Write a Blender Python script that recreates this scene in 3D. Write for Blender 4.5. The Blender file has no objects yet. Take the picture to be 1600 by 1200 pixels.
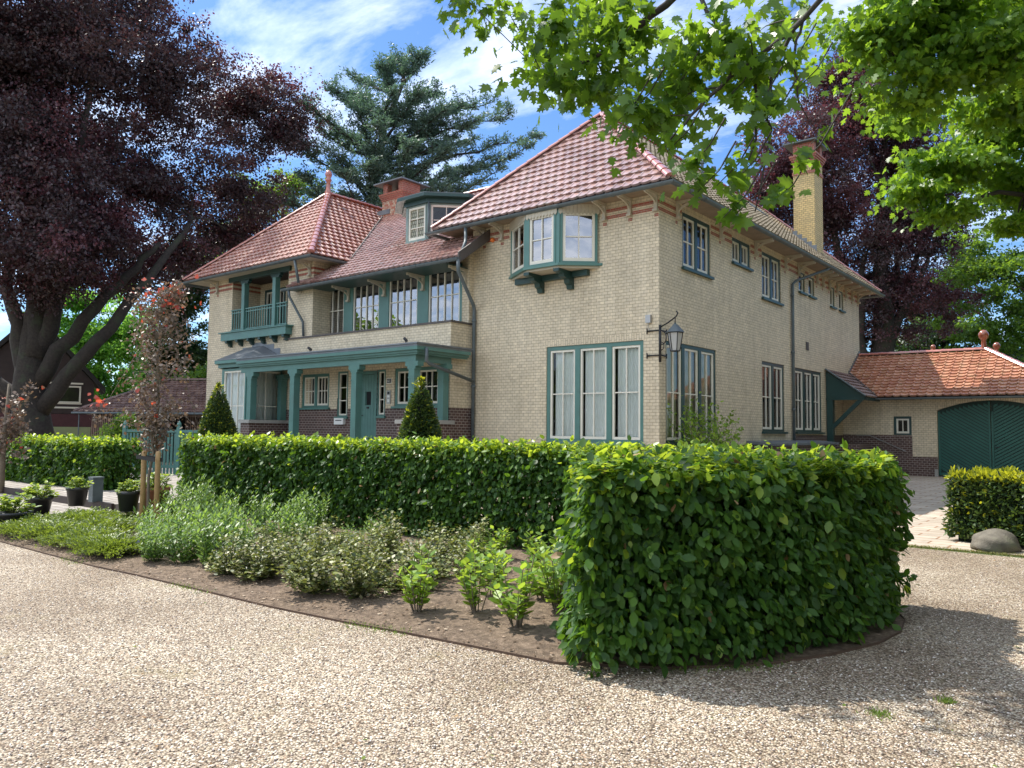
import bpy, math, random
import numpy as np
from mathutils import Vector, Matrix
PI = math.pi
S = bpy.context.scene
COL = S.collection
# ------------------------------------------------------------------ camera
FL, YAW, PITCH, ROLL = 1205.0, math.radians(-39.2), math.radians(3.4), math.radians(0.59)
CAMZ = 1.6
fw = Vector((math.sin(YAW)*math.cos(PITCH), math.cos(YAW)*math.cos(PITCH), math.sin(PITCH)))
r0 = Vector((math.cos(YAW), -math.sin(YAW), 0)); u0 = r0.cross(fw)
rt = math.cos(ROLL)*r0 + math.sin(ROLL)*u0
up = -math.sin(ROLL)*r0 + math.cos(ROLL)*u0
cam_d = bpy.data.cameras.new('camera'); cam = bpy.data.objects.new('camera', cam_d); COL.objects.link(cam)
m = Matrix((rt, up, -fw)).transposed().to_4x4(); m.translation = Vector((0, 0, CAMZ)); cam.matrix_world = m
cam_d.sensor_fit = 'HORIZONTAL'; cam_d.sensor_width = 36.0; cam_d.lens = FL/1600*36.0
cam_d.clip_start = 0.1; cam_d.clip_end = 3000
S.camera = cam
def at(px, py, depth):
    """point seen at a pixel of the 1600x1200 photograph, a given distance away (metres along the ground view axis)"""
    d = rt*((px-800)/FL) + up*((600-py)/FL) + fw
    h = d.x*math.sin(YAW) + d.y*math.cos(YAW)
    return Vector((0, 0, CAMZ)) + d*(depth/h)
# ------------------------------------------------------------------ world, sun, exposure
SUN_EL, SUN_AZ = math.radians(56), math.atan2(-0.985, -0.10)      # azimuth from +Y towards +X
W = bpy.data.worlds.new('World'); S.world = W; W.use_nodes = True
def build_world():
    nt = W.node_tree; N = nt.nodes; L = nt.links; N.clear()
    out = N.new('ShaderNodeOutputWorld'); bg = N.new('ShaderNodeBackground')
    sky = N.new('ShaderNodeTexSky'); sky.sky_type = 'NISHITA'; sky.sun_disc = False
    sky.sun_elevation = SUN_EL; sky.sun_rotation = SUN_AZ; sky.air_density = 1.0; sky.dust_density = 0.6; sky.ozone_density = 2.0
    tc = N.new('ShaderNodeTexCoord'); sep = N.new('ShaderNodeSeparateXYZ'); L.new(tc.outputs['Generated'], sep.inputs[0])
    add = N.new('ShaderNodeMath'); add.operation = 'ADD'; add.inputs[1].default_value = 0.12; L.new(sep.outputs['Z'], add.inputs[0])
    mx = N.new('ShaderNodeMath'); mx.operation = 'MAXIMUM'; mx.inputs[1].default_value = 0.05; L.new(add.outputs[0], mx.inputs[0])
    dv = N.new('ShaderNodeVectorMath'); dv.operation = 'DIVIDE'
    cb = N.new('ShaderNodeCombineXYZ'); cb.inputs[2].default_value = 1
    L.new(mx.outputs[0], cb.inputs[0]); L.new(mx.outputs[0], cb.inputs[1])
    L.new(tc.outputs['Generated'], dv.inputs[0]); L.new(cb.outputs[0], dv.inputs[1])
    n1 = N.new('ShaderNodeTexNoise'); n1.inputs['Scale'].default_value = 1.6; n1.inputs['Detail'].default_value = 9
    n1.inputs['Roughness'].default_value = 0.62; n1.inputs['Distortion'].default_value = 0.25
    mp = N.new('ShaderNodeMapping'); mp.inputs['Location'].default_value = (CLX, CLY, 0); mp.inputs['Scale'].default_value = (1.0, 1.9, 0.0); mp.inputs['Rotation'].default_value = (0, 0, CLR)
    L.new(dv.outputs[0], mp.inputs[0]); L.new(mp.outputs[0], n1.inputs['Vector'])
    rmp = N.new('ShaderNodeValToRGB'); rmp.color_ramp.elements[0].position = 0.41; rmp.color_ramp.elements[1].position = 0.76
    dt = N.new('ShaderNodeVectorMath'); dt.operation = 'DOT_PRODUCT'; dt.inputs[1].default_value = CLD; L.new(tc.outputs['Generated'], dt.inputs[0])
    ma = N.new('ShaderNodeMath'); ma.operation = 'MULTIPLY_ADD'; ma.inputs[1].default_value = 0.17; L.new(dt.outputs['Value'], ma.inputs[0]); L.new(n1.outputs['Fac'], ma.inputs[2])
    L.new(ma.outputs[0], rmp.inputs[0])
    n2 = N.new('ShaderNodeTexNoise'); n2.inputs['Scale'].default_value = 5; n2.inputs['Detail'].default_value = 6
    L.new(mp.outputs[0], n2.inputs['Vector'])
    cc = N.new('ShaderNodeValToRGB'); cc.color_ramp.elements[0].color = (4.4, 5.0, 6.0, 1); cc.color_ramp.elements[1].color = (7.6, 7.8, 8.2, 1)
    cc.color_ramp.elements[0].position = 0.3; cc.color_ramp.elements[1].position = 0.7
    L.new(n2.outputs['Fac'], cc.inputs[0])
    tint = N.new('ShaderNodeMix'); tint.data_type = 'RGBA'; tint.blend_type = 'MULTIPLY'; tint.inputs['Factor'].default_value = 1
    tint.inputs['B'].default_value = (0.38, 0.52, 0.68, 1); L.new(sky.outputs[0], tint.inputs['A'])
    mix = N.new('ShaderNodeMix'); mix.data_type = 'RGBA'
    L.new(rmp.outputs[0], mix.inputs['Factor']); L.new(tint.outputs['Result'], mix.inputs['A']); L.new(cc.outputs[0], mix.inputs['B'])
    L.new(mix.outputs['Result'], bg.inputs[0]); bg.inputs[1].default_value = 0.15
    L.new(bg.outputs[0], out.inputs[0])
CLX, CLY, CLR = 2.2, 14.1, 1.5
CLD = (0.05, -0.80, 0.60)      # cloud cover made heavier out of view, behind and overhead, as bright fill
build_world()
sd = bpy.data.lights.new('sun', 'SUN'); sd.energy = 3.8; sd.angle = math.radians(0.55); sd.color = (1.0, 0.95, 0.86)
sun = bpy.data.objects.new('sun', sd); COL.objects.link(sun)
sdir = Vector((math.sin(SUN_AZ)*math.cos(SUN_EL), math.cos(SUN_AZ)*math.cos(SUN_EL), math.sin(SUN_EL)))
sun.rotation_euler = sdir.to_track_quat('Z', 'Y').to_euler(); sun.location = (0, 0, 30)
S.view_settings.view_transform = 'Standard'; S.view_settings.look = 'None'
S.view_settings.exposure = 1.0; S.view_settings.gamma = 1.0
S.render.engine = 'CYCLES'
S.cycles.max_bounces = 7; S.cycles.diffuse_bounces = 3; S.cycles.glossy_bounces = 3; S.cycles.transmission_bounces = 4; S.cycles.transparent_max_bounces = 12
S.cycles.sample_clamp_indirect = 6
S.cycles.use_denoising = True

# ------------------------------------------------------------------ materials
def newmat(name):
    mt = bpy.data.materials.new(name); mt.use_nodes = True
    nt = mt.node_tree; return mt, nt, nt.nodes, nt.links, nt.nodes['Principled BSDF']
def ramp(N, stops):
    r = N.new('ShaderNodeValToRGB'); e = r.color_ramp.elements
    while len(e) > 1: e.remove(e[-1])
    e[0].position = stops[0][0]; e[0].color = (*stops[0][1], 1)
    for p, c in stops[1:]:
        x = e.new(p); x.color = (*c, 1)
    return r
def mixc(N, L, a, b, fac, mode='MIX'):
    x = N.new('ShaderNodeMix'); x.data_type = 'RGBA'; x.blend_type = mode
    for k, v in (('A', a), ('B', b)):
        if isinstance(v, tuple): x.inputs[k].default_value = (*v, 1)
        else: L.new(v, x.inputs[k])
    if isinstance(fac, (int, float)): x.inputs['Factor'].default_value = fac
    else: L.new(fac, x.inputs['Factor'])
    return x.outputs['Result']
def noise(N, L, scale, detail=4, vec=None, rough=0.55):
    n = N.new('ShaderNodeTexNoise'); n.inputs['Scale'].default_value = scale; n.inputs['Detail'].default_value = detail
    n.inputs['Roughness'].default_value = rough
    if vec is not None: L.new(vec, n.inputs['Vector'])
    return n.outputs['Fac']
def objco(N): return N.new('ShaderNodeTexCoord').outputs['Object']
def bump(N, L, h, bs, strength=0.5, dist=0.01):
    b = N.new('ShaderNodeBump'); b.inputs['Strength'].default_value = strength; b.inputs['Distance'].default_value = dist
    L.new(h, b.inputs['Height']); L.new(b.outputs[0], bs.inputs['Normal']); return b
def plain(name, c, rough=0.6, var=0.25, scale=6, metal=0.0, spec=0.5, bmp=0.0, coat=0.0, grime=None):
    mt, nt, N, L, bs = newmat(name)
    co = objco(N); nz = noise(N, L, scale, 5, co)
    r = ramp(N, [(0.25, tuple(x*(1-var) for x in c)), (0.75, tuple(min(1, x*(1+var)) for x in c))])
    L.new(nz, r.inputs[0]); res = r.outputs[0]
    if grime:
        n2 = noise(N, L, 1.3, 7, co, 0.7); rr = ramp(N, [(0.52, (0, 0, 0)), (0.72, (1, 1, 1))]); L.new(n2, rr.inputs[0])
        res = mixc(N, L, res, grime, rr.outputs[0])
    L.new(res, bs.inputs['Base Color'])
    bs.inputs['Roughness'].default_value = rough; bs.inputs['Metallic'].default_value = metal; bs.inputs['Specular IOR Level'].default_value = spec
    bs.inputs['Coat Weight'].default_value = coat; bs.inputs['Coat Roughness'].default_value = 0.1
    if bmp: bump(N, L, noise(N, L, scale*6, 4, co), bs, bmp, 0.01)
    return mt
def brick(name, c1, c2, mortar, bw=0.17, rh=0.083, ms=0.007, rough=0.55, spec=0.4, dirt=(0.30, 0.27, 0.2), vert=False, off=0.5, seed=0.0):
    mt, nt, N, L, bs = newmat(name)
    sp = N.new('ShaderNodeSeparateXYZ'); L.new(objco(N), sp.inputs[0])
    ad = N.new('ShaderNodeMath'); ad.operation = 'ADD'; L.new(sp.outputs['X'], ad.inputs[0]); L.new(sp.outputs['Y'], ad.inputs[1])
    cb = N.new('ShaderNodeCombineXYZ')
    L.new(ad.outputs[0], cb.inputs[1 if vert else 0]); L.new(sp.outputs['Z'], cb.inputs[0 if vert else 1])
    bt = N.new('ShaderNodeTexBrick'); L.new(cb.outputs[0], bt.inputs['Vector'])
    bt.inputs['Color1'].default_value = (*c1, 1); bt.inputs['Color2'].default_value = (*c2, 1); bt.inputs['Mortar'].default_value = (*mortar, 1)
    bt.inputs['Scale'].default_value = 1; bt.inputs['Brick Width'].default_value = bw; bt.inputs['Row Height'].default_value = rh
    bt.inputs['Mortar Size'].default_value = ms; bt.inputs['Mortar Smooth'].default_value = 0.15; bt.offset = off; bt.inputs['Bias'].default_value = -0.1
    co = objco(N)
    n = noise(N, L, 0.8, 8, co, 0.68); rr = ramp(N, [(0.45, (0, 0, 0)), (0.80, (0.4, 0.4, 0.4))]); L.new(n, rr.inputs[0])
    c = mixc(N, L, bt.outputs['Color'], dirt, rr.outputs[0])
    mp = N.new('ShaderNodeMapping'); mp.inputs['Scale'].default_value = (3.2, 3.2, 0.22); L.new(co, mp.inputs[0])
    n5 = noise(N, L, 1.0, 6, mp.outputs[0], 0.7); r5 = ramp(N, [(0.35, (1.05, 1.05, 1.05)), (0.58, (0.95, 0.94, 0.92)), (0.75, (0.78, 0.76, 0.72))]); L.new(n5, r5.inputs[0])
    c = mixc(N, L, c, r5.outputs[0], 1.0, 'MULTIPLY')
    n6 = noise(N, L, 5.5, 2, cb.outputs[0]); r6 = ramp(N, [(0.35, (0.93, 0.93, 0.93)), (0.65, (1.05, 1.05, 1.04))]); L.new(n6, r6.inputs[0])
    c = mixc(N, L, c, r6.outputs[0], 1.0, 'MULTIPLY')
    n2 = noise(N, L, 14, 3, co); r2 = ramp(N, [(0.3, (0.88, 0.88, 0.88)), (0.7, (1.08, 1.07, 1.05))]); L.new(n2, r2.inputs[0])
    c = mixc(N, L, c, r2.outputs[0], 1.0, 'MULTIPLY')
    L.new(c, bs.inputs['Base Color'])
    rg = N.new('ShaderNodeMapRange'); L.new(bt.outputs['Fac'], rg.inputs[0]); rg.inputs[3].default_value = rough; rg.inputs[4].default_value = 0.9
    L.new(rg.outputs[0], bs.inputs['Roughness']); bs.inputs['Specular IOR Level'].default_value = spec
    inv = N.new('ShaderNodeMath'); inv.operation = 'SUBTRACT'; inv.inputs[0].default_value = 1; L.new(bt.outputs['Fac'], inv.inputs[1])
    bump(N, L, inv.outputs[0], bs, 0.6, 0.006)
    return mt
def tile_mat(name, cols, rough=0.3, coat=0.5, moss=None):
    mt, nt, N, L, bs = newmat(name)
    a = N.new('ShaderNodeAttribute'); a.attribute_name = 'var'
    n = len(cols); r = ramp(N, [(i/(n-1), c) for i, c in enumerate(cols)]); L.new(a.outputs['Fac'], r.inputs[0])
    co = objco(N); nz = noise(N, L, 9, 6, co, 0.7); r2 = ramp(N, [(0.3, (0.7, 0.7, 0.7)), (0.7, (1.1, 1.1, 1.1))]); L.new(nz, r2.inputs[0])
    c = mixc(N, L, r.outputs[0], r2.outputs[0], 1.0, 'MULTIPLY')
    if moss:
        n3 = noise(N, L, 3.5, 8, co, 0.75); r3 = ramp(N, [(0.5, (0, 0, 0)), (0.68, (0.85, 0.85, 0.85))]); L.new(n3, r3.inputs[0])
        c = mixc(N, L, c, moss, r3.outputs[0])
    L.new(c, bs.inputs['Base Color']); bs.inputs['Roughness'].default_value = rough
    bs.inputs['Coat Weight'].default_value = coat; bs.inputs['Coat Roughness'].default_value = 0.22
    bump(N, L, noise(N, L, 30, 3, co), bs, 0.25, 0.01)
    return mt
def leaf_mat(name, cols, trans, tw=0.4, rough=0.45, spec=0.4):
    mt, nt, N, L, bs = newmat(name)
    a = N.new('ShaderNodeAttribute'); a.attribute_name = 'var'
    n = len(cols); r = ramp(N, [(i/(n-1), c) for i, c in enumerate(cols)]); L.new(a.outputs['Fac'], r.inputs[0])
    L.new(r.outputs[0], bs.inputs['Base Color']); bs.inputs['Roughness'].default_value = rough; bs.inputs['Specular IOR Level'].default_value = spec
    t = N.new('ShaderNodeBsdfTranslucent'); rr = ramp(N, [(0, tuple(x*0.75 for x in trans)), (1, tuple(min(1, x*1.35) for x in trans))])
    L.new(a.outputs['Fac'], rr.inputs[0]); L.new(rr.outputs[0], t.inputs[0])
    mx = N.new('ShaderNodeMixShader'); mx.inputs[0].default_value = tw
    L.new(bs.outputs[0], mx.inputs[1]); L.new(t.outputs[0], mx.inputs[2])
    L.new(mx.outputs[0], N['Material Output'].inputs[0])
    return mt
def glass_mat(name, ior=1.55, tint=(0.9, 0.93, 0.91)):
    mt, nt, N, L, bs = newmat(name); N.remove(bs)
    fr = N.new('ShaderNodeFresnel'); fr.inputs[0].default_value = ior
    co = objco(N); nz = noise(N, L, 1.1, 2, co)
    b = N.new('ShaderNodeBump'); b.inputs['Strength'].default_value = 0.06; b.inputs['Distance'].default_value = 0.05; L.new(nz, b.inputs['Height'])
    tr = N.new('ShaderNodeBsdfTransparent'); tr.inputs[0].default_value = (*tint, 1)
    gl = N.new('ShaderNodeBsdfGlossy'); gl.inputs['Roughness'].default_value = 0.01; gl.inputs[0].default_value = (0.95, 0.96, 1, 1)
    L.new(b.outputs[0], gl.inputs['Normal'])
    mx = N.new('ShaderNodeMixShader'); L.new(fr.outputs[0], mx.inputs[0]); L.new(tr.outputs[0], mx.inputs[1]); L.new(gl.outputs[0], mx.inputs[2])
    L.new(mx.outputs[0], N['Material Output'].inputs[0]); return mt
M = {}
M['cream'] = brick('cream_brick', (0.73, 0.64, 0.475), (0.64, 0.555, 0.405), (0.38, 0.315, 0.225), ms=0.0062)
M['creamv'] = brick('cream_brick_upright', (0.73, 0.64, 0.475), (0.64, 0.555, 0.405), (0.38, 0.315, 0.225), ms=0.0062, vert=True, bw=0.19, rh=0.075)
M['yellow'] = brick('sunlit_yellow_brick', (0.72, 0.53, 0.24), (0.60, 0.45, 0.20), (0.2, 0.15, 0.08))  # yellower than the walls: warm sunlight on the chimney is put into the colour
M['brown'] = brick('brown_brick', (0.075, 0.038, 0.034), (0.12, 0.062, 0.052), (0.34, 0.30, 0.27), ms=0.009, dirt=(0.06, 0.05, 0.045))
M['red'] = brick('red_brick', (0.40, 0.115, 0.075), (0.33, 0.09, 0.06), (0.42, 0.32, 0.25), dirt=(0.2, 0.1, 0.07))
M['checker'] = brick('checker_brick', (0.42, 0.13, 0.08), (0.6, 0.52, 0.38), (0.35, 0.27, 0.2), bw=0.11, rh=0.09)
M['tile'] = tile_mat('glazed_red_tile', [(0.25, 0.125, 0.105), (0.36, 0.20, 0.17), (0.45, 0.27, 0.235), (0.30, 0.17, 0.15)], 0.28, 0.9, moss=(0.20, 0.16, 0.12))
M['tile2'] = tile_mat('glazed_red_tile_bright', [(0.30, 0.105, 0.07), (0.38, 0.145, 0.10), (0.46, 0.20, 0.14)], 0.30, 0.7, moss=(0.24, 0.16, 0.11))
M['tileg'] = tile_mat('orange_tile', [(0.36, 0.145, 0.08), (0.47, 0.21, 0.125), (0.56, 0.29, 0.18)], 0.38, 0.3, moss=(0.34, 0.22, 0.12))
M['tilee'] = tile_mat('lichened_tile', [(0.24, 0.19, 0.13), (0.32, 0.26, 0.18), (0.40, 0.33, 0.24)], 0.6, 0.1, moss=(0.36, 0.32, 0.22))
M['tiles'] = tile_mat('dark_tile', [(0.12, 0.07, 0.06), (0.2, 0.12, 0.1), (0.26, 0.17, 0.14)], 0.4, 0.3)
M['cap'] = tile_mat('glazed_ridge_tile', [(0.42, 0.13, 0.09), (0.50, 0.19, 0.14)], 0.16, 1.0)
M['zinc'] = plain('zinc', (0.10, 0.125, 0.135), 0.5, 0.25, 5, 0.1, 0.5, 0.1)
M['lead'] = plain('lead_sheet', (0.17, 0.19, 0.21), 0.45, 0.2, 3, 0.3, 0.5, 0.1)
M['coping'] = plain('dark_coping', (0.085, 0.072, 0.065), 0.6, 0.2, 4)
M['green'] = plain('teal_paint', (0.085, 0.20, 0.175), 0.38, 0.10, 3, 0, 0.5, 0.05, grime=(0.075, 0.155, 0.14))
M['dgreen'] = plain('shaded_teal_paint', (0.018, 0.055, 0.050), 0.4, 0.12, 3, 0, 0.5, 0.05)  # teal darkened: shade on east frames and other woodwork is put into the colour
M['gdoor'] = plain('garage_green_paint', (0.018, 0.10, 0.08), 0.45, 0.15, 2, 0, 0.4, 0.05)
M['gdoord'] = plain('door_groove', (0.006, 0.03, 0.025), 0.7, 0.1, 3)  # darker copy of the door green: shade in the gaps put into the colour
M['white'] = plain('cream_white_paint', (0.74, 0.71, 0.60), 0.45, 0.05, 3)
M['pinkw'] = plain('pale_frame_paint', (0.70, 0.62, 0.54), 0.45, 0.05, 3)
M['soffit'] = plain('cream_soffit', (0.50, 0.45, 0.35), 0.6, 0.1, 3)
M['soffitd'] = plain('stained_soffit_boards', (0.26, 0.20, 0.14), 0.7, 0.2, 3)
M['glass'] = glass_mat('window_glass')
M['glassr'] = glass_mat('upper_window_glass', 3.6)
M['lglass'] = plain('frosted_glass', (0.42, 0.43, 0.42), 0.25, 0.05, 4)
M['leaded'] = brick('leaded_glass', (0.30, 0.31, 0.22), (0.36, 0.36, 0.27), (0.03, 0.03, 0.03), bw=0.10, rh=0.13, ms=0.010, rough=0.15, off=0.5, dirt=(0.26, 0.28, 0.2))
M['curtain'] = plain('white_curtain', (0.92, 0.95, 0.92), 0.8, 0.03, 3)
M['dark'] = plain('dark_interior', (0.03, 0.03, 0.03), 0.9, 0.3, 2)
M['wood'] = plain('stake_wood', (0.42, 0.27, 0.12), 0.7, 0.25, 8, bmp=0.2)
M['log'] = plain('weathered_slats', (0.17, 0.11, 0.08), 0.8, 0.45, 4, bmp=0.3)
M['darkwood'] = plain('dark_cladding', (0.035, 0.022, 0.02), 0.6, 0.3, 3)
M['maroon'] = plain('maroon_cladding', (0.075, 0.022, 0.025), 0.6, 0.2, 3)
M['paleg'] = plain('pale_green_door', (0.30, 0.34, 0.16), 0.6, 0.06, 3)
M['iron'] = plain('black_iron', (0.022, 0.023, 0.026), 0.45, 0.2, 5, 0.3)
M['plastic'] = plain('black_plastic', (0.035, 0.037, 0.042), 0.4, 0.15, 4)
M['terra'] = plain('terracotta', (0.33, 0.135, 0.08), 0.7, 0.2, 4, grime=(0.28, 0.2, 0.15))
M['rust'] = plain('glazed_brown_clay', (0.25, 0.08, 0.045), 0.25, 0.2, 4, coat=0.6)
M['concrete'] = plain('concrete', (0.34, 0.33, 0.30), 0.85, 0.12, 5, bmp=0.2, grime=(0.22, 0.22, 0.19))
M['steel'] = plain('brushed_steel', (0.42, 0.42, 0.41), 0.35, 0.08, 6, 0.6)
M['pwhite'] = plain('white_enamel', (0.8, 0.8, 0.76), 0.3, 0.03, 3)
M['orange'] = plain('orange_plastic', (0.8, 0.2, 0.04), 0.25, 0.05, 3)
M['rock'] = plain('boulder', (0.13, 0.115, 0.09), 0.85, 0.4, 9, bmp=1.0, grime=(0.12, 0.13, 0.07))
M['bark'] = plain('bark', (0.038, 0.031, 0.025), 0.9, 0.45, 9, bmp=0.8, grime=(0.05, 0.065, 0.035))
M['barkl'] = plain('pale_bark', (0.16, 0.13, 0.095), 0.85, 0.35, 8, bmp=0.5)
M['steeledge'] = plain('rusty_edging', (0.09, 0.055, 0.035), 0.8, 0.3, 10)
M['flower'] = plain('violet_petal', (0.22, 0.14, 0.75), 0.6, 0.1, 3)
# foliage
M['beech'] = leaf_mat('copper_leaf', [(0.038, 0.032, 0.036), (0.066, 0.048, 0.052), (0.105, 0.066, 0.068)], (0.13, 0.045, 0.045), 0.25)  # greyer and lighter: haze over the crown is put into the leaf colour
M['beechr'] = leaf_mat('copper_leaf_red', [(0.045, 0.025, 0.030), (0.085, 0.038, 0.048), (0.14, 0.062, 0.07)], (0.20, 0.05, 0.06), 0.28)
M['cedar'] = leaf_mat('cedar_needle', [(0.08, 0.13, 0.115), (0.13, 0.20, 0.17), (0.20, 0.28, 0.225)], (0.12, 0.22, 0.11), 0.3)
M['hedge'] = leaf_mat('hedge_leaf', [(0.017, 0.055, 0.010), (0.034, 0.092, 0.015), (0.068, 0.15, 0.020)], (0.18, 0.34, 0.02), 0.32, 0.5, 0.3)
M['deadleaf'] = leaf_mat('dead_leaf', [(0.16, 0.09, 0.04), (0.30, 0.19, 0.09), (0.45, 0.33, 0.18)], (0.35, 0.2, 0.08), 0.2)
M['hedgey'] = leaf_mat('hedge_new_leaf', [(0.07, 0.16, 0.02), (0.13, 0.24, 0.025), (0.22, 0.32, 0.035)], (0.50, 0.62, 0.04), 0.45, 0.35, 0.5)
M['oak'] = leaf_mat('oak_leaf', [(0.025, 0.075, 0.012), (0.05, 0.12, 0.015), (0.08, 0.17, 0.02)], (0.30, 0.48, 0.03), 0.45, 0.4, 0.4)
M['maple'] = leaf_mat('maple_leaf', [(0.035, 0.10, 0.014), (0.065, 0.16, 0.02), (0.11, 0.22, 0.03)], (0.33, 0.52, 0.03), 0.46, 0.4, 0.4)
M['gtree'] = leaf_mat('green_leaf', [(0.02, 0.06, 0.012), (0.045, 0.11, 0.018), (0.09, 0.18, 0.03)], (0.25, 0.40, 0.03), 0.4)
M['larch'] = leaf_mat('larch_leaf', [(0.06, 0.16, 0.03), (0.10, 0.25, 0.045), (0.16, 0.34, 0.06)], (0.30, 0.58, 0.06), 0.5)
M['dtree'] = leaf_mat('dark_leaf', [(0.010, 0.028, 0.012), (0.02, 0.05, 0.018), (0.04, 0.08, 0.02)], (0.10, 0.18, 0.03), 0.3)
M['yew'] = leaf_mat('yew_needle', [(0.022, 0.050, 0.020), (0.04, 0.080, 0.026), (0.09, 0.13, 0.03)], (0.14, 0.22, 0.03), 0.2)
M['yewy'] = leaf_mat('yew_new_sunlit_needle', [(0.16, 0.20, 0.015), (0.30, 0.33, 0.02), (0.42, 0.42, 0.03)], (0.6, 0.6, 0.03), 0.4)  # new-growth yellow, with sunlight on the hedge top put into it
M['herb'] = leaf_mat('herb_leaf', [(0.05, 0.13, 0.025), (0.11, 0.22, 0.045), (0.26, 0.36, 0.15)], (0.32, 0.48, 0.07), 0.35)
M['shrub'] = leaf_mat('azalea_leaf', [(0.03, 0.055, 0.022), (0.09, 0.12, 0.035), (0.22, 0.26, 0.06), (0.42, 0.37, 0.24)], (0.30, 0.33, 0.06), 0.25)
M['young'] = leaf_mat('young_shrub_leaf', [(0.06, 0.15, 0.02), (0.13, 0.24, 0.03), (0.24, 0.36, 0.05)], (0.42, 0.56, 0.05), 0.4)
M['juniper'] = leaf_mat('ground_cover_leaf', [(0.06, 0.11, 0.02), (0.12, 0.18, 0.03), (0.20, 0.25, 0.04)], (0.3, 0.4, 0.04), 0.3)
M['redmap'] = leaf_mat('bronze_leaf', [(0.13, 0.11, 0.085), (0.22, 0.17, 0.135), (0.35, 0.28, 0.23)], (0.20, 0.11, 0.06), 0.25)
M['redtip'] = leaf_mat('red_tip_leaf', [(0.30, 0.05, 0.04), (0.5, 0.09, 0.06)], (0.7, 0.12, 0.06), 0.4)
M['pot'] = leaf_mat('pot_plant_leaf', [(0.06, 0.14, 0.02), (0.14, 0.24, 0.04), (0.26, 0.34, 0.08)], (0.40, 0.5, 0.06), 0.4)
M['drygrass'] = leaf_mat('dry_grass_blade', [(0.14, 0.15, 0.04), (0.24, 0.24, 0.07), (0.34, 0.31, 0.14)], (0.3, 0.34, 0.06), 0.3)
M['grass'] = leaf_mat('grass_blade', [(0.06, 0.12, 0.02), (0.12, 0.19, 0.03), (0.2, 0.26, 0.06)], (0.25, 0.38, 0.04), 0.3)
def gravel_mat():
    mt, nt, N, L, bs = newmat('pea_gravel'); co = objco(N)
    v = N.new('ShaderNodeTexVoronoi'); v.inputs['Scale'].default_value = 74; v.inputs['Randomness'].default_value = 1; L.new(co, v.inputs['Vector'])
    sp = N.new('ShaderNodeSeparateColor'); L.new(v.outputs['Color'], sp.inputs[0])
    r = ramp(N, [(0, (0.12, 0.10, 0.08)), (0.14, (0.26, 0.20, 0.15)), (0.32, (0.41, 0.33, 0.245)), (0.50, (0.51, 0.445, 0.34)), (0.68, (0.44, 0.385, 0.32)), (0.80, (0.66, 0.60, 0.49)), (0.92, (0.84, 0.81, 0.72)), (1, (0.43, 0.28, 0.18))])
    r.color_ramp.interpolation = 'LINEAR'; L.new(sp.outputs[0], r.inputs[0])
    e = ramp(N, [(0.35, (1, 1, 1)), (0.75, (0.30, 0.27, 0.25))])
    v2 = N.new('ShaderNodeMath'); v2.operation = 'MULTIPLY'; v2.inputs[1].default_value = 1.0; L.new(v.outputs['Distance'], v2.inputs[0]); L.new(v2.outputs[0], e.inputs[0])
    c = mixc(N, L, r.outputs[0], e.outputs[0], 1, 'MULTIPLY')
    n = noise(N, L, 0.55, 7, co, 0.65); rr = ramp(N, [(0.35, (0.80, 0.76, 0.72)), (0.65, (1.08, 1.06, 1.02))]); L.new(n, rr.inputs[0])
    c = mixc(N, L, c, rr.outputs[0], 1, 'MULTIPLY')
    n7 = noise(N, L, 0.28, 5, co, 0.6); r7 = ramp(N, [(0.40, (0.84, 0.80, 0.76)), (0.55, (1.06, 1.06, 1.06))]); L.new(n7, r7.inputs[0]); c = mixc(N, L, c, r7.outputs[0], 1, 'MULTIPLY')
    n3 = noise(N, L, 1.7, 8, co, 0.7); r3 = ramp(N, [(0.58, (0, 0, 0)), (0.72, (0.55, 0.55, 0.55))]); L.new(n3, r3.inputs[0])
    c = mixc(N, L, c, (0.24, 0.20, 0.10), r3.outputs[0])
    L.new(c, bs.inputs['Base Color']); bs.inputs['Roughness'].default_value = 0.75; bs.inputs['Specular IOR Level'].default_value = 0.3
    iv = N.new('ShaderNodeMath'); iv.operation = 'SUBTRACT'; iv.inputs[0].default_value = 1; L.new(v.outputs['Distance'], iv.inputs[1])
    bump(N, L, iv.outputs[0], bs, 1.0, 0.012); return mt
M['gravel'] = gravel_mat()
def soil_mat():
    mt, nt, N, L, bs = newmat('garden_soil'); co = objco(N)
    n = noise(N, L, 14, 9, co, 0.75); r = ramp(N, [(0.3, (0.05, 0.034, 0.023)), (0.46, (0.15, 0.105, 0.07)), (0.6, (0.25, 0.18, 0.125)), (0.75, (0.42, 0.33, 0.25))]); L.new(n, r.inputs[0])
    v = N.new('ShaderNodeTexVoronoi'); v.inputs['Scale'].default_value = 22; L.new(co, v.inputs['Vector'])
    e = ramp(N, [(0.0, (1, 1, 1)), (0.09, (0, 0, 0))]); L.new(v.outputs['Distance'], e.inputs[0])
    c = mixc(N, L, r.outputs[0], (0.40, 0.35, 0.29), e.outputs[0])
    L.new(c, bs.inputs['Base Color']); bs.inputs['Roughness'].default_value = 0.95
    bump(N, L, n, bs, 1.0, 0.05); return mt
M['soil'] = soil_mat()
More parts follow.
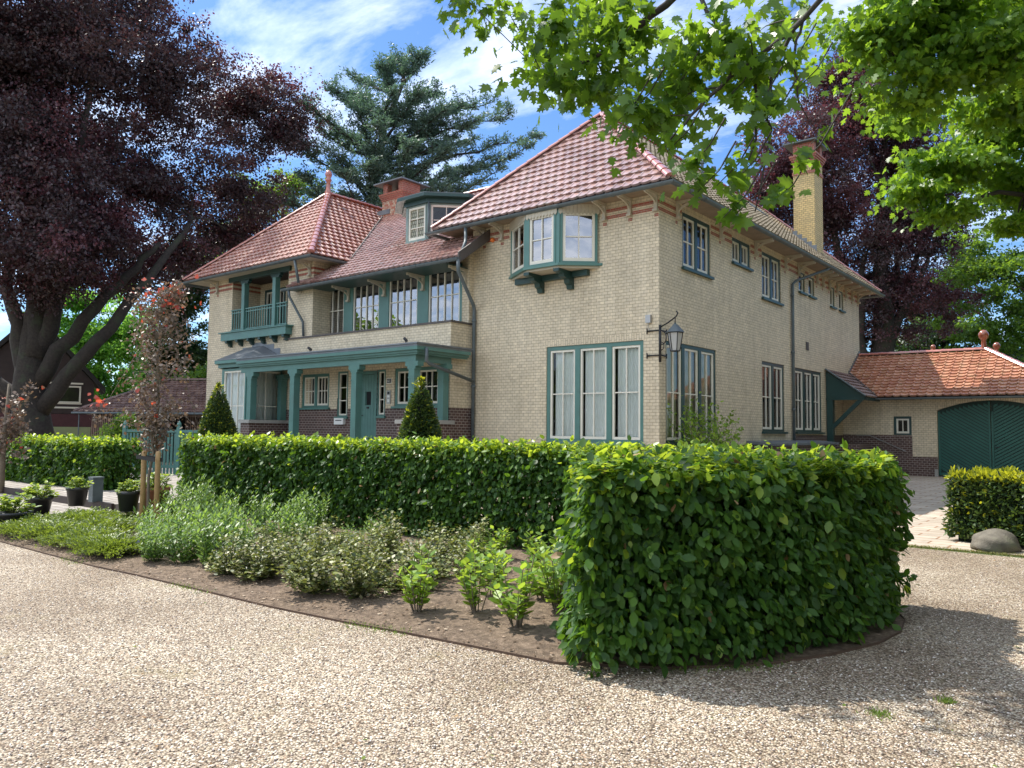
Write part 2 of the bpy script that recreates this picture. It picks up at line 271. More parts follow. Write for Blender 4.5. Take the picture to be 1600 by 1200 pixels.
def paving_mat(name, c1, c2, mortar, bw, rh, rot=0.0):
    mt, nt, N, L, bs = newmat(name); co = objco(N)
    mp = N.new('ShaderNodeMapping'); mp.inputs['Rotation'].default_value = (0, 0, rot); L.new(co, mp.inputs[0])
    bt = N.new('ShaderNodeTexBrick'); L.new(mp.outputs[0], bt.inputs['Vector']); bt.inputs['Scale'].default_value = 1
    bt.inputs['Color1'].default_value = (*c1, 1); bt.inputs['Color2'].default_value = (*c2, 1); bt.inputs['Mortar'].default_value = (*mortar, 1)
    bt.inputs['Brick Width'].default_value = bw; bt.inputs['Row Height'].default_value = rh; bt.inputs['Mortar Size'].default_value = 0.018; bt.inputs['Mortar Smooth'].default_value = 0.4
    n = noise(N, L, 2.2, 8, co, 0.7); r = ramp(N, [(0.35, (0.75, 0.72, 0.68)), (0.65, (1.1, 1.08, 1.05))]); L.new(n, r.inputs[0])
    c = mixc(N, L, bt.outputs['Color'], r.outputs[0], 1, 'MULTIPLY')
    L.new(c, bs.inputs['Base Color']); bs.inputs['Roughness'].default_value = 0.85
    inv = N.new('ShaderNodeMath'); inv.operation = 'SUBTRACT'; inv.inputs[0].default_value = 1; L.new(bt.outputs['Fac'], inv.inputs[1])
    bump(N, L, inv.outputs[0], bs, 0.6, 0.008); return mt
M['paving'] = paving_mat('concrete_slabs', (0.47, 0.41, 0.34), (0.38, 0.335, 0.28), (0.27, 0.155, 0.09), 0.62, 0.31)
M['deck'] = paving_mat('grey_setts', (0.36, 0.33, 0.30), (0.28, 0.26, 0.24), (0.12, 0.10, 0.08), 0.4, 0.2)
M['lawn'] = plain('lawn_ground', (0.045, 0.085, 0.02), 0.95, 0.4, 8, bmp=0.4)

# ------------------------------------------------------------------ mesh helpers
class MB:
    def __init__(s): s.v = []; s.f = []; s.m = []; s.var = []; s.cm = 0; s.cv = None
    def add(s, vs, fs, var=None):
        b = len(s.v); s.v += [tuple(x) for x in vs]; s.f += [tuple(i+b for i in f) for f in fs]
        s.m += [s.cm]*len(fs); s.var += [0.5 if var is None else var]*len(vs); return b
    def poly(s, *p): s.add(p, [tuple(range(len(p)))])
    def box(s, x0, x1, y0, y1, z0, z1):
        if x0 > x1: x0, x1 = x1, x0
        if y0 > y1: y0, y1 = y1, y0
        if z0 > z1: z0, z1 = z1, z0
        s.add([(x0,y0,z0),(x1,y0,z0),(x1,y1,z0),(x0,y1,z0),(x0,y0,z1),(x1,y0,z1),(x1,y1,z1),(x0,y1,z1)],
              [(0,3,2,1),(4,5,6,7),(0,1,5,4),(1,2,6,5),(2,3,7,6),(3,0,4,7)])
    def hexa(s, p): s.add(p, [(0,3,2,1),(4,5,6,7),(0,1,5,4),(1,2,6,5),(2,3,7,6),(3,0,4,7)])
    def tbox(s, T, a0, a1, b0, b1, c0, c1):
        s.hexa([T(a0,b0,c0),T(a1,b0,c0),T(a1,b1,c0),T(a0,b1,c0),T(a0,b0,c1),T(a1,b0,c1),T(a1,b1,c1),T(a0,b1,c1)])
    def prism(s, pts, d):   # extrude polygon by vector d
        n = len(pts); p2 = [tuple(Vector(p)+Vector(d)) for p in pts]
        s.add(list(pts)+p2, [tuple(range(n))[::-1], tuple(range(n, 2*n))] + [(i, (i+1) % n, n+(i+1) % n, n+i) for i in range(n)])
    def tube(s, path, rad, n=8, cap=True, var=None):
        P = [Vector(p) for p in path]
        if isinstance(rad, (int, float)): rad = [rad]*len(P)
        vs = []; fs = []; ref = None
        for i, p in enumerate(P):
            t = (P[min(i+1, len(P)-1)] - P[max(i-1, 0)])
            if t.length < 1e-9: t = Vector((0, 0, 1))
            t.normalize()
            if ref is None:
                ref = t.orthogonal().normalized()
            ref = (ref - t*ref.dot(t)); 
            if ref.length < 1e-6: ref = t.orthogonal()
            ref.normalize(); b = t.cross(ref)
            for k in range(n):
                a = 2*PI*k/n; vs.append(p + (ref*math.cos(a) + b*math.sin(a))*rad[i])
        for i in range(len(P)-1):
            for k in range(n):
                k2 = (k+1) % n; fs.append((i*n+k, i*n+k2, (i+1)*n+k2, (i+1)*n+k))
        if cap: fs += [tuple(range(n))[::-1], tuple(range((len(P)-1)*n, len(P)*n))]
        s.add(vs, fs, var)
    def lathe(s, c, prof, n=16, var=None):
        vs = []; fs = []
        for r, z in prof:
            for k in range(n):
                a = 2*PI*k/n; vs.append((c[0]+r*math.cos(a), c[1]+r*math.sin(a), c[2]+z))
        for i in range(len(prof)-1):
            for k in range(n):
                k2 = (k+1) % n; fs.append((i*n+k, i*n+k2, (i+1)*n+k2, (i+1)*n+k))
        fs += [tuple(range(n))[::-1], tuple(range((len(prof)-1)*n, len(prof)*n))]
        s.add(vs, fs, var)
    def build(s, name, mat, parent=None, smooth=False, wc=True):
        me = bpy.data.meshes.new(name); me.from_pydata(s.v, [], s.f)
        for mm in (mat if isinstance(mat, (list, tuple)) else [mat]): me.materials.append(mm)
        if any(s.m): me.polygons.foreach_set('material_index', s.m)
        a = me.attributes.new('var', 'FLOAT', 'POINT'); a.data.foreach_set('value', s.var)
        if smooth: me.polygons.foreach_set('use_smooth', [True]*len(me.polygons))
        me.update()
        o = bpy.data.objects.new(name, me); COL.objects.link(o)
        if parent:
            o.parent = parent
            if wc and parent.type == 'EMPTY': o.matrix_parent_inverse = Matrix.Translation(-parent.location)
        return o
def empty(name, label, cat, loc=(0, 0, 0), group=None):
    o = bpy.data.objects.new(name, None); COL.objects.link(o); o.location = loc; o.empty_display_size = 0.2
    o['label'] = label; o['category'] = cat
    if group: o['group'] = group
    return o
def tag(o, label=None, cat=None, group=None, kind=None):
    for k, v in (('label', label), ('category', cat), ('group', group), ('kind', kind)):
        if v: o[k] = v
    return o
def struct(name, mb, mat): return tag(mb.build(name, mat), kind='structure')
def TX(Y):    # wall facing -Y at plane Y: u = X, v = Z, w = outwards
    return lambda u, v, w: (u, Y-w, v)
def TE(X):    # wall facing +X
    return lambda u, v, w: (X+w, u, v)
def wall(mb, T, u0, u1, v0, v1, holes, depth=0.14):
    us = sorted({u0, u1, *[h[0] for h in holes], *[h[1] for h in holes]}); vs = sorted({v0, v1, *[h[2] for h in holes], *[h[3] for h in holes]})
    us = [u for u in us if u0 <= u <= u1]; vs = [v for v in vs if v0 <= v <= v1]
    for a, b in zip(us, us[1:]):
        for c, d in zip(vs, vs[1:]):
            cu, cv = (a+b)/2, (c+d)/2
            if any(h[0] < cu < h[1] and h[2] < cv < h[3] for h in holes): continue
            mb.poly(T(a, c, 0), T(b, c, 0), T(b, d, 0), T(a, d, 0))
    for a, b, c, d in holes:
        for p, q in (((a, c), (a, d)), ((a, d), (b, d)), ((b, d), (b, c)), ((b, c), (a, c))):
            mb.poly(T(p[0], p[1], 0), T(q[0], q[1], 0), T(q[0], q[1], -depth), T(p[0], p[1], -depth))
def curtain(mb, T, a, b, c, d, w=-0.32, seed=0):
    rnd = random.Random(seed); n = max(10, int((b-a)/0.03)); ph = rnd.random()*6
    pr = []
    for i in range(n+1):
        u = a+(b-a)*i/n; pr.append((u, w+0.022*math.sin(u*38+ph+1.5*math.sin(u*7))+0.012*math.sin(u*71)))
    for (u1, w1), (u2, w2) in zip(pr, pr[1:]): mb.poly(T(u1, c, w1), T(u2, c, w2), T(u2, d, w2*1.0), T(u1, d, w1))
def window(par, T, u0, u1, v0, v1, n=1, cols=2, rows=2, fw_=0.10, mw=0.12, sash=0.055, sill=True, cur=False, fmat=None, smat=None, gmat=None,
           rec=0.06, mull=None, split=None, dark=True, label=None, seed=0, gap=None, mun=0.030):
    fmat = fmat or M['green']; smat = smat or M['white']; gmat = gmat or M['glass']
    mb = MB(); e = 0.004
    # outer frame (jambs butt between head and bottom rail)
    mb.tbox(T, u0+e, u1-e, v1-fw_, v1-e, -rec-0.07, -rec+0.03); mb.tbox(T, u0+e, u1-e, v0+e, v0+fw_*0.7, -rec-0.07, -rec+0.03)
    mb.tbox(T, u0+e, u0+fw_, v0+fw_*0.7, v1-fw_, -rec-0.07, -rec+0.03); mb.tbox(T, u1-fw_, u1-e, v0+fw_*0.7, v1-fw_, -rec-0.07, -rec+0.03)
    lw = (u1-u0-2*fw_-(n-1)*mw)/n; L_ = []
    for i in range(n):
        a = u0+fw_+i*(lw+mw); L_.append((a, a+lw))
        if i: mb.tbox(T, a-mw, a, v0+fw_*0.7, v1-fw_, -rec-0.07, -rec+0.04)
    wo = mb.build('window', fmat, par)
    if label: wo['label'] = label
    if sill:
        sb = MB(); sb.tbox(T, u0-0.06, u1+0.06, v0-0.07, v0-0.002, 0.003, 0.09); sb.build('sill', fmat, wo)
    c, d = v0+fw_*0.7+0.004, v1-fw_-0.004
    gb = MB(); cb = MB()
    for i, (a, b) in enumerate(L_):
        a += 0.006; b -= 0.006; sb = MB()
        w0, w1 = -rec-0.05, -rec+0.012
        sb.tbox(T, a, b, d-sash, d, w0, w1); sb.tbox(T, a, b, c, c+sash*1.3, w0, w1)
        sb.tbox(T, a, a+sash, c+sash*1.3, d-sash, w0, w1); sb.tbox(T, b-sash, b, c+sash*1.3, d-sash, w0, w1)
        ia, ib, ic, id_ = a+sash, b-sash, c+sash*1.3, d-sash
        xs = [ia+(ib-ia)*k/cols for k in range(cols+1)]
        if split and rows == 2: ys = [ic, ic+(id_-ic)*split, id_]
        else: ys = [ic+(id_-ic)*k/rows for k in range(rows+1)]
        for k, x in enumerate(xs[1:-1]):
            mm = mun*1.5 if (cols == 4 and k == 1) else mun
            sb.tbox(T, x-mm/2, x+mm/2, ic, id_, w0+0.012, w1-0.008)
        for y in ys[1:-1]:
            for q in range(cols): sb.tbox(T, xs[q]+mun/2, xs[q+1]-mun/2, y-mun/2, y+mun/2, w0+0.014, w1-0.01)
        sb.build('sash', smat, wo)
        g = -rec-0.03; gb.poly(T(ia-0.01, ic-0.01, g), T(ib+0.01, ic-0.01, g), T(ib+0.01, id_+0.01, g), T(ia-0.01, id_+0.01, g))
        if cur:
            if cur == 'gap': curtain(cb, T, a+(b-a)*0.10, b+0.03, c, d, -0.19, seed+i)
            else: curtain(cb, T, a-0.0, b+0.0, c, d, -0.19, seed+i)
    gb.build('glass', gmat, wo)
    if cur: cb.build('curtain', M['curtain'], wo, True)
    if dark:   # dark room behind, a shallow box
        db = MB(); dd = -0.9
        db.poly(T(u0, v0, dd), T(u1, v0, dd), T(u1, v1, dd), T(u0, v1, dd))
        for p, q in (((u0, v0), (u0, v1)), ((u0, v1), (u1, v1)), ((u1, v1), (u1, v0)), ((u1, v0), (u0, v0))):
            db.poly(T(p[0], p[1], -0.141), T(q[0], q[1], -0.141), T(q[0], q[1], dd), T(p[0], p[1], dd))
        db.build('room', M['dark'], wo)
    return wo
def tiles(mb, O, U, V, vmax, umin, umax, tw=0.27, th=0.31, roll=0.022, step=0.052, seed=1, stagger=True):
    O = Vector(O); U = Vector(U).normalized(); V = Vector(V).normalized(); Nn = U.cross(V).normalized()
    if Nn.z < 0: Nn = -Nn
    rnd = random.Random(seed); rows = int(math.ceil(vmax/th)); th = vmax/rows
    prof = [(0.0, 0.0), (0.10, roll), (0.24, roll), (0.34, 0.004), (0.62, -0.003), (0.86, 0.0), (1.0, -0.004)]
    for j in range(rows):
        v0 = j*th; v1 = (j+1)*th+0.001
        a0, b0, a1, b1 = umin(v0), umax(v0), umin(v1), umax(v1)
        lo, hi = min(a0, a1), max(b0, b1)
        sh = (0.5*tw if (stagger and j % 2) else 0)
        k0 = int(math.floor((lo-sh)/tw)); k1 = int(math.ceil((hi-sh)/tw))
        for k in range(k0, k1):
            vs = []; var = rnd.random(); jit = rnd.uniform(-0.004, 0.004)
            ok = False
            for (t, h) in prof:
                u = k*tw+sh+t*tw
                ua = min(max(u, a0), b0); ub = min(max(u, a1), b1)
                if a0 < u < b0 or a1 < u < b1: ok = True
                sag = 0.02*math.sin(PI*t)
                p0 = O+U*ua+V*(v0-sag)+Nn*(h+step+jit); p1 = O+U*ub+V*v1+Nn*(h+0.002); pd = O+U*ua+V*(v0-sag)+Nn*(h-0.012)
                vs += [p0, p1, pd]
            if not ok: continue
            n = len(prof); fs = []
            for i in range(n-1):
                fs.append((3*i, 3*i+3, 3*i+4, 3*i+1)); fs.append((3*i+2, 3*i+5, 3*i+3, 3*i))
            mb.add(vs, fs, var)
def caps(mb, p0, p1, r=0.12, L=0.38, seed=3, lift=0.04):
    p0, p1 = Vector(p0), Vector(p1); d = p1-p0; n = max(1, int(d.length/L)); t = d.normalized(); rnd = random.Random(seed)
    side = t.cross(Vector((0, 0, 1))).normalized(); upv = side.cross(t).normalized()
    for i in range(n):
        a = p0+d*(i/n); b = p0+d*((i+1)/n)+t*0.05; vs = []; m_ = 8
        for q, rr in ((a, r*1.12), (b, r*0.92)):
            for k in range(m_+1):
                an = PI*k/m_ ; vs.append(q+side*math.cos(an)*rr+upv*(math.sin(an)*rr*0.8+lift-0.03))
        fs = [(k, k+1, m_+2+k, m_+1+k) for k in range(m_)] + [tuple(range(m_+1))]
        mb.add(vs, fs, rnd.random())
def gutter(mb, path, r=0.085, bead=True):
    # open half-round channel along a horizontal path with mitred corners; thickness given by an inner wall
    P = [Vector(p) for p in path]; n = 8; vs = []; fs = []
    for i, p in enumerate(P):
        if i == 0: t = (P[1]-P[0]).normalized(); k = 1
        elif i == len(P)-1: t = (P[-1]-P[-2]).normalized(); k = 1
        else:
            t1 = (P[i]-P[i-1]).normalized(); t2 = (P[i+1]-P[i]).normalized(); t = (t1+t2).normalized(); k = 1/max(0.3, t.dot(t1))
        s_ = Vector((t.y, -t.x, 0)).normalized()*k
        ring = [(math.cos(PI+PI*q/n)*r, math.sin(PI+PI*q/n)*r) for q in range(n+1)] + [(math.cos(-PI*q/n)*(r-0.01), math.sin(-PI*q/n)*(r-0.01)) for q in range(n+1)]
        for x, z in ring: vs.append(p+s_*x+Vector((0, 0, z)))
    m_ = 2*(n+1)
    for i in range(len(P)-1):
        for k in range(m_): fs.append((i*m_+k, i*m_+(k+1) % m_, (i+1)*m_+(k+1) % m_, (i+1)*m_+k))
    fs.append(tuple(range(n+1))); fs.append(tuple((len(P)-1)*m_+k for k in range(n+1)))
    mb.add(vs, fs)
    for a, b in zip(P, P[1:]):
        d = b-a; c = int(d.length/1.9)
        for q in range(1, c+1):
            x = a+d*(q/(c+1)); t = d.normalized(); s_ = Vector((t.y, -t.x, 0)); w = []; 
            for e in (-0.025, 0.025):
                for k in range(n+1): an = PI+PI*k/n; w.append(x+t*e+s_*math.cos(an)*(r+0.012)+Vector((0, 0, math.sin(an)*(r+0.012))))
            mb.add(w, [(k, k+1, n+2+k, n+1+k) for k in range(n)])
# ---- foliage
rng = np.random.default_rng(7)
def nrm(a): return a/np.maximum(np.linalg.norm(a, axis=1, keepdims=True), 1e-9)
def T_leaf(w, fold=0.12):   # ovate leaf, two half blades
    h = [(0, 0), (w*0.75, 0.22), (w, 0.5), (w*0.55, 0.82), (0, 1.0)]
    v = [(x, y, fold*x) for x, y in h] + [(-x, y, fold*x) for x, y in h[1:-1]]
    return np.array(v), [(0, 1, 2, 3, 4), (0, 4, 7, 6, 5)]
def T_quad(w): return np.array([(0, 0, 0), (w, 0.45, 0.03), (0, 1, 0), (-w, 0.45, 0.03)], float), [(0, 1, 2, 3)]
def T_lobed():
    h = [(0, 0.02), (0.20, 0.0), (0.15, 0.13), (0.46, 0.12), (0.36, 0.25), (0.40, 0.33), (0.56, 0.48), (0.44, 0.50), (0.26, 0.47), (0.22, 0.58), (0.36, 0.78), (0.17, 0.74), (0, 1.0)]
    n = len(h); v = [(x, y, -0.22*x*x-0.1*(y-0.5)**2) for x, y in h] + [(-x, y, -0.22*x*x-0.1*(y-0.5)**2) for x, y in h[1:-1]]
    L_ = tuple(range(n)); R_ = (0, n-1)+tuple(range(2*n-3, n-1, -1))
    return np.array(v), [L_, R_]
LEAF = T_leaf(0.30); LEAFN = T_leaf(0.16); LEAFY = T_leaf(0.20); QUAD = T_quad(0.33); NEED = T_quad(0.10); LOBED = T_lobed(); BLADE = T_quad(0.05)
def leaves(name, P, D, Nv, Sz, tmpl, mat, parent=None, var=None, mi=None):
    tv, tf = tmpl; n = len(P); k = len(tv)
    Y = nrm(D); X = nrm(np.cross(Y, Nv)); Z = np.cross(X, Y)
    V = P[:, None, :] + Sz[:, None, None]*(tv[None, :, 0, None]*X[:, None, :]+tv[None, :, 1, None]*Y[:, None, :]+tv[None, :, 2, None]*Z[:, None, :])
    me = bpy.data.meshes.new(name); me.vertices.add(n*k); me.vertices.foreach_set('co', V.reshape(-1).astype(np.float32))
    base = (np.arange(n)*k)[:, None]; lp = np.concatenate([np.array(f) for f in tf]); ll = (base+lp[None, :]).reshape(-1)
    me.loops.add(len(ll)); me.loops.foreach_set('vertex_index', ll.astype(np.int32))
    cnt = np.array([len(f) for f in tf]); tot = np.tile(cnt, n); st = np.concatenate([[0], np.cumsum(tot)[:-1]])
    me.polygons.add(len(tot)); me.polygons.foreach_set('loop_start', st.astype(np.int32)); me.polygons.foreach_set('loop_total', tot.astype(np.int32))
    mats = mat if isinstance(mat, (list, tuple)) else [mat]
    for mm in mats: me.materials.append(mm)
    if mi is not None: me.polygons.foreach_set('material_index', np.repeat(mi, len(tf)).astype(np.int32))
    a = me.attributes.new('var', 'FLOAT', 'POINT')
    vv = rng.random(n) if var is None else var
    a.data.foreach_set('value', np.repeat(vv, k).astype(np.float32))
    me.update(calc_edges=True); me.validate()
    o = bpy.data.objects.new(name, me); COL.objects.link(o)
    if parent: o.parent = parent
    return o
def branch_path(a, b, n=6, wob=0.08, sag=0.0, rnd=random):
    a, b = Vector(a), Vector(b); L_ = (b-a).length; out = []
    o1 = Vector((rnd.uniform(-1, 1), rnd.uniform(-1, 1), rnd.uniform(-0.5, 1)))*L_*wob
    for i in range(n+1):
        t = i/n; out.append(a.lerp(b, t)+o1*math.sin(PI*t)+Vector((0, 0, sag*L_*math.sin(PI*t)))+Vector((rnd.uniform(-1, 1), rnd.uniform(-1, 1), rnd.uniform(-1, 1)))*L_*0.015*(0 < i < n))
    return out
def tree(name, label, cat, base, top, blobs, nclump, npc, clr, lsize, tmpl, lmat, tr, seed=1, flat=0.6, shell=0.5, bark='bark', group=None, limbs=7,
         droop=0.3, keep=None, paths=None, brr=0.03, lmats=None, inner=0.0):
    rnd = random.Random(seed); g = np.random.default_rng(seed)
    base = Vector(base); top = Vector(top)
    e = empty(name, label, cat, base, group)
    tb = MB(); loc = lambda p: Vector(p)-base
    tp = branch_path((0, 0, -0.3), loc(top), 8, 0.03, 0, rnd); h = len(tp)
    tb.tube(tp, [tr*(1.35 if i == 0 else 1-0.72*i/(h-1)) for i in range(h)], 12)
    nodes = [(p, tr*(1-0.72*i/(h-1))) for i, p in enumerate(tp) if i >= h*0.35]
    if paths:
        for pp, r_a, r_b in paths:
            q = [loc(p) for p in pp]; m_ = len(q); dense = []
            for i in range(m_-1):
                for s_ in range(4): dense.append(q[i].lerp(q[i+1], s_/4)+Vector([rnd.uniform(-1, 1)*0.04*(q[i+1]-q[i]).length*(s_ > 0) for _ in range(3)]))
            dense.append(q[-1]); m_ = len(dense)
            tb.tube(dense, [r_a+(r_b-r_a)*i/(m_-1) for i in range(m_)], 9)
            nodes += [(p, r_a+(r_b-r_a)*i/(m_-1)) for i, p in enumerate(dense)]
    wsum = [b[2] for b in blobs]
    cl = []
    def pick():
        b = rnd.choices(blobs, wsum)[0]
        d = Vector((rnd.gauss(0, 1), rnd.gauss(0, 1), rnd.gauss(0, 1))).normalized(); r = shell+(1-shell)*rnd.random()**0.7
        if inner and rnd.random() < inner: r = rnd.random()*shell
        return Vector(b[0])+Vector((d.x*b[1][0], d.y*b[1][1], d.z*b[1][2]))*r
    for i in range(limbs):
        tgt = loc(pick()); st, r_ = rnd.choice(nodes[:max(3, len(tp)//2)])
        pth = branch_path(st, st.lerp(tgt, 0.8), 7, 0.10, 0.05, rnd)
        tb.tube(pth, [r_*0.55*(1-0.8*k/7) for k in range(8)], 7); nodes += [(p, r_*0.5*(1-0.8*k/7)) for k, p in enumerate(pth)]
    NP = np.array([n_[0] for n_ in nodes])
    while len(cl) < nclump:
        p = pick()
        if keep and not keep(p): continue
        cl.append(p)
    for p in cl:
        q = loc(p); d = ((NP-np.array(q))**2).sum(1); k = int(d.argmin()); st, r_ = nodes[k]
        pth = branch_path(st, q, 4, 0.1, 0.03, rnd); rr = min(r_*0.6, brr)
        tb.tube(pth, [rr, rr*0.8, rr*0.6, rr*0.4, rr*0.15], 4, False)
        if rnd.random() < 0.35:
            nodes.append((pth[3], rr*0.5)); NP = np.vstack([NP, np.array(pth[3])])
    tb.build('trunk', M[bark], e, True, False)
    C_ = np.array([loc(p) for p in cl]); n = nclump*npc; ci = np.repeat(np.arange(nclump), npc)
    off = g.normal(size=(n, 3)); off = nrm(off)*(g.random((n, 1))**0.45); csz = (0.6+0.8*g.random(nclump))[ci][:, None]
    # sub-twigs: leaves gather along short lines so that clumps have ragged ends
    tw = g.normal(size=(nclump, 6, 3)); tw = tw/np.linalg.norm(tw, axis=2, keepdims=True); tw[:, :, 2] *= 0.6
    pickt = g.integers(0, 6, n); line = tw[ci, pickt]*(g.random((n, 1))*1.25)
    use = (g.random(n) < 0.65)[:, None]
    off = np.where(use, line+off*0.22, off*0.85)
    P = C_[ci]+off*csz*np.array([clr, clr, clr*flat])
    if keep:
        kk = np.array([keep(Vector(p)+base) for p in P]) if n < 60000 else np.ones(n, bool)
        if n >= 60000:
            W_ = P+np.array(base); kk = keep(W_, True)
        P = P[kk]; ci = ci[kk]; off = off[kk]; n = len(P)
    D = g.normal(size=(n, 3)); D[:, 2] -= droop*1.5; D = nrm(D)+off*0.5
    Nv = g.normal(size=(n, 3))*0.8; Nv[:, 2] += 1.0
    Sz = lsize*(0.7+0.6*g.random(n)); var = np.clip(0.55*g.random(n)+0.45*g.random(nclump)[ci], 0, 1)
    mi = None
    if lmats: mi = (g.random(nclump)[ci] < lmats[1]).astype(int); lm = [lmat, lmats[0]]
    else: lm = lmat
    leaves('crown', P, D, nrm(Nv), Sz, tmpl, lm, e, var, mi)
    return e

# ------------------------------------------------------------------ setting
mb = MB(); mb.poly((-400, -300, -0.02), (400, -300, -0.02), (400, 500, -0.02), (-400, 500, -0.02)); struct('ground', mb, M['lawn'])
EDGE = [(-30, 3.75), (-17.8, 3.80), (-12.1, 3.84), (-10.5, 3.86), (-9.2, 3.88), (-8.4, 3.95), (-7.3, 4.0), (-6.05, 4.05), (-5.1, 4.14), (-4.45, 4.24), (-3.7, 4.32), (-3.15, 4.38),
        (-2.5, 4.80), (-2.05, 5.3), (-1.78, 5.85), (-1.6, 6.4), (-1.55, 6.9), (-1.62, 7.35), (-1.82, 7.8), (-2.1, 8.25), (-2.6, 8.7), (-3.3, 9.0)]
mb = MB(); mb.poly((-60, -40, 0), (60, -40, 0), (60, 12.1, 0), (-60, 12.1, 0)); mb.poly((-60, 12.1, 0), (-9.2, 12.1, 0), (-9.2, 60, 0), (-60, 60, 0)); struct('gravel_drive', mb, M['gravel'])
mb = MB(); mb.poly((-9.2, 12.05, 0.004), (9, 12.7, 0.004), (9, 40, 0.004), (-9.2, 40, 0.004)); struct('paved_yard', mb, M['paving'])
# bed soil: gently mounded sheet
def bed():
    mb = MB(); pts = []
    xs = np.linspace(-14.1, -2.2, 60)
    ex = np.array(EDGE)[1:15]
    for x in xs:
        y0 = np.interp(x, ex[:, 0], ex[:, 1])+0.02; row = []
        for k in range(13):
            t = k/12; y = y0+(8.9-y0)*t; z = 0.012+0.05*math.sin(min(1, t*3)*PI/2)+0.012*math.sin(x*7+y*5)*math.sin(y*9)
            row.append((x, y, z if k else 0.006))
        pts.append(row)
    vs = [p for r in pts for p in r]; mb.add(vs, [(i*13+k, (i+1)*13+k, (i+1)*13+k+1, i*13+k+1) for i in range(59) for k in range(12)])
    arc = [p for p in EDGE if p[0] >= -3.2]
    mb.add([(-2.9, 6.8, 0.05)]+[(x, y, 0.008) for x, y in arc], [(0, i, i+1) for i in range(1, len(arc))])
    struct('bed_soil', mb, M['soil'])
bed()
mb = MB()
for (a, b), (c, d) in zip(EDGE[2:], EDGE[3:]):
    t = Vector((c-a, d-b, 0)).normalized(); n_ = Vector((t.y, -t.x, 0))*0.004
    mb.hexa([(a-n_.x, b-n_.y, -0.03), (c-n_.x, d-n_.y, -0.03), (c+n_.x, d+n_.y, -0.03), (a+n_.x, b+n_.y, -0.03), (a-n_.x, b-n_.y, 0.018), (c-n_.x, d-n_.y, 0.018), (c+n_.x, d+n_.y, 0.018), (a+n_.x, b+n_.y, 0.018)])
struct('bed_edging', mb, M['steeledge'])
mb = MB(); mb.box(-26, -14.15, 4.35, 6.18, 0.0, 0.10); mb.box(-26, -14.05, 6.2, 13.5, 0.0, 0.22); struct('terrace_path', mb, M['deck'])
mb = MB(); mb.box(-26, -14.16, 4.30, 4.345, 0, 0.12); mb.box(-14.145, -14.10, 4.31, 6.18, 0, 0.12); mb.box(-26, -14.05, 6.14, 6.185, 0.10, 0.235); struct('terrace_kerb', mb, M['darkwood'])
def clods():
    g = np.random.default_rng(14); n = 7000; x = -14+12*g.random(n); ey = np.interp(x, [p[0] for p in EDGE[:15]], [p[1] for p in EDGE[:15]]); y = ey+0.04+(g.random(n)**1.3)*3.2; y = np.minimum(y, 7.6)
    a = g.random(n)*6.28; ico = np.array([(0, 0, .7), (.9, 0, .2), (.25, .85, .3), (-.75, .5, .2), (-.7, -.55, .3), (.3, -.9, .2), (0, 0, -.3)]); f = [(0,1,2),(0,2,3),(0,3,4),(0,4,5),(0,5,1)]
    z = 0.012+0.05*np.sin(np.minimum(1, (y-ey)/(8.9-ey)*3)*PI/2)
    tag(leaves('soil_clods', np.stack([x, y, z], 1), np.stack([np.cos(a), np.sin(a), 0*a], 1), np.tile([[0, 0, 1.0]], (n, 1))+g.normal(size=(n, 3))*0.2, 0.005+0.014*g.random(n)**4, (ico, f), M['clod']), 'small soil clods and bark bits on the flower bed', 'soil', kind='stuff')
M['clod'] = leaf_mat('clod', [(0.05, 0.035, 0.025), (0.13, 0.09, 0.06), (0.24, 0.17, 0.12), (0.42, 0.35, 0.27)], (0.1, 0.08, 0.05), 0.0, 0.95, 0.1)
clods()
# loose stones standing proud of the gravel, near the camera
def stones():
    n = 34000; g = np.random.default_rng(3)
    d = 2.4+8.5*g.random(n)**1.6; lat = (g.random(n)*2-1)*0.72*d
    X = math.cos(YAW)*lat+math.sin(YAW)*d; Y = -math.sin(YAW)*lat+math.cos(YAW)*d
    ey = np.interp(X, [p[0] for p in EDGE[:15]], [p[1] for p in EDGE[:15]])
    ok = ~((Y > ey-0.02+0.30*g.random(n)**4) & (X < -1.5) & (Y < 12)) & (Y < 11.9); X = X[ok]; Y = Y[ok]; n = len(X)
    ico = np.array([(0, 0, 1), (.89, 0, .45), (.28, .85, .45), (-.72, .53, .45), (-.72, -.53, .45), (.28, -.85, .45), (.72, .53, -.45), (-.28, .85, -.45), (-.89, 0, -.45), (-.28, -.85, -.45), (.72, -.53, -.45), (0, 0, -1)])
    f = [(0,1,2),(0,2,3),(0,3,4),(0,4,5),(0,5,1),(1,6,2),(2,7,3),(3,8,4),(4,9,5),(5,10,1),(2,6,7),(3,7,8),(4,8,9),(5,9,10),(1,10,6)]
    P = np.stack([X, Y, 0.002+0.003*g.random(n)], 1); a = g.random(n)*6.28; Dv = np.stack([np.cos(a), np.sin(a), np.zeros(n)], 1)
    Nv = np.tile(np.array([[0, 0, 1.0]]), (n, 1))+g.normal(size=(n, 3))*0.15
    t = ico*np.array([0.72, 1.0, 0.55])
    o = leaves('gravel_stones', P, Dv, Nv, 0.0045+0.005*g.random(n)**2, (t, f), M['pebble'])
    o.data.polygons.foreach_set('use_smooth', [True]*len(o.data.polygons)); tag(o, kind='stuff'); o['label'] = 'loose pale pebbles lying on the gravel drive'; o['category'] = 'gravel'
mt, nt, N, L, bs = newmat('pebble'); a_ = N.new('ShaderNodeAttribute'); a_.attribute_name = 'var'
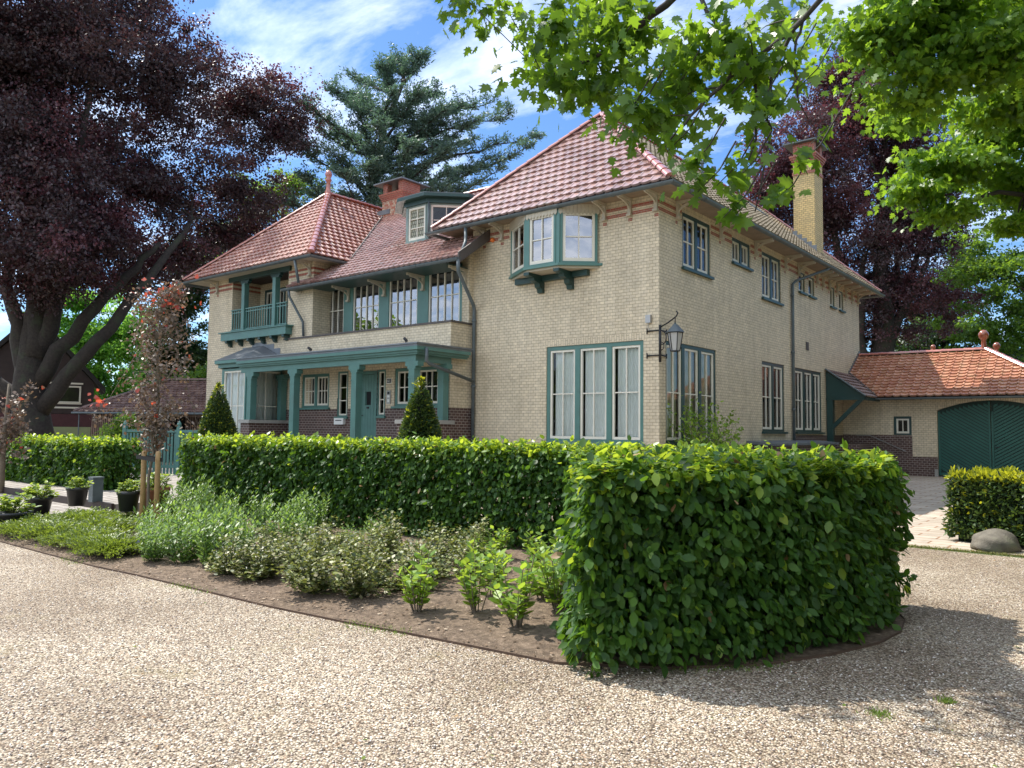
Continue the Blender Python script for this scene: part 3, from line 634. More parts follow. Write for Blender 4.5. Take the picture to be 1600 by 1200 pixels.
r_ = ramp(N, [(0, (0.12, 0.10, 0.095)), (0.2, (0.33, 0.25, 0.21)), (0.4, (0.48, 0.40, 0.33)), (0.65, (0.58, 0.51, 0.44)), (0.9, (0.82, 0.79, 0.73)), (1, (0.45, 0.27, 0.19))]); L.new(a_.outputs['Fac'], r_.inputs[0]); L.new(r_.outputs[0], bs.inputs['Base Color']); bs.inputs['Roughness'].default_value = 0.6
M['pebble'] = mt
stones()

# ------------------------------------------------------------------ villa
V = empty('villa', 'large cream brick villa with red tiled hipped roofs and teal window frames', 'house', (-19, 17, 0))
XE, YF, XW, YB = -9.4, 17.4, -15.8, 35.4          # main block
EZ = 7.9
YP = 16.43; YL = 16.49; YM = 17.2; XR = -15.75    # parapet plane, left wing plane, upper window plane
TF, TEa, TP, TL, TM = TX(YF), TE(XE), TX(YP), TX(YL), TX(YM)
gwin = (-12.95, -9.85, 1.29, 3.94)
E_up = [(18.69, 20.45, 6.0, 7.52, 2, 2, 2), (21.95, 23.35, 6.72, 7.5, 2, 2, 1), (24.3, 26.0, 5.97, 7.5, 2, 2, 2), (27.8, 28.45, 6.68, 7.42, 1, 1, 1), (28.85, 29.5, 6.68, 7.42, 1, 1, 1), (31.4, 31.98, 6.62, 7.42, 1, 1, 1), (32.55, 33.15, 6.62, 7.42, 1, 1, 1)]
E_lo = [(17.75, 20.8, 1.30, 3.94, 3, 2, 2), (24.22, 26.25, 1.63, 3.90, 2, 2, 2), (27.3, 30.2, 1.63, 3.90, 3, 2, 2)]
sdoor = (31.0, 31.9, 1.4, 3.5)
mb = MB()
wall(mb, TF, XW, XE, 0, EZ, [gwin, (-14.2, -11.3, 6.12, 7.5)])
wall(mb, TEa, YF, YB, 0, EZ, [e[:4] for e in E_up+E_lo]+[sdoor])
mb.poly((XW, YB, 0), (XW, YB, EZ), (XE, YB, EZ), (XE, YB, 0)); mb.poly((XW, YF, 0), (XW, YB, 0), (XW, YB, EZ), (XW, YF, EZ))
mb.build('wall', M['cream'], V)
mb = MB()   # middle part: parapet wall with porch openings, upper window wall
w_p = [(-23.0, -21.45, 2.30, 3.47, 2, 3, 2), (-18.17, -16.17, 2.30, 3.49, 2, 3, 2)]
slits = [(-20.98, -20.44, 1.98, 3.50), (-18.97, -18.58, 2.0, 3.48)]
door = (-20.0, -18.97, 0.9, 3.46)
wall(mb, TP, -24.13, XR, 0, 4.77, [w[:4] for w in w_p]+slits+[door])
mb.poly((XR, YP, 0), (XR, YF-0.002, 0), (XR, YF-0.002, 4.4), (XR, YP, 4.4)); mb.poly((XR, YP, 4.4), (XR, YM, 4.4), (XR, YM, 4.77), (XR, YP, 4.77))
mb.poly((-24.13, YP, 4.25), (-24.13, YP, 4.77), (-24.13, YL, 4.77), (-24.13, YL, 4.25))
mb.poly((-24.13, YP+0.24, 4.77), (XR, YP+0.24, 4.77), (XR, YP+0.24, 4.4), (-24.13, YP+0.24, 4.4))
wall(mb, TM, -23.4, XR, 4.0, 7.0, [(-23.2, -16.04, 4.5, 6.72)])
mb.poly((XR, YM, 4.4), (XR, YF-0.002, 4.4), (XR, YF-0.002, 7.2), (XR, YM, 7.2))
mb.build('middle_wall', M['cream'], V)
mb = MB(); mb.box(-24.15, XR+0.04, YP-0.04, YP+0.26, 4.771, 4.83); mb.box(XR-0.22, XR+0.04, YP+0.262, YF-0.01, 4.771, 4.83)
mb.box(-24.0, XR-0.02, YP+0.262, YM, 4.35, 4.4); mb.build('parapet_coping', M['coping'], V)
mb = MB()   # left wing
balc = (-27.81, -24.06, 5.30, 7.42)
wall(mb, TL, -29.55, -22.57, 0, 7.65, [balc, (-27.2, -24.3, 1.2, 3.7)], 0.3)
wall(mb, TE(-22.57), YL, 26, 4.3, 7.65, [(17.75, 18.7, 6.9, 7.5)], 0.2)
mb.poly((-29.55, YL, 0), (-29.55, 28, 0), (-29.55, 28, 7.65), (-29.55, YL, 7.65)); mb.poly((-29.55, 28, 0), (-22.57, 28, 0), (-22.57, 28, 7.65), (-29.55, 28, 7.65))
# loggia interior
a, b, c, d = balc; yb = YL+1.25
mb.poly((a, YL+0.3, c), (a, yb, c), (a, yb, d), (a, YL+0.3, d)); mb.poly((b, YL+0.3, c), (b, yb, c), (b, yb, d), (b, YL+0.3, d))
wall(mb, TX(yb), a, b, c, d, [(-27.45, -26.05, 5.35, 7.15), (-25.9, -24.5, 5.35, 7.15)], 0.1)
mb.build('wing_wall', M['cream'], V)
mb = MB(); mb.poly((a, YL, c), (b, YL, c), (b, yb, c), (a, yb, c)); mb.poly((a, YL, d), (b, YL, d), (b, yb, d), (a, yb, d)); mb.build('loggia_floor', M['darkwood'], V)
TB = TX(yb)
window(V, TB, -27.45, -26.05, 5.35, 7.15, 2, 2, 1, fmat=M['dgreen'], sill=False, rec=0.0)
window(V, TB, -25.9, -24.5, 5.35, 7.15, 2, 2, 1, fmat=M['dgreen'], sill=False, rec=0.0)
# plinths (brown glazed brick), 2 cm proud
mb = MB(); e = 0.02
mb.box(XW, XE+e, YF-e, YF-0.001, 0, 1.19); mb.box(XE+0.001, XE+e, YF, 26.8, 0, 1.22); mb.box(XE+0.001, XE+e, 27.0, YB, 0, 1.52)
wall(mb, TX(YP-e), -24.13, XR+e, 0, 2.23, [(-20.98, -20.44, 1.98, 2.6), door, (-18.97, -18.58, 2.0, 2.6)], 0.02)
mb.poly((-24.13, YP-e, 2.23), (XR+e, YP-e, 2.23), (XR+e, YP, 2.23), (-24.13, YP, 2.23))
mb.poly((XR+e, YP-e, 0), (XR+e, YF-0.03, 0), (XR+e, YF-0.03, 2.23), (XR+e, YP-e, 2.23)); mb.poly((XR, YP, 2.23), (XR+e, YP, 2.23), (XR+e, YF-0.03, 2.23), (XR, YF-0.03, 2.23))
mb.build('plinth', M['brown'], V)
# red bands, 3 mm proud
mb = MB()
def bands(T, u0, u1, zs, skip):
    for z0, z1 in zs:
        cuts = sorted([(max(u0, s[0]), min(u1, s[1])) for s in skip if s[1] > u0 and s[0] < u1 and s[3] > z0+0.02 and s[2] < z1]); x = u0
        for p, q in cuts+[(u1, u1)]:
            if p-x > 0.02: mb.tbox(T, x, p, z0, z1, 0.0005, 0.004)
            x = max(x, q)
BZ = [(7.44, 7.53), (7.26, 7.35)]
bands(TF, XW, XE+0.004, BZ, [(-14.35, -11.13, 6, 8)]); bands(TEa, YF-0.004, YB, BZ, [(x[0]-0.02, x[1]+0.02, x[2], 7.6) for x in E_up])
BZ2 = [(7.22, 7.31), (7.04, 7.13)]
bands(TL, -29.55, -22.57, BZ2, [(-27.83, -24.04, 5, 8)]); bands(TE(-22.57), YL, 17.6, BZ2, []); bands(TE(-27.81), YL+0.02, yb, BZ2, [])
BF = [-15.33, -14.62, -11.02, -10.24, -9.47]; BE = [18.36, 21.09, 24.07-0.35, 26.4, 27.72, 29.75, 30.45, 31.25, 32.25, 33.4, 34.3, 35.2]
for x in BF: mb.tbox(TF, x-0.06, x+0.06, 7.10, 7.18, 0.0005, 0.004)
for y in BE: mb.tbox(TEa, y-0.06, y+0.06, 7.10, 7.18, 0.0005, 0.004)
for x in (-28.9, -22.75): mb.tbox(TL, x-0.06, x+0.06, 6.86, 6.94, 0.0005, 0.004)
mb.build('red_brick_band', M['red'], V)
# upright brick courses over the openings
for T, q in [(TF, gwin)]+[(TEa, x) for x in E_lo+E_up[:3]]: mb = MB(); mb.tbox(T, q[0]-0.05, q[1]+0.05, q[3]+0.004, q[3]+0.19, 0.0005, 0.003); mb.build('lintel', M['creamv'], V)
for q in w_p: mb = MB(); mb.tbox(TP, q[0]-0.02, q[1]+0.02, q[3]+0.004, q[3]+0.14, 0.0005, 0.003); mb.build('lintel', M['creamv'], V)
# windows ----------------------------------------------------
window(V, TF, *gwin, 3, 2, 2, split=0.5, cur='gap', seed=11, fw_=0.11, mw=0.16, label='large teal ground floor window with three curtained casements')
for i, q in enumerate(E_up):
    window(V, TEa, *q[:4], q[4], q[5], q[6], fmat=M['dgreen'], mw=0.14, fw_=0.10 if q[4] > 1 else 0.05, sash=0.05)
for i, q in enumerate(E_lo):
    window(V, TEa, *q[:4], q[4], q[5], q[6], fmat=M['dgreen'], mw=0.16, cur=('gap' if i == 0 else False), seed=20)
window(V, TM, -23.2, -16.04, 4.5, 6.70, 4, 4, 2, fw_=0.10, mw=0.50, sash=0.05, split=0.60, sill=False, gmat=M['glassr'], rec=0.03, label='long upper window with four casements of small panes')
for q in w_p: window(V, TP, *q[:4], q[4], q[5], q[6], mw=0.13, sash=0.05)
for q in slits: window(V, TP, *q, 1, 1, 3, fw_=0.06, sash=0.04, rec=0.03)
# front door
mb = MB(); T = TP
mb.tbox(T, door[0]+0.005, door[0]+0.10, door[2], door[3]-0.10, -0.12, 0.02); mb.tbox(T, door[1]-0.10, door[1]-0.005, door[2], door[3]-0.10, -0.12, 0.02); mb.tbox(T, door[0]+0.005, door[1]-0.005, door[3]-0.10, door[3]-0.005, -0.12, 0.02)
df = mb.build('front_door', M['green'], V)
mb = MB(); n_ = 6; w_ = (door[1]-door[0]-0.22)/n_
for i in range(n_):
    x0 = door[0]+0.11+i*w_; zz = [(door[2], door[3]-0.11)] if i not in (2, 3) else [(door[2], 2.35), (2.80, door[3]-0.11)]
    for z0, z1 in zz: mb.tbox(T, x0+0.004, x0+w_-0.004, z0, z1, -0.10, -0.06)
mb.tbox(T, door[0]+0.11, door[1]-0.11, door[2], door[3]-0.11, -0.13, -0.101)
mb.build('door_leaf', M['green'], df)
mb = MB(); xm = (door[0]+door[1])/2
mb.tbox(T, xm-w_*0.8, xm+w_*0.8, 2.36, 2.79, -0.10, -0.09)
for k in range(3): mb.tbox(T, xm-0.06+k*0.06-0.006, xm-0.06+k*0.06+0.006, 2.37, 2.78, -0.09, -0.07)
mb.build('door_grille', M['iron'], df)
mb = MB(); mb.tube([T(door[0]+0.22, 2.02, -0.06), T(door[0]+0.22, 2.02, 0.0), T(door[0]+0.34, 2.02, 0.0)], 0.012, 6); mb.tbox(T, xm-0.05, xm+0.05, 2.24, 2.30, -0.06, -0.035); mb.build('handle', M['iron'], df)
mb = MB(); T = TEa; mb.tbox(T, sdoor[0]+0.01, sdoor[1]-0.01, sdoor[2], sdoor[3]-0.01, -0.10, -0.04); sdo = mb.build('side_door', M['dgreen'], V)
mb = MB(); mb.tbox(T, sdoor[0]+0.15, sdoor[1]-0.15, 2.3, 3.3, -0.038, -0.02); mb.build('pane', M['glass'], sdo)
# roofs ----------------------------------------------------
RM = dict(x0=-16.85, x1=-8.70, y0=16.68, y1=36.1, z=7.76, rx=-12.78, ra=20.0, rb=32.8, rz=11.45)
def hipped(R, mb, fr=True, ea=True, we=True, ba=True, tw=0.27, th=0.32, east_clip=None, seed=1, ecm=0):
    x0, x1, y0, y1, z, rx, ra, rb, rz = [R[k] for k in ('x0', 'x1', 'y0', 'y1', 'z', 'rx', 'ra', 'rb', 'rz')]; H = rz-z
    if fr:
        Lv = math.hypot(ra-y0, H); tiles(mb, (x0, y0, z), (1, 0, 0), (0, ra-y0, H), Lv, lambda v: (rx-x0)*v/Lv, lambda v: (x1-x0)-(x1-rx)*v/Lv, tw, th, seed=seed)
    if ea:
        Le = math.hypot(x1-rx, H)
        mb.cm = ecm
        if east_clip: um = east_clip(Le)
        else: um = lambda v: (y1-y0)-(y1-rb)*v/Le
        tiles(mb, (x1, y0, z), (0, 1, 0), (rx-x1, 0, H), Le, lambda v: (ra-y0)*v/Le, um, tw, th, seed=seed+1)
        mb.cm = 0
    if we:
        Lw = math.hypot(rx-x0, H); tiles(mb, (x0, y0, z), (0, 1, 0), (rx-x0, 0, H), Lw, lambda v: (ra-y0)*v/Lw, lambda v: (y1-y0)-(y1-rb)*v/Lw, tw, th, seed=seed+2)
    if ba:
        Lb = math.hypot(y1-rb, H); tiles(mb, (x0, y1, z), (1, 0, 0), (0, rb-y1, H), Lb, lambda v: (rx-x0)*v/Lb, lambda v: (x1-x0)-(x1-rx)*v/Lb, tw, th, seed=seed+3)
def underlay(R, mb):
    x0, x1, y0, y1, z, rx, ra, rb, rz = [R[k] for k in ('x0', 'x1', 'y0', 'y1', 'z', 'rx', 'ra', 'rb', 'rz')]; q = 0.05; z -= q; rz -= q
    mb.poly((x0, y0, z), (x1, y0, z), (rx, ra, rz)); mb.poly((x1, y0, z), (x1, y1, z), (rx, rb, rz), (rx, ra, rz)); mb.poly((x1, y1, z), (x0, y1, z), (rx, rb, rz)); mb.poly((x0, y1, z), (x0, y0, z), (rx, ra, rz), (rx, rb, rz))
mb = MB(); hipped(RM, mb, seed=5, ecm=1); roofm = mb.build('main_roof', [M['tile'], M['tilee']], V)
mb = MB(); underlay(RM, mb); mb.build('roof_boards', M['darkwood'], roofm)
mb = MB()
for p0, p1 in (((-16.85, 16.68, 7.78), (-12.78, 20, 11.47)), ((-8.70, 16.68, 7.78), (-12.78, 20, 11.47)), ((-12.78, 20, 11.47), (-12.78, 32.8, 11.47)), ((-8.70, 36.1, 7.78), (-12.78, 32.8, 11.47)), ((-16.85, 36.1, 7.78), (-12.78, 32.8, 11.47))): caps(mb, p0, p1)
mb.build('ridge_caps', M['cap'], roofm)
mb = MB()   # soffit as a ring of boards
z = 7.70
for q in ((-16.8, -8.75, 16.72, YF-0.003), (-16.8, -8.75, YB+0.003, 36.05)): mb.box(*q, z, z+0.02)
mb.box(-16.8, XW-0.003, YF, YB, z, z+0.02); mb.box(XE+0.003, -8.75, YF, YB, z, z+0.02)
mb.build('soffit', M['soffitd'], roofm)
RL = dict(x0=-30.45, x1=-21.88, y0=15.85, y1=30.0, z=7.58, rx=-26.3, ra=19.85, rb=26.0, rz=11.42)
mb = MB(); hipped(RL, mb, seed=31, east_clip=lambda Le: (lambda v: 1.70+(23.1-17.6)*v/Le+0.05 if v < Le else 8)); wr = mb.build('wing_roof', M['tile2'], V)
mb = MB(); underlay(RL, mb); mb.build('roof_boards', M['darkwood'], wr)
mb = MB()
for p0, p1 in (((-30.45, 15.85, 7.6), (-26.3, 19.85, 11.44)), ((-21.88, 15.85, 7.6), (-26.3, 19.85, 11.44)), ((-26.3, 19.85, 11.44), (-26.3, 26, 11.44)), ((-30.45, 30, 7.6), (-26.3, 26, 11.44))): caps(mb, p0, p1, r=0.125)
mb.build('ridge_caps', M['cap'], wr)
mb = MB(); mb.box(-30.4, -21.93, 15.9, YL-0.003, 7.50, 7.52); mb.box(-30.4, -29.553, YL, 29.9, 7.50, 7.52); mb.box(-22.567, -21.93, YL, 18.0, 7.50, 7.52); mb.build('soffit', M['soffit'], wr)
mb = MB(); mb.lathe((-26.3, 19.85, 11.40), [(0.17, 0), (0.15, 0.12), (0.10, 0.2), (0.085, 0.55), (0.12, 0.6), (0.14, 0.66), (0.09, 0.72), (0.13, 0.80), (0.15, 0.9), (0.11, 1.0), (0.03, 1.06), (0.0, 1.1)], 14, 0.4); mb.build('finial', M['cap'], wr, True)
# middle roof
sl = 0.6875; my0, mz0 = 16.10, 6.62; Lm = math.hypot(6.4, 4.4); cs = 6.4/Lm
def mumin(v):
    Y = my0+v*cs
    if Y < YL: return 0.0
    if Y < 17.6: return 1.03
    return max(1.03, 1.5)-(3.8*(Y-17.6)/4.9)*1.0-0.3
def mumax(v):
    Y = my0+v*cs
    return 8.45 if Y < YF-0.02 else 7.78
mb = MB(); tiles(mb, (-23.6, my0, mz0), (1, 0, 0), (0, 6.4, 4.4), Lm, mumin, mumax, 0.235, 0.27, seed=77, stagger=True)
tiles(mb, (-27, 28.9, mz0), (1, 0, 0), (0, -6.4, 4.4), Lm, lambda v: 0, lambda v: 11.2, 0.235, 0.27, seed=78)
mr = mb.build('middle_roof', M['tile'], V)
mb = MB(); q = 0.06; mb.poly((-23.6, my0, mz0-q), (-15.15, my0, mz0-q), (-15.15, 17.39, mz0+1.29*sl-q), (-23.6, 17.39, mz0+1.29*sl-q)); mb.poly((-22.6, 17.39, mz0+1.29*sl-q), (-15.81, 17.39, mz0+1.29*sl-q), (-15.81, 22.5, 11.02-q), (-26, 22.5, 11.02-q)); mb.build('roof_boards', M['darkwood'], mr)
mb = MB(); caps(mb, (-26.0, 22.5, 11.04), (-15.8, 22.5, 11.04)); mb.build('ridge_caps', M['cap'], mr)
mb = MB()   # bargeboard at the right end, soffit of the middle eave, fascia
mb.prism([(-15.14, 16.02, mz0-0.24), (-15.14, 17.39, mz0-0.24+1.37*sl), (-15.14, 17.39, mz0+0.09+1.37*sl), (-15.14, 16.02, mz0+0.09)], (0.05, 0, 0)); mb.build('bargeboard', M['coping'], mr)
mb = MB(); mb.box(-23.55, -15.80, 16.2, YM-0.003, 6.50, 6.52); mb.build('soffit', M['dgreen'], mr)
# valley lead
mb = MB(); mb.tube([(-21.9, 17.62, 7.72), (-25.75, 22.5, 11.12)], 0.035, 6); mb.build('valley', M['coping'], mr)
# gutters
mb = MB(); gutter(mb, [(-16.95, 36.2, 7.66), (-16.95, 16.60, 7.66), (-8.62, 16.60, 7.66), (-8.62, 36.2, 7.66), (-16.95, 36.2, 7.66)]); mb.build('gutter', M['zinc'], V)
mb = MB(); gutter(mb, [(-30.53, 29, 7.50), (-30.53, 15.77, 7.50), (-21.80, 15.77, 7.50), (-21.80, 17.6, 7.50)]); mb.build('gutter', M['zinc'], V)
mb = MB(); gutter(mb, [(-23.75, 16.02, 6.54), (-15.1, 16.02, 6.54)]); mb.build('gutter', M['zinc'], V)
# downpipes
def pipe(path, r=0.05, collars=()):
    mb = MB(); mb.tube(path, r, 10)
    for c in collars: mb.tube([(c[0], c[1], c[2]-0.04), (c[0], c[1], c[2]+0.04)], r*1.28, 10)
    mb.build('downpipe', M['zinc'], V, True)
pipe([(-15.38, 16.60, 7.58), (-15.36, 16.59, 7.28), (-15.28, 16.50, 7.12), (-15.12, 16.06, 6.50)], 0.05)
pipe([(-15.13, 16.03, 6.50), (-15.13, 16.05, 6.15), (-15.6, 17.25, 5.35), (-15.62, 17.3, 5.2), (-15.62, 17.3, 0.3)], 0.055, [(-15.62, 17.3, 4.9), (-15.62, 17.3, 2.9)])
pipe([(-22.68, 15.77, 7.42), (-22.68, 15.95, 6.65)], 0.05)
pipe([(-23.35, 16.02, 6.46), (-23.35, 16.05, 6.25), (-23.0, 16.40, 5.35), (-22.98, 16.42, 4.85)], 0.045)
pipe([(-8.62, 28.75, 7.58), (-8.7, 28.6, 7.5), (-9.3, 27.2, 6.95), (-9.33, 26.95, 6.8), (-9.33, 26.92, 1.3)], 0.05, [(-9.33, 26.92, 6.4), (-9.33, 26.92, 4.4), (-9.33, 26.92, 2.4)])
# eaves brackets
def bracket(T, u, ztop, zb, out_, name='eaves_bracket'):
    mb = MB(); w = 0.045
    mb.tbox(T, u-w, u+w, zb+0.06, ztop, 0.006, 0.075); mb.tbox(T, u-w-0.02, u+w+0.02, zb, zb+0.06, 0.006, 0.12)
    mb.tbox(T, u-w+0.005, u+w-0.005, ztop-0.075, ztop-0.003, 0.077, out_)
    pts = [(0.07+0.55*(1-math.cos(a)), zb+0.18+(ztop-0.08-zb-0.18)*math.sin(a)) for a in [i*PI/2/6 for i in range(7)]]
    for (w1, z1), (w2, z2) in zip(pts, pts[1:]): mb.hexa([T(u-0.02, z1-0.03, w1), T(u+0.02, z1-0.03, w1), T(u+0.02, z1+0.03, w1), T(u-0.02, z1+0.03, w1), T(u-0.02, z2-0.03, w2), T(u+0.02, z2-0.03, w2), T(u+0.02, z2+0.03, w2), T(u-0.02, z2+0.03, w2)])
    mb.build(name, M['soffit'], V)
for x in BF: bracket(TF, x, 7.70, 7.22, 0.62)
for y in BE: bracket(TEa, y, 7.70, 7.22, 0.58)
for x in (-28.9, -22.75): bracket(TL, x, 7.50, 6.98, 0.55)
for x in (-23.28, -21.45, -19.57, -17.72, -15.9): bracket(TM, x, 6.50, 6.02, 0.75)
# loggia: posts, rail, balusters, beam, ledge
mb = MB(); mb.box(-27.98, -23.88, YL-0.09, YL+0.10, 7.32, 7.50)
for x in (-26.9, -24.83): mb.box(x-0.32, x+0.32, YL-0.05, YL+0.08, 7.24, 7.32); mb.box(x-0.24, x+0.24, YL-0.05, YL+0.08, 7.17, 7.24)
lg = mb.build('loggia_beam', M['dgreen'], V)
for x in (-26.9, -24.83):
    mb = MB(); mb.box(x-0.10, x+0.10, YL-0.10, YL+0.10, 5.30, 7.17); mb.build('loggia_post', M['green'], V)
mb = MB(); seg = [(-27.80, -27.0), (-26.8, -24.93), (-24.73, -24.07)]
for a_, b_ in seg:
    mb.box(a_, b_, YL-0.06, YL+0.02, 6.16, 6.20); mb.box(a_, b_, YL-0.04, YL, 6.05, 6.085); mb.box(a_, b_, YL-0.04, YL, 5.38, 5.42)
    n_ = max(2, int((b_-a_)/0.155))
    for k in range(n_): x = a_+(b_-a_)*(k+0.5)/n_; mb.box(x-0.018, x+0.018, YL-0.038, YL-0.002, 5.42, 6.05); mb.box(x-0.018, x+0.018, YL-0.038, YL-0.002, 6.085, 6.16)
mb.build('railing', M['green'], V)
mb = MB(); mb.box(-28.2, -23.66, YL-0.34, YL-0.005, 5.26, 5.30); mb.box(-28.1, -23.76, YL-0.28, YL-0.005, 4.97, 5.26); ld = mb.build('balcony_ledge', M['green'], V)
for i in range(6):
    x = -27.75+i*0.76; mb = MB(); mb.prism([(x-0.07, YL-0.005, 4.96), (x-0.07, YL-0.27, 4.96), (x-0.07, YL-0.27, 4.88), (x-0.07, YL-0.15, 4.84), (x-0.07, YL-0.11, 4.76), (x-0.07, YL-0.005, 4.72)], (0.14, 0, 0)); mb.build('corbel', M['dgreen'], ld)
# oriel (upper bay) ------------------------------------------
ob, ot = 6.10, 7.55; oP = [(-14.25, YF), (-13.12, 16.68), (-12.05, 16.68), (-11.20, YF)]
orl = None
def TS(p, q):   # frame for an arbitrary vertical face from p to q (outward = right of direction)
    p = Vector((*p, 0)); q = Vector((*q, 0)); t = (q-p).normalized(); n_ = Vector((t.y, -t.x, 0))
    return (lambda u, v, w: tuple(p+t*u+n_*w+Vector((0, 0, v)))), (q-p).length
mb = MB()
for p in oP[1:3]: mb.box(p[0]-0.07, p[0]+0.07, p[1]-0.035, p[1]+0.10, ob, ot)
orl = mb.build('oriel', M['green'], V)
for i in range(3):
    T, L_ = TS(oP[i], oP[i+1]); wd = window(orl, T, 0.05 if i else 0.03, L_-0.05, ob, ot, 1, 2, 2, fw_=0.07, sash=0.07, sill=False, rec=-0.02, dark=False, gmat=M['glassr'], mun=0.03)
mb = MB()
for i in range(3):
    T, L_ = TS(oP[i], oP[i+1]); n_ = int(L_/0.10)
    for k in range(n_):
        u0_, u1_ = L_*k/n_+0.003, L_*(k+1)/n_-0.003; mb.hexa([T(u0_, 7.47, 0.05), T(u1_, 7.47, 0.05), T(u1_, 7.70, 0.05), T(u0_, 7.70, 0.05), T(u0_, 7.47, 0.07), T(u1_, 7.47, 0.07), T(u1_, 7.70, 0.07), T(u0_, 7.70, 0.07)])
        mb.prism([T(u0_, 7.47, 0.05), T((u0_+u1_)/2, 7.415, 0.05), T(u1_, 7.47, 0.05)], Vector(T(0, 0, 0.02))-Vector(T(0, 0, 0)))
mb.build('valance', M['soffit'], orl)
mb = MB(); so = [(-14.36, YF-0.004), (-13.17, 16.60), (-12.0, 16.60), (-11.09, YF-0.004)]
mb.prism([(x, y, ob-0.07) for x, y in so], (0, 0, 0.068)); mb.build('oriel_sill', M['green'], orl)
mb = MB(); mb.prism([(x, y, ob-0.13) for x, y in oP], (0, 0, 0.058)); mb.build('oriel_floor', M['soffit'], orl)
mb = MB(); mb.poly((-14.1, YF+0.9, ob), (-11.3, YF+0.9, ob), (-11.3, YF+0.9, ot), (-14.1, YF+0.9, ot)); mb.poly((-14.1, YF+0.02, ob+.02), (-11.3, YF+0.02, ob+.02), (-11.3, YF+0.9, ob+.02), (-14.1, YF+0.9, ob+.02)); mb.build('room', M['dark'], orl)
for x in (-13.12, -12.1):
    mb = MB(); prof = [(0, 5.55), (-0.1, 5.55), (-0.13, 5.66), (-0.22, 5.70), (-0.25, 5.80), (-0.48, 5.84), (-0.50, 5.92), (-0.74, 5.95), (-0.74, 6.03), (0, 6.03)]
    mb.prism([(x-0.09, YF-0.005+y, z_-0.065) for y, z_ in prof], (0.18, 0, 0)); mb.build('console', M['dgreen'], orl)
mb = MB(); mb.box(-14.0, -13.22, YF-0.16, YF-0.005, 5.80, 5.96); mb.box(-13.02, -12.2, YF-0.16, YF-0.005, 5.80, 5.96); mb.box(-12.0, -11.5, YF-0.16, YF-0.005, 5.80, 5.96); mb.build('oriel_beam', M['dgreen'], orl)
# bay window on the left, with lead roof ------------------------
bp = [(-27.25, YL), (-25.78, 15.02), (-24.16, 15.02), (-24.16, YL-0.06)]
byb = None
mb = MB()
for p in bp[1:3]: mb.box(p[0]-0.05, p[0]+0.05, p[1]-0.02, p[1]+0.10, 0.6, 3.72)
byb = mb.build('bay_window', M['green'], V)
for i in range(3):
    T, L_ = TS(bp[i], bp[i+1]); window(byb, T, 0.05, L_-0.05, 1.15, 3.68, 1, 3 if i == 1 else 2, 2, fw_=0.08, sash=0.06, sill=False, rec=-0.02, dark=False, cur=True, split=0.47, seed=5+i)
mb = MB()
for i in range(3):
    T, L_ = TS(bp[i], bp[i+1]); mb.tbox(T, 0.0, L_, 0, 1.145, -0.12, 0.02)
mb.build('bay_base', M['brown'], byb)
mb = MB(); rf = [(-27.75, YL-0.01), (-26.0, 14.75), (-24.4, 14.75), (-24.12, YL-0.08)]; tp_ = [(-26.55, YL-0.02, 4.66), (-25.55, YL-0.02, 4.66)]
mb.poly((*rf[0], 3.98), (*rf[1], 3.98), tp_[0]); mb.poly((*rf[1], 3.98), (*rf[2], 3.98), tp_[1], tp_[0]); mb.poly((*rf[2], 3.98), (-23.95, 15.4, 3.98), (-24.14, YL-0.08, 4.10), tp_[1])
for k, (x0, x1, z1) in enumerate([(-27.5, -26.95, 4.46), (-26.95, -26.3, 4.66), (-26.3, -25.35, 4.80), (-25.35, -24.85, 4.70), (-24.85, -24.45, 4.52), (-24.45, -24.14, 4.30)]): mb.box(x0, x1, YL-0.012, YL-0.003, 4.0, z1)
mb.build('lead_roof', M['lead'], byb)
mb = MB()
for i in range(2):
    T, L_ = TS([(-27.5, YL-0.01), (-25.9, 14.90)][i], [(-25.9, 14.90), (-24.45, 14.90)][i]); mb.tbox(T, 0, L_, 3.72, 3.86, -0.2, 0.02); mb.tbox(T, -0.05, L_, 3.862, 3.975, -0.2, 0.14)
mb.build('cornice', M['green'], byb)
# porch canopy -------------------------------------------------
pc = empty('porch_tmp', 'x', 'x')
bpy.data.objects.remove(pc)
cx0, cx1, cy0 = -24.5, -15.42, 14.75
mb = MB(); mb.box(cx0, cx1, cy0, YP-0.005, 3.90, 3.96); mb.box(cx0, cx1+0.04, cy0-0.04, cy0+0.02, 3.961, 4.0); mb.box(cx1-0.02, cx1+0.04, cy0+0.021, 17.0, 3.961, 4.0); mb.box(cx1-0.30, cx1, YP, 17.0, 3.90, 3.96); pr = mb.build('porch', M['lead'], V)
mb = MB()   # stepped cornice fascia
for k, (o_, z0, z1) in enumerate(((0.0, 3.80, 3.898), (0.07, 3.73, 3.80), (0.12, 3.68, 3.73))):
    mb.box(cx0, cx1-o_, cy0+o_, cy0+o_+0.05, z0, z1-0.001); mb.box(cx1-o_-0.05, cx1-o_, cy0+o_+0.051, 16.95, z0, z1-0.001)
mb.build('cornice', M['green'], pr)
mb = MB(); mb.box(cx0, cx1-0.26, cy0+0.20, cy0+0.34, 3.50, 3.72); mb.box(cx1-0.42, cx1-0.28, cy0+0.35, YP-0.01, 3.50, 3.72); mb.build('beam', M['green'], pr)
mb = MB()
for k in range(15): x = cx0+0.2+k*0.62; mb.box(x, x+0.09, cy0+0.18, YP-0.01, 3.725, 3.80)
mb.build('rafters', M['dgreen'], pr)
mb = MB(); mb.box(cx0, cx1-0.2, cy0+0.2, YP-0.01, 3.86, 3.895); mb.build('ceiling', M['soffit'], pr)
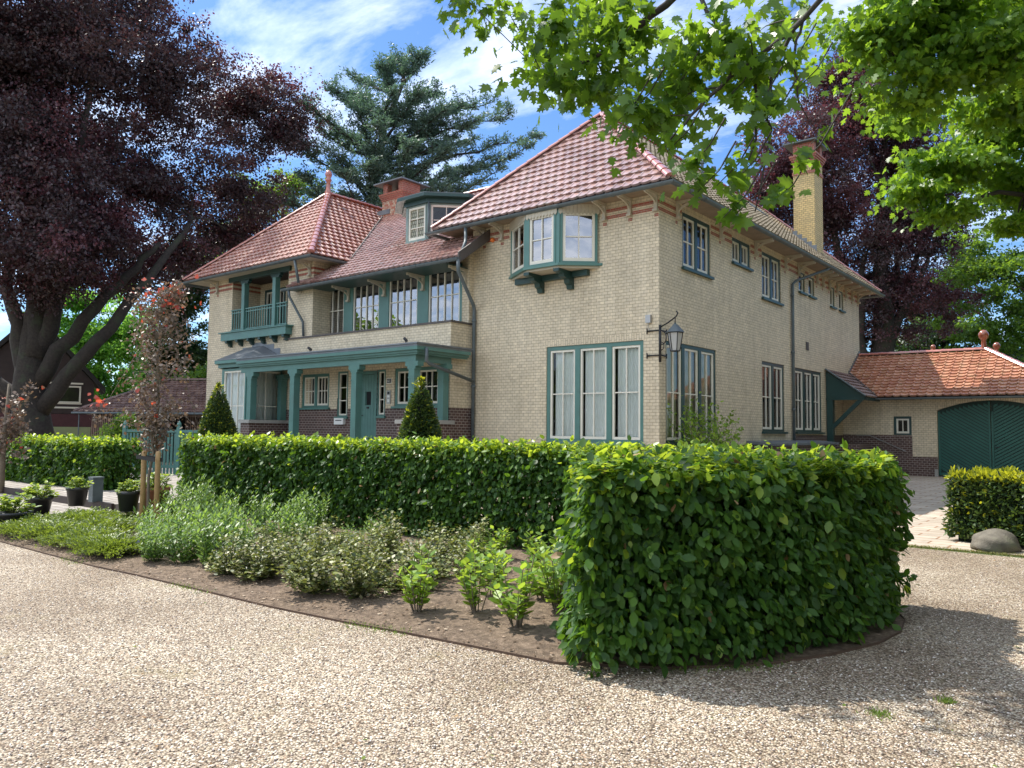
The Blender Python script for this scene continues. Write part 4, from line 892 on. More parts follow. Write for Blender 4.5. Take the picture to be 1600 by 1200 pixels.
def post(x, y, z0):
    mb = MB(); w = 0.115; mb.box(x-w, x+w, y-w, y+w, z0, 3.28); mb.box(x-w-0.012, x+w+0.012, y-w-0.012, y+w+0.012, 3.02, 3.06)
    mb.box(x-0.16, x+0.16, y-w-0.004, y+w+0.004, 3.281, 3.36); mb.box(x-0.25, x+0.25, y-w-0.004, y+w+0.004, 3.361, 3.497); mb.build('porch_post', M['green'], pr)
py = cy0+0.30
for x in (-21.45, -18.33): post(x, py, 0.6)
for x, y in ((-23.95, py), (-15.83, py), (-23.95, YP-0.16), (-15.88, YP-0.16)): post(x, y, 1.86)
for a_, b_ in ((-24.14, -23.6), (-16.2, -15.58)):
    mb = MB(); mb.box(a_, b_, py-0.28, YP-0.03, 0, 1.74); lw_ = mb.build('low_wall', M['brown'], pr)
    mb = MB(); mb.box(a_-0.03, b_+0.06, py-0.34, YP-0.025, 1.741, 1.855); mb.build('wall_cap', M['concrete'], lw_)
mb = MB(); mb.box(-24.1, -15.8, 15.3, YP-0.025, 0, 0.88); mb.box(-22, -17, 14.6, 15.3, 0, 0.45); mb.build('porch_floor', M['concrete'], pr)
mb = MB(); mb.tube([(-15.35, 15.05, 3.86), (-15.35, 15.05, 3.50), (-15.38, 15.2, 3.42), (-15.55, 17.2, 3.05)], 0.05, 8); mb.build('drain_pipe', M['zinc'], pr, True)
# dormer --------------------------------------------------------
dp = [(-20.15, 18.75), (-19.42, 18.02), (-18.42, 18.02), (-17.55, 18.89)]
mb = MB()
for p in dp[1:3]: mb.box(p[0]-0.05, p[0]+0.05, p[1]-0.03, p[1]+0.08, 7.7, 9.2)
M['pteal'] = plain('faded_teal_paint', (0.20, 0.27, 0.25), 0.5, 0.1, 3)
dm = mb.build('dormer', M['pteal'], V)
for i in range(3):
    T, L_ = TS(dp[i], dp[i+1]); zb_ = 7.98 if i == 1 else 8.05
    window(dm, T, 0.04, L_-0.04, zb_, 9.20, 1, 2, 3 if i == 1 else 2, fw_=0.05, sash=0.07, sill=(i == 1), rec=-0.02, dark=False, fmat=M['pteal'], smat=M['white'] if i == 1 else M['pinkw'], gmat=M['leaded'] if i == 1 else M['glass'])
    mb = MB(); mb.tbox(T, 0, L_, 7.5, zb_, -0.06, -0.005); mb.build('dormer_base', M['pteal'], dm)
mb = MB(); ro = [(-20.6, 19.2), (-20.6, 18.5), (-19.57, 17.66), (-18.27, 17.66), (-17.2, 18.7), (-17.2, 21.2), (-20.6, 21.2)]
mb.prism([(x, y, 9.36) for x, y in ro], (0, 0, 0.10)); rs = [(x*0.985+(-18.9)*0.015, y*0.985+19.4*0.015) for x, y in ro]
mb.prism([(x, y, 9.20) for x, y in [(-18.9+(x+18.9)*0.86, 19.4+(y-19.4)*0.86) for x, y in ro]], (0, 0, 0.158)); mb.build('dormer_roof', M['dgreen'], dm)
mb = MB(); mb.prism([(x, y, 9.462) for x, y in ro], (0, 0, 0.03)); mb.build('roofing', M['zinc'], dm)
mb = MB(); mb.box(-20.1, -17.6, 18.9, 21.0, 8.3, 9.2); mb.build('dormer_side', M['dark'], dm)
mb = MB(); mb.tube([(-18.30, 17.93, 9.2), (-18.30, 17.93, 8.0)], 0.035, 8); mb.build('drain_pipe', M['zinc'], dm, True)
mb = MB(); mb.prism([(-20.3, 17.86, 7.83), (-18.40, 17.86, 7.83), (-18.30, 17.93, 7.86), (-18.30, 18.05, 7.96), (-20.3, 18.05, 7.96)], (0, 0, 0.03)); mb.build('flashing', M['lead'], dm)
# small chimney --------------------------------------------------
def chimney(x0, x1, y0, y1, zb, zs, mat, top, bands_):
    mb = MB(); mb.box(x0, x1, y0, y1, zb, zs); ch = mb.build('chimney', mat, V); return ch
x0, x1, y0, y1 = -25.44, -24.15, 22.1, 23.15
ch = chimney(x0, x1, y0, y1, 10.0, 11.48, M['checker'], None, None)
mb = MB()
for k in range(4): o_ = 0.03+0.03*k; mb.box(x0-o_, x1+o_, y0-o_, y1+o_, 11.481+0.075*k, 11.481+0.075*(k+1)-0.002)
z0 = 11.785
for a_, b_, c_, d_ in ((x0+0.02, x0+0.28, y0+0.02, y0+0.28), (x1-0.30, x1-0.02, y0+0.02, y1-0.02), (x0+0.02, x0+0.28, y1-0.28, y1-0.02)): mb.box(a_, b_, c_, d_, z0, 12.24)
mb.build('chimney_head', M['red'], ch)
mb = MB(); mb.box(x0-0.42, x1+0.12, y0-0.18, y1+0.45, 12.245, 12.30); mb.build('chimney_slab', M['lead'], ch)
mb = MB(); mb.lathe((x0+0.85, y0+0.4, 11.785), [(0.09, 0), (0.08, 0.12), (0.1, 0.2), (0.0, 0.21)], 10); mb.build('chimney_pot', M['white'], ch)
mb = MB(); mb.box(x0-0.3, x0+0.5, y0-0.03, y0-0.004, 10.9, 11.1); mb.build('flashing', M['lead'], ch)
# tall chimney on the east slope
x0, x1, y0, y1 = -10.66, -9.82, 31.0, 32.0
ch = chimney(x0, x1, y0, y1, 8.3, 12.0, M['yellow'], None, None)
mb = MB()
mb.box(x0-0.03, x1+0.03, y0-0.03, y1+0.03, 12.001, 12.12)
for k in range(4): o_ = 0.02+0.035*k; mb.box(x0-o_, x1+o_, y0-o_, y1+o_, 12.48+0.08*k, 12.478+0.08*(k+1))
mb.box(x0+0.0, x1-0.0, y0, y0+0.25, 12.802, 13.28); mb.box(x0, x0+0.25, y1-0.25, y1, 12.802, 13.28); mb.box(x1-0.2, x1, y1-0.25, y1, 12.802, 13.28)
mb.build('chimney_head', M['red'], ch)
mb = MB(); mb.box(x0, x1, y0, y1, 12.121, 12.478); mb.build('chimney_shaft', M['yellow'], ch)
mb = MB(); mb.box(x0-0.35, x1+0.12, y0-0.2, y1+0.45, 13.285, 13.34); mb.build('chimney_slab', M['zinc'], ch)
mb = MB(); zr = lambda x: 11.45-(11.45-7.76)/(12.78-8.70)*(x+12.78)
for k in range(5):
    a_ = x0-0.05+k*0.19; mb.box(a_, a_+0.19, y0-0.012, y0-0.003, zr(a_+0.19)-0.05, zr(a_)+0.16)
mb.build('flashing', M['lead'], ch)
for (x, y, z_) in ((-12.55, 26.6, 11.5), (-12.5, 27.5, 11.5)):
    mb = MB(); mb.lathe((x, y, z_-0.2), [(0.06, 0), (0.06, 0.38), (0.10, 0.39), (0.10, 0.50), (0.02, 0.54)], 8); mb.build('vent_pipe', M['zinc'], roofm)
mb = MB(); ya, yb_ = 29.4, 30.2
mb.hexa([(-12.0, ya, zr(-12.0)+0.05), (-12.0, yb_, zr(-12.0)+0.05), (-11.4, yb_, zr(-11.4)+0.05), (-11.4, ya, zr(-11.4)+0.05), (-12.0, ya, zr(-12.0)+0.12), (-12.0, yb_, zr(-12.0)+0.12), (-11.4, yb_, zr(-11.4)+0.12), (-11.4, ya, zr(-11.4)+0.12)]); mb.build('skylight', M['zinc'], roofm)
mb = MB(); mb.tbox(TEa, 28.45, 28.75, 4.62, 4.92, 0.002, 0.02)
for k in range(4): mb.tbox(TEa, 28.48, 28.72, 4.65+k*0.065, 4.68+k*0.065, 0.021, 0.03)
mb.build('air_grille', M['coping'], V)
mb = MB(); mb.hexa([(XE+0.022, 22.9, 1.24), (-8.5, 22.9, 1.20), (-8.5, 29.2, 1.20), (XE+0.022, 29.2, 1.24), (XE+0.022, 22.9, 1.34), (-8.5, 22.9, 1.27), (-8.5, 29.2, 1.27), (XE+0.022, 29.2, 1.34)]); cl_ = mb.build('cellar_cover', M['lead'], V)
mb = MB(); mb.box(XE+0.022, -8.6, 23.0, 29.1, 0, 1.19); mb.build('cellar_wall', M['brown'], cl_)
# side porch -------------------------------------------------------
mb = MB(); sp0 = 30.68
mb.prism([(XE+0.02, sp0, 2.95), (-7.97, sp0, 2.95), (-7.97, sp0, 3.00), (XE+0.02, sp0, 3.98)], (0, 0.06, 0)); spo = mb.build('side_porch', M['dgreen'], V)
mb = MB(); mb.box(XE+0.02, -7.97, sp0-0.03, sp0+0.1, 2.86, 2.948); mb.box(-8.07, -7.95, sp0+0.1, 32.7, 2.86, 2.96); mb.build('porch_beam', M['dgreen'], spo)
mb = MB(); mb.box(-9.37, -9.15, sp0, sp0+0.16, 0, 2.858); mb.build('post', M['dgreen'], spo)
mb = MB(); mb.prism([(-9.15, sp0+0.03, 1.75), (-9.15, sp0+0.03, 1.95), (-8.25, sp0+0.03, 2.858), (-8.05, sp0+0.03, 2.858)], (0, 0.11, 0)); mb.build('brace', M['dgreen'], spo)
mb = MB(); Ls = math.hypot(1.5, 1.07)
tiles(mb, (-7.93, sp0-0.08, 2.98), (0, 1, 0), (-1.47, 0, 1.07), Ls, lambda v: 0, lambda v: 1.65+1.6*v/Ls, 0.235, 0.27, seed=91); mb.build('porch_roof', M['tiles'], spo)
mb = MB(); mb.tube([(-7.93, sp0-0.1, 3.0), (XE+0.03, sp0-0.1, 4.07)], 0.035, 6); mb.build('verge', M['zinc'], spo)
mb = MB()
for k in range(6): mb.box(-9.36, -7.0-k*0.26, 31.0, 32.75, 0.0 if k == 0 else 0.20*k+0.001, 0.20*(k+1))
mb.build('steps', M['brown'], spo)

# ------------------------------------------------------------------ garage
G = empty('garage', 'low cream brick garage with orange tiled roof and wide arched green doors', 'garage', (-4.5, 34, 0))
GY = 32.8; TG = TX(GY); gc, gh = -4.25, 1.73
def arch(x, r=0.0): t = (x-gc)/gh; return 2.50+0.36*(1-t*t)+r
mb = MB()
xs = [gc-gh+2*gh*i/16 for i in range(17)]
gw = (-7.50, -6.86, 1.55, 2.28)
wall(mb, TG, XE+0.02, gc-gh, 0, 3.05, [gw], 0.14); wall(mb, TG, gc+gh, -1.9, 0, 3.05, [], 0.1)
for a_, b_ in zip(xs, xs[1:]):
    mb.poly(TG(a_, arch(a_), 0), TG(b_, arch(b_), 0), TG(b_, 3.05, 0), TG(a_, 3.05, 0)); mb.poly(TG(a_, arch(a_), 0), TG(b_, arch(b_), 0), TG(b_, arch(b_), -0.2), TG(a_, arch(a_), -0.2))
for x in (gc-gh, gc+gh): mb.poly(TG(x, 0, 0), TG(x, 2.5, 0), TG(x, 2.5, -0.2), TG(x, 0, -0.2))
mb.poly((-1.9, GY, 0), (-1.9, 38, 0), (-1.9, 38, 3.05), (-1.9, GY, 3.05)); mb.poly((-1.9, 38, 0), (-9.3, 38, 0), (-9.3, 38, 3.05), (-1.9, 38, 3.05))
mb.build('wall', M['cream'], G)
mb = MB(); mb.tbox(TG, XE+0.02, gw[0]-0.0, 0, 1.55, 0.001, 0.02); mb.tbox(TG, gw[0], -6.84, 0, 1.54, 0.001, 0.02); mb.tbox(TG, -6.838, gc-gh-0.0, 0, 0.73, 0.001, 0.02); mb.tbox(TG, gc+gh, -1.9, 0, 0.73, 0.001, 0.02); mb.build('plinth', M['brown'], G)
mb = MB(); N_ = 34
for i in range(N_):
    a_ = gc-gh-0.1+(2*gh+0.2)*i/N_; b_ = a_+(2*gh+0.2)/N_-0.006; f = lambda x: 2.50+0.36*(1-min(1, ((x-gc)/gh)**2))
    mb.hexa([TG(a_, f(a_)+0.0, 0.001), TG(b_, f(b_), 0.001), TG(b_, f(b_), 0.006), TG(a_, f(a_), 0.006), TG(a_, f(a_)+0.2, 0.001), TG(b_, f(b_)+0.2, 0.001), TG(b_, f(b_)+0.2, 0.006), TG(a_, f(a_)+0.2, 0.006)])
mb.build('arch_course', M['creamv'], G)
window(G, TG, *gw, 1, 2, 1, fmat=M['dgreen'], fw_=0.09, sash=0.06, sill=False)
# double doors with diagonal boards
for s_ in (-1, 1):
    mb = MB(); a_, b_ = (gc-gh+0.01, gc-0.012) if s_ < 0 else (gc+0.012, gc+gh-0.01)
    n_ = 10; xx = [a_+(b_-a_)*i/n_ for i in range(n_+1)]
    for p, q in zip(xx, xx[1:]): mb.hexa([TG(p, 0.06, -0.16), TG(q, 0.06, -0.16), TG(q, 0.06, -0.12), TG(p, 0.06, -0.12), TG(p, arch(p, -0.01), -0.16), TG(q, arch(q, -0.01), -0.16), TG(q, arch(q, -0.01), -0.12), TG(p, arch(p, -0.01), -0.12)])
    d_ = mb.build('garage_door', M['gdoord'], G)
    mb = MB(); st = 0.12
    for k in range(-30, 40):   # raised diagonal boards, clipped to the leaf
        c0 = 0.16+k*0.125; P_ = []
        for x in np.linspace(a_+0.075, b_-0.075, 60):
            z_ = c0+(x-a_)*0.62*(-1)*s_*(-1) if False else c0+((b_-x) if s_ < 0 else (x-a_))*0.62
            zt = arch(x, -0.10)
            if 0.16 < z_ and z_+0.085 < zt: P_.append((x, z_))
        if len(P_) > 1:
            (p, z1), (q, z2) = P_[0], P_[-1]
            mb.hexa([TG(p, z1, -0.119), TG(q, z2, -0.119), TG(q, z2, -0.095), TG(p, z1, -0.095), TG(p, z1+0.092, -0.119), TG(q, z2+0.092, -0.119), TG(q, z2+0.092, -0.095), TG(p, z1+0.092, -0.095)])
    mb.build('boarding', M['gdoor'], d_)
    mb = MB(); mb.tbox(TG, a_, a_+0.07, 0.06, 2.45, -0.119, -0.085); mb.tbox(TG, b_-0.07, b_, 0.06, 2.45 if s_ > 0 else 2.82, -0.119, -0.085); mb.tbox(TG, a_+0.072, b_-0.072, 0.06, 0.16, -0.119, -0.085); mb.build('door_frame', M['gdoor'], d_)
mb = MB(); mb.tube([TG(gc+0.1, 1.15, -0.1), TG(gc+0.1, 1.15, -0.03), TG(gc+0.25, 1.15, -0.03)], 0.015, 6); mb.build('handle', M['iron'], G)
mb = MB(); mb.tbox(TG, gc-gh-0.10, gc-gh+0.02, 0, 0.28, 0.021, 0.10); mb.build('guard_stone', M['concrete'], G)
RG = dict(x0=-12.0, x1=-1.55, y0=32.15, y1=38.4, z=3.03, rx=-4.62, ra=35.2, rb=35.3, rz=4.92)
mb = MB(); Lg = math.hypot(3.05, 1.89)
tiles(mb, (XE, 32.15, 3.03), (1, 0, 0), (0, 3.05, 1.89), Lg, lambda v: max(0.02, 1.47-1.6*v/(Lg*0.55)) if v < Lg*0.55 else 0.02, lambda v: 7.85-3.07*v/Lg, 0.285, 0.25, seed=51, stagger=False, roll=0.03)
tiles(mb, (-1.55, 32.15, 3.03), (0, 1, 0), (-3.07, 0, 1.89), math.hypot(3.07, 1.89), lambda v: 3.05*v/math.hypot(3.07, 1.89), lambda v: 6.2-3.05*v/math.hypot(3.07, 1.89), 0.285, 0.25, seed=52, stagger=False)
tiles(mb, (XE, 38.35, 3.03), (1, 0, 0), (0, -3.1, 1.89), Lg, lambda v: 0, lambda v: 7.85-3.07*v/Lg, 0.285, 0.25, seed=53)
gr = mb.build('garage_roof', M['tileg'], G)
mb = MB(); mb.poly((XE, 32.15, 2.97), (-1.55, 32.15, 2.97), (-4.62, 35.2, 4.86), (XE, 35.2, 4.86)); mb.poly((-1.55, 32.15, 2.97), (-1.55, 38.35, 2.97), (-4.62, 35.2, 4.86)); mb.poly((XE, 38.35, 2.97), (-1.55, 38.35, 2.97), (-4.62, 35.2, 4.86), (XE, 35.2, 4.86)); mb.build('roof_boards', M['darkwood'], gr)
mb = MB(); caps(mb, (XE+0.05, 35.2, 4.94), (-4.62, 35.2, 4.94)); caps(mb, (-4.62, 35.2, 4.94), (-1.55, 32.15, 3.05)); caps(mb, (-4.62, 35.2, 4.94), (-1.55, 38.3, 3.05)); mb.build('ridge_caps', M['cap'], gr)
mb = MB(); gutter(mb, [(-8.0, 32.07, 2.97), (-1.46, 32.07, 2.97), (-1.46, 38, 2.97)], 0.075); mb.build('gutter', M['zinc'], G)
mb = MB(); mb.tube([(-8.0, 32.2, 3.10), (XE+0.05, 33.75, 4.08)], 0.04, 6); mb.build('valley', M['coping'], G)
mb = MB()
for k in range(9):
    y = 33.7+k*0.19; z_ = 3.03+(y-32.15)*0.62; mb.tbox(TEa, y, y+0.19, z_-0.05, z_+0.22, 0.005, 0.02)
mb.build('flashing', M['lead'], G)
def finial(x, y, z, s):
    mb = MB(); mb.lathe((x, y, z-0.1), [(0.13*s, 0), (0.10*s, 0.15*s), (0.085*s, 0.42*s), (0.12*s, 0.50*s), (0.17*s, 0.54*s), (0.17*s, 0.60*s), (0.19*s, 0.63*s), (0.165*s, 0.74*s), (0.10*s, 0.83*s), (0.0, 0.86*s)], 14); mb.build('finial', M['rust'], gr, True)
finial(-4.72, 35.2, 4.98, 1.0); finial(-6.52, 35.3, 4.9, 0.55); finial(-4.35, 35.7, 4.75, 0.72)
mb = MB(); mb.tube([(-8.85, GY-0.08, 1.53), (-8.35, GY-0.08, 1.52), (-7.05, GY-0.08, 0.92)], 0.018, 6)
for x, z_ in ((-8.3, 1.5), (-7.7, 1.22), (-7.15, 0.97)): mb.tube([(x, GY-0.02, z_-0.03), (x, GY-0.08, z_-0.03)], 0.01, 5)
tag(mb.build('handrail', M['steel']), 'sloping metal handrail on the dark brick beside the side porch', 'handrail')

# ------------------------------------------------------------------ small things on the walls
def thing(name, label, cat, loc, group=None): return empty(name, label, cat, loc, group)
lx, ly = XE+0.0, YF
L0 = thing('wall_lantern', 'black iron lantern on a scrolled bracket at the villa corner', 'lantern', (lx+0.05, ly-0.05, 3.4))
mb = MB(); mb.tube([(lx+0.06, ly-0.06, 3.34), (lx+0.06, ly-0.06, 4.28)], 0.035, 8)
for z_ in (4.15, 3.52):
    mb.tube([(lx-0.32, ly-0.03, z_), (lx+0.06, ly-0.05, z_), (lx+0.03, ly+0.32, z_)], 0.02, 6)
    mb.tube([(lx-0.33, ly-0.03, z_-0.07), (lx-0.33, ly-0.03, z_+0.07)], 0.016, 6); mb.tube([(lx+0.03, ly+0.34, z_-0.06), (lx+0.03, ly+0.34, z_+0.06)], 0.016, 6)
arm = Vector((0.72, -0.30, 0)).normalized(); A0 = Vector((lx+0.06, ly-0.06, 4.22))
mb.tube([A0, A0+arm*0.3+Vector((0, 0, 0.08)), A0+arm*0.62+Vector((0, 0, 0.2)), A0+arm*0.68+Vector((0, 0, 0.28)), A0+arm*0.62+Vector((0, 0, 0.33))], 0.018, 6)
mb.tube([A0+Vector((0, 0, -0.05))]+[A0+arm*(0.1+0.14*math.sin(t))+Vector((0, 0, -0.28+0.16*math.cos(t))) for t in np.linspace(0.2, 5.2, 14)], 0.014, 5)
mb.tube([A0+Vector((0, 0, -0.6))]+[A0+arm*(0.05+0.1*math.sin(t))+Vector((0, 0, -0.48+0.1*math.cos(t))) for t in np.linspace(3.1, 0, 8)], 0.012, 5)
mb.tube([A0+arm*0.58+Vector((0, 0, 0.17)), A0+arm*0.58+Vector((0, 0, 0.02))], 0.012, 5)
mb.build('bracket', M['iron'], L0, True)
lc = A0+arm*0.58+Vector((0, 0, -0.05))
def hexr(r, z, k): a_ = k*PI/3+0.25; return (lc.x+r*math.cos(a_), lc.y+r*math.sin(a_), lc.z+z)
mb = MB(); mb.add([hexr(0.235, -0.14, k) for k in range(6)]+[hexr(0.05, 0.06, k) for k in range(6)], [(k, (k+1) % 6, 6+(k+1) % 6, 6+k) for k in range(6)]+[tuple(range(6))]); mb.tube([lc+Vector((0, 0, 0.05)), lc+Vector((0, 0, 0.1))], 0.03, 6); mb.build('lamp_cap', M['zinc'], L0)
mb = MB()
for k in range(6):
    mb.tube([hexr(0.19, -0.15, k), hexr(0.115, -0.60, k)], 0.011, 5); mb.tube([hexr(0.115, -0.60, k), hexr(0.115, -0.60, k+1)], 0.012, 5); mb.tube([hexr(0.19, -0.15, k), hexr(0.19, -0.15, k+1)], 0.010, 5)
mb.build('lamp_frame', M['iron'], L0)
mb = MB()
for k in range(6): mb.poly(hexr(0.18, -0.15, k), hexr(0.18, -0.15, k+1), hexr(0.108, -0.595, k+1), hexr(0.108, -0.595, k))
mb.build('pane', M['lglass'], L0)
mb = MB(); mb.box(lx-0.34, lx-0.20, ly-0.10, ly-0.005, 4.36, 4.56); mb.tube([(lx-0.27, ly-0.05, 4.36), (lx-0.30, ly-0.04, 4.25), (lx-0.24, ly-0.04, 4.17)], 0.008, 5); tag(mb.build('sensor_box', M['steel']), 'small grey sensor box on the wall above the lantern bracket', 'sensor')
mb = MB(); mb.lathe((0, 0, 0), [(0.07, 0), (0.075, 0.03), (0.06, 0.08), (0.02, 0.11), (0, 0.112)], 12); o = mb.build('alarm_light', M['orange'], None, True); o.rotation_euler = (PI/2, 0, 0); o.location = (-14.98, YF-0.004, 7.30); tag(o, 'round orange alarm light on the wall between two eaves brackets', 'light')
nu = thing('house_number', 'small white framed dark number plate beside the front door', 'house number', (-18.42, YP, 3.02))
mb = MB(); mb.tbox(TP, -18.52, -18.30, 3.02, 3.19, 0.002, 0.018); mb.build('frame', M['pwhite'], nu)
mb = MB(); mb.tbox(TP, -18.50, -18.32, 3.04, 3.17, 0.018, 0.021); mb.build('plate', M['iron'], nu)
cu = bpy.data.curves.new('digits', 'FONT'); cu.body = '61'; cu.size = 0.13; cu.extrude = 0.002; cu.align_x = 'CENTER'; cu.align_y = 'CENTER'
t_ = bpy.data.objects.new('tmp', cu); COL.objects.link(t_); bpy.context.view_layer.update()
me = bpy.data.meshes.new_from_object(t_); bpy.data.objects.remove(t_); me.materials.clear(); me.materials.append(M['pwhite'])
o = bpy.data.objects.new('digits', me); COL.objects.link(o); o.parent = nu; o.rotation_euler = (PI/2, 0, 0); o.location = (-18.41+18.42, -0.024, 0.085)
ic = thing('intercom', 'slim steel intercom panel on the brick pier by the front door', 'intercom', (-18.42, YP, 2.38))
mb = MB(); mb.tbox(TP, -18.50, -18.32, 2.38, 2.80, 0.002, 0.03); mb.build('panel', M['steel'], ic)
mb = MB(); mb.tbox(TP, -18.46, -18.36, 2.68, 2.76, 0.031, 0.034); mb.build('screen', M['iron'], ic)
mb = MB(); mb.tbox(TP, -18.46, -18.36, 2.58, 2.65, 0.031, 0.034); mb.tbox(TP, -18.45, -18.37, 2.43, 2.53, 0.031, 0.036); mb.build('button', M['pwhite'], ic)
mbx = thing('mailbox', 'white metal letterbox fixed below the narrow window left of the door', 'mailbox', (-20.75, YP, 1.72))
mb = MB(); mb.tbox(TP, -21.0, -20.52, 1.72, 1.93, 0.022, 0.12); mb.build('box', M['pwhite'], mbx)
mb = MB(); mb.tbox(TP, -20.92, -20.60, 1.84, 1.87, 0.121, 0.124); mb.build('slot', M['iron'], mbx)
for (x, lb) in ((-20.55, 'small black spotlight on the porch roof left of the middle'), (-16.1, 'small black spotlight on the porch roof near its right end')):
    mb = MB(); mb.tube([(x, 14.95, 4.0), (x, 14.95, 4.10)], 0.012, 6); mb.tube([(x+0.06, 14.85, 4.14), (x-0.05, 15.03, 4.10)], 0.045, 8); tag(mb.build('spotlight', M['iron']), lb, 'spotlight', 'spotlights on the porch roof')

# ------------------------------------------------------------------ hedges
def hedge(name, label, path, th, h, n, sz, seed, bushy=0.06, gap=0.0, nmi=0.5, z0=0.0, core=True):
    """clipped beech hedge following a centre line; leaves lie over its sides, ends and top"""
    g = np.random.default_rng(seed); P = np.array(path, float); seg = np.diff(P, axis=0); sl_ = np.linalg.norm(seg, axis=1); cum = np.concatenate([[0], np.cumsum(sl_)]); Lh = cum[-1]
    e = empty(name, label, 'hedge', (P[0, 0], P[0, 1], 0)); o_ = np.array([P[0, 0], P[0, 1], 0])
    def fr(s):
        s = np.clip(s, 0, Lh-1e-6); i = np.searchsorted(cum, s, 'right')-1; t = (s-cum[i])/sl_[i]; c = P[i]+seg[i]*t[:, None]; tg = seg[i]/sl_[i][:, None]
        # smooth tangents at joints
        i2 = np.clip(i+1, 0, len(seg)-1); tg2 = seg[i2]/sl_[i2][:, None]; i0 = np.clip(i-1, 0, len(seg)-1); tg0 = seg[i0]/sl_[i0][:, None]
        w = np.clip(t-0.5, 0, .5)[:, None]; w0 = np.clip(0.5-t, 0, .5)[:, None]; tg = nrm(tg*(1-w-w0)+tg2*w+tg0*w0); return c, tg
    aS = Lh*h; aT = Lh*th; aE = th*h; tot = 2*aS+aT*1.5+2*aE; k = g.random(n)*tot
    side = np.where(k < aS, 0, np.where(k < 2*aS, 1, np.where(k < 2*aS+1.5*aT, 2, 3)))
    s = g.random(n)*Lh; z = g.random(n)**0.9*h; u = (g.random(n)-0.5)*th; en = g.random(n) < 0.5
    s = np.where(side == 3, np.where(en, -0.0, Lh), s)
    c, tg = fr(s); nr = np.stack([tg[:, 1], -tg[:, 0]], 1)
    # lumpy surface
    lump = bushy*(np.sin(s*3.1+z*4)+np.sin(s*7.3-z*6.1+1)+0.6*np.sin(s*13+z*11))*0.5
    dep = -(g.random(n)**1.8)*0.20+g.normal(size=n)*0.02
    off = np.where(side == 0, th/2+lump+dep, np.where(side == 1, -th/2-lump-dep, u))
    zz = np.where(side == 2, h+lump*0.7+dep*0.6+0.03*g.normal(size=n), z)
    # top leaning out a little, rounding
    c2 = c+nr*off[:, None]; c2 = np.where((side == 3)[:, None], c2+tg*np.where(en, -1, 1)[:, None]*(lump+dep+0.02)[:, None], c2)
    # ragged bottom: fewer leaves low down
    keepm = (zz > 0.02+0.14*g.random(n)) | (side == 2)
    outn = np.zeros((n, 3)); outn[:, :2] = np.where((side == 0)[:, None], nr, np.where((side == 1)[:, None], -nr, np.where((side == 3)[:, None], tg*np.where(en, -1, 1)[:, None], 0))); outn[:, 2] = np.where(side == 2, 1, 0)
    Pp = np.concatenate([c2, (zz+z0)[:, None]], 1); rnd3 = g.normal(size=(n, 3))
    D = np.where((side == 2)[:, None], rnd3*np.array([1, 1, 0.35])+np.array([0, 0, 0.1]), outn*0.45+rnd3*0.45+np.array([0, 0, -0.75]))
    Nv = np.where((side == 2)[:, None], np.array([0, 0, 1.0])+rnd3*0.4, outn+g.normal(size=(n, 3))*0.6+np.array([0, 0, 0.35]))
    # free shoots along the top
    m_ = int(Lh*26); ss = g.random(m_)*Lh; cc, tt = fr(ss); nn = np.stack([tt[:, 1], -tt[:, 0]], 1); base = np.concatenate([cc+nn*((g.random(m_)-0.5)*th*1.1)[:, None], np.full((m_, 1), h+z0)], 1)
    dirs = g.normal(size=(m_, 3))*0.5; dirs[:, 2] = 0.5+0.5*g.random(m_); dirs[:, :2] += nn*0.3*np.sign(g.random(m_)-0.5)[:, None]; dirs = nrm(dirs); ln = (0.05+0.12*g.random(m_)**2)
    SP = []; SD = []; SN = []
    for q in range(6):
        t = (q+1)/6; SP.append(base+dirs*(ln*t)[:, None]); dd = g.normal(size=(m_, 3))*0.7+dirs*0.5; dd[:, 2] -= 0.1; SD.append(dd); nv = g.normal(size=(m_, 3))*0.5; nv[:, 2] += 1; SN.append(nv)
    SP = np.concatenate(SP); SD = np.concatenate(SD); SN = np.concatenate(SN); ns = len(SP)
    q_ = int(Lh*34); s2 = g.random(q_)*Lh; c3, t3 = fr(s2); n3_ = np.stack([t3[:, 1], -t3[:, 0]], 1)*np.sign(g.random(q_)-0.4)[:, None]; z3 = 0.15+(h-0.2)*g.random(q_)
    b3 = np.concatenate([c3+n3_*(th/2-0.05), z3[:, None]+z0], 1); d3 = np.concatenate([n3_, np.zeros((q_, 1))], 1)+g.normal(size=(q_, 3))*0.45; d3[:, 2] -= 0.15; d3 = nrm(d3); l3 = 0.10+0.12*g.random(q_)
    for q in range(6): SP = np.concatenate([SP, b3+d3*(l3*(0.4+0.7*q/6))[:, None]-np.array([0, 0, 0.02])*(q/6)**2]); dd = g.normal(size=(q_, 3))*0.55+d3*0.6; dd[:, 2] -= 0.45; SD = np.concatenate([SD, dd]); nv = g.normal(size=(q_, 3))*0.5+np.concatenate([n3_, np.full((q_, 1), 0.6)], 1); SN = np.concatenate([SN, nv])
    Pp = np.concatenate([Pp[keepm], SP]); D = np.concatenate([D[keepm], SD]); Nv = np.concatenate([Nv[keepm], SN]); n1 = int(keepm.sum())
    Sz = sz*(0.5+0.85*g.random(len(Pp))); zt = Pp[:, 2]-z0
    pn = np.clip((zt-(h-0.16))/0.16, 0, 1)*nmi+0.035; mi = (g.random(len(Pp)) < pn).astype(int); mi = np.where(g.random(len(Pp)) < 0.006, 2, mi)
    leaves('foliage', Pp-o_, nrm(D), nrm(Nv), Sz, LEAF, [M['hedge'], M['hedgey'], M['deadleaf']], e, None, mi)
    # stems
    tb = MB(); r_ = random.Random(seed); ns_ = int(Lh/0.22)
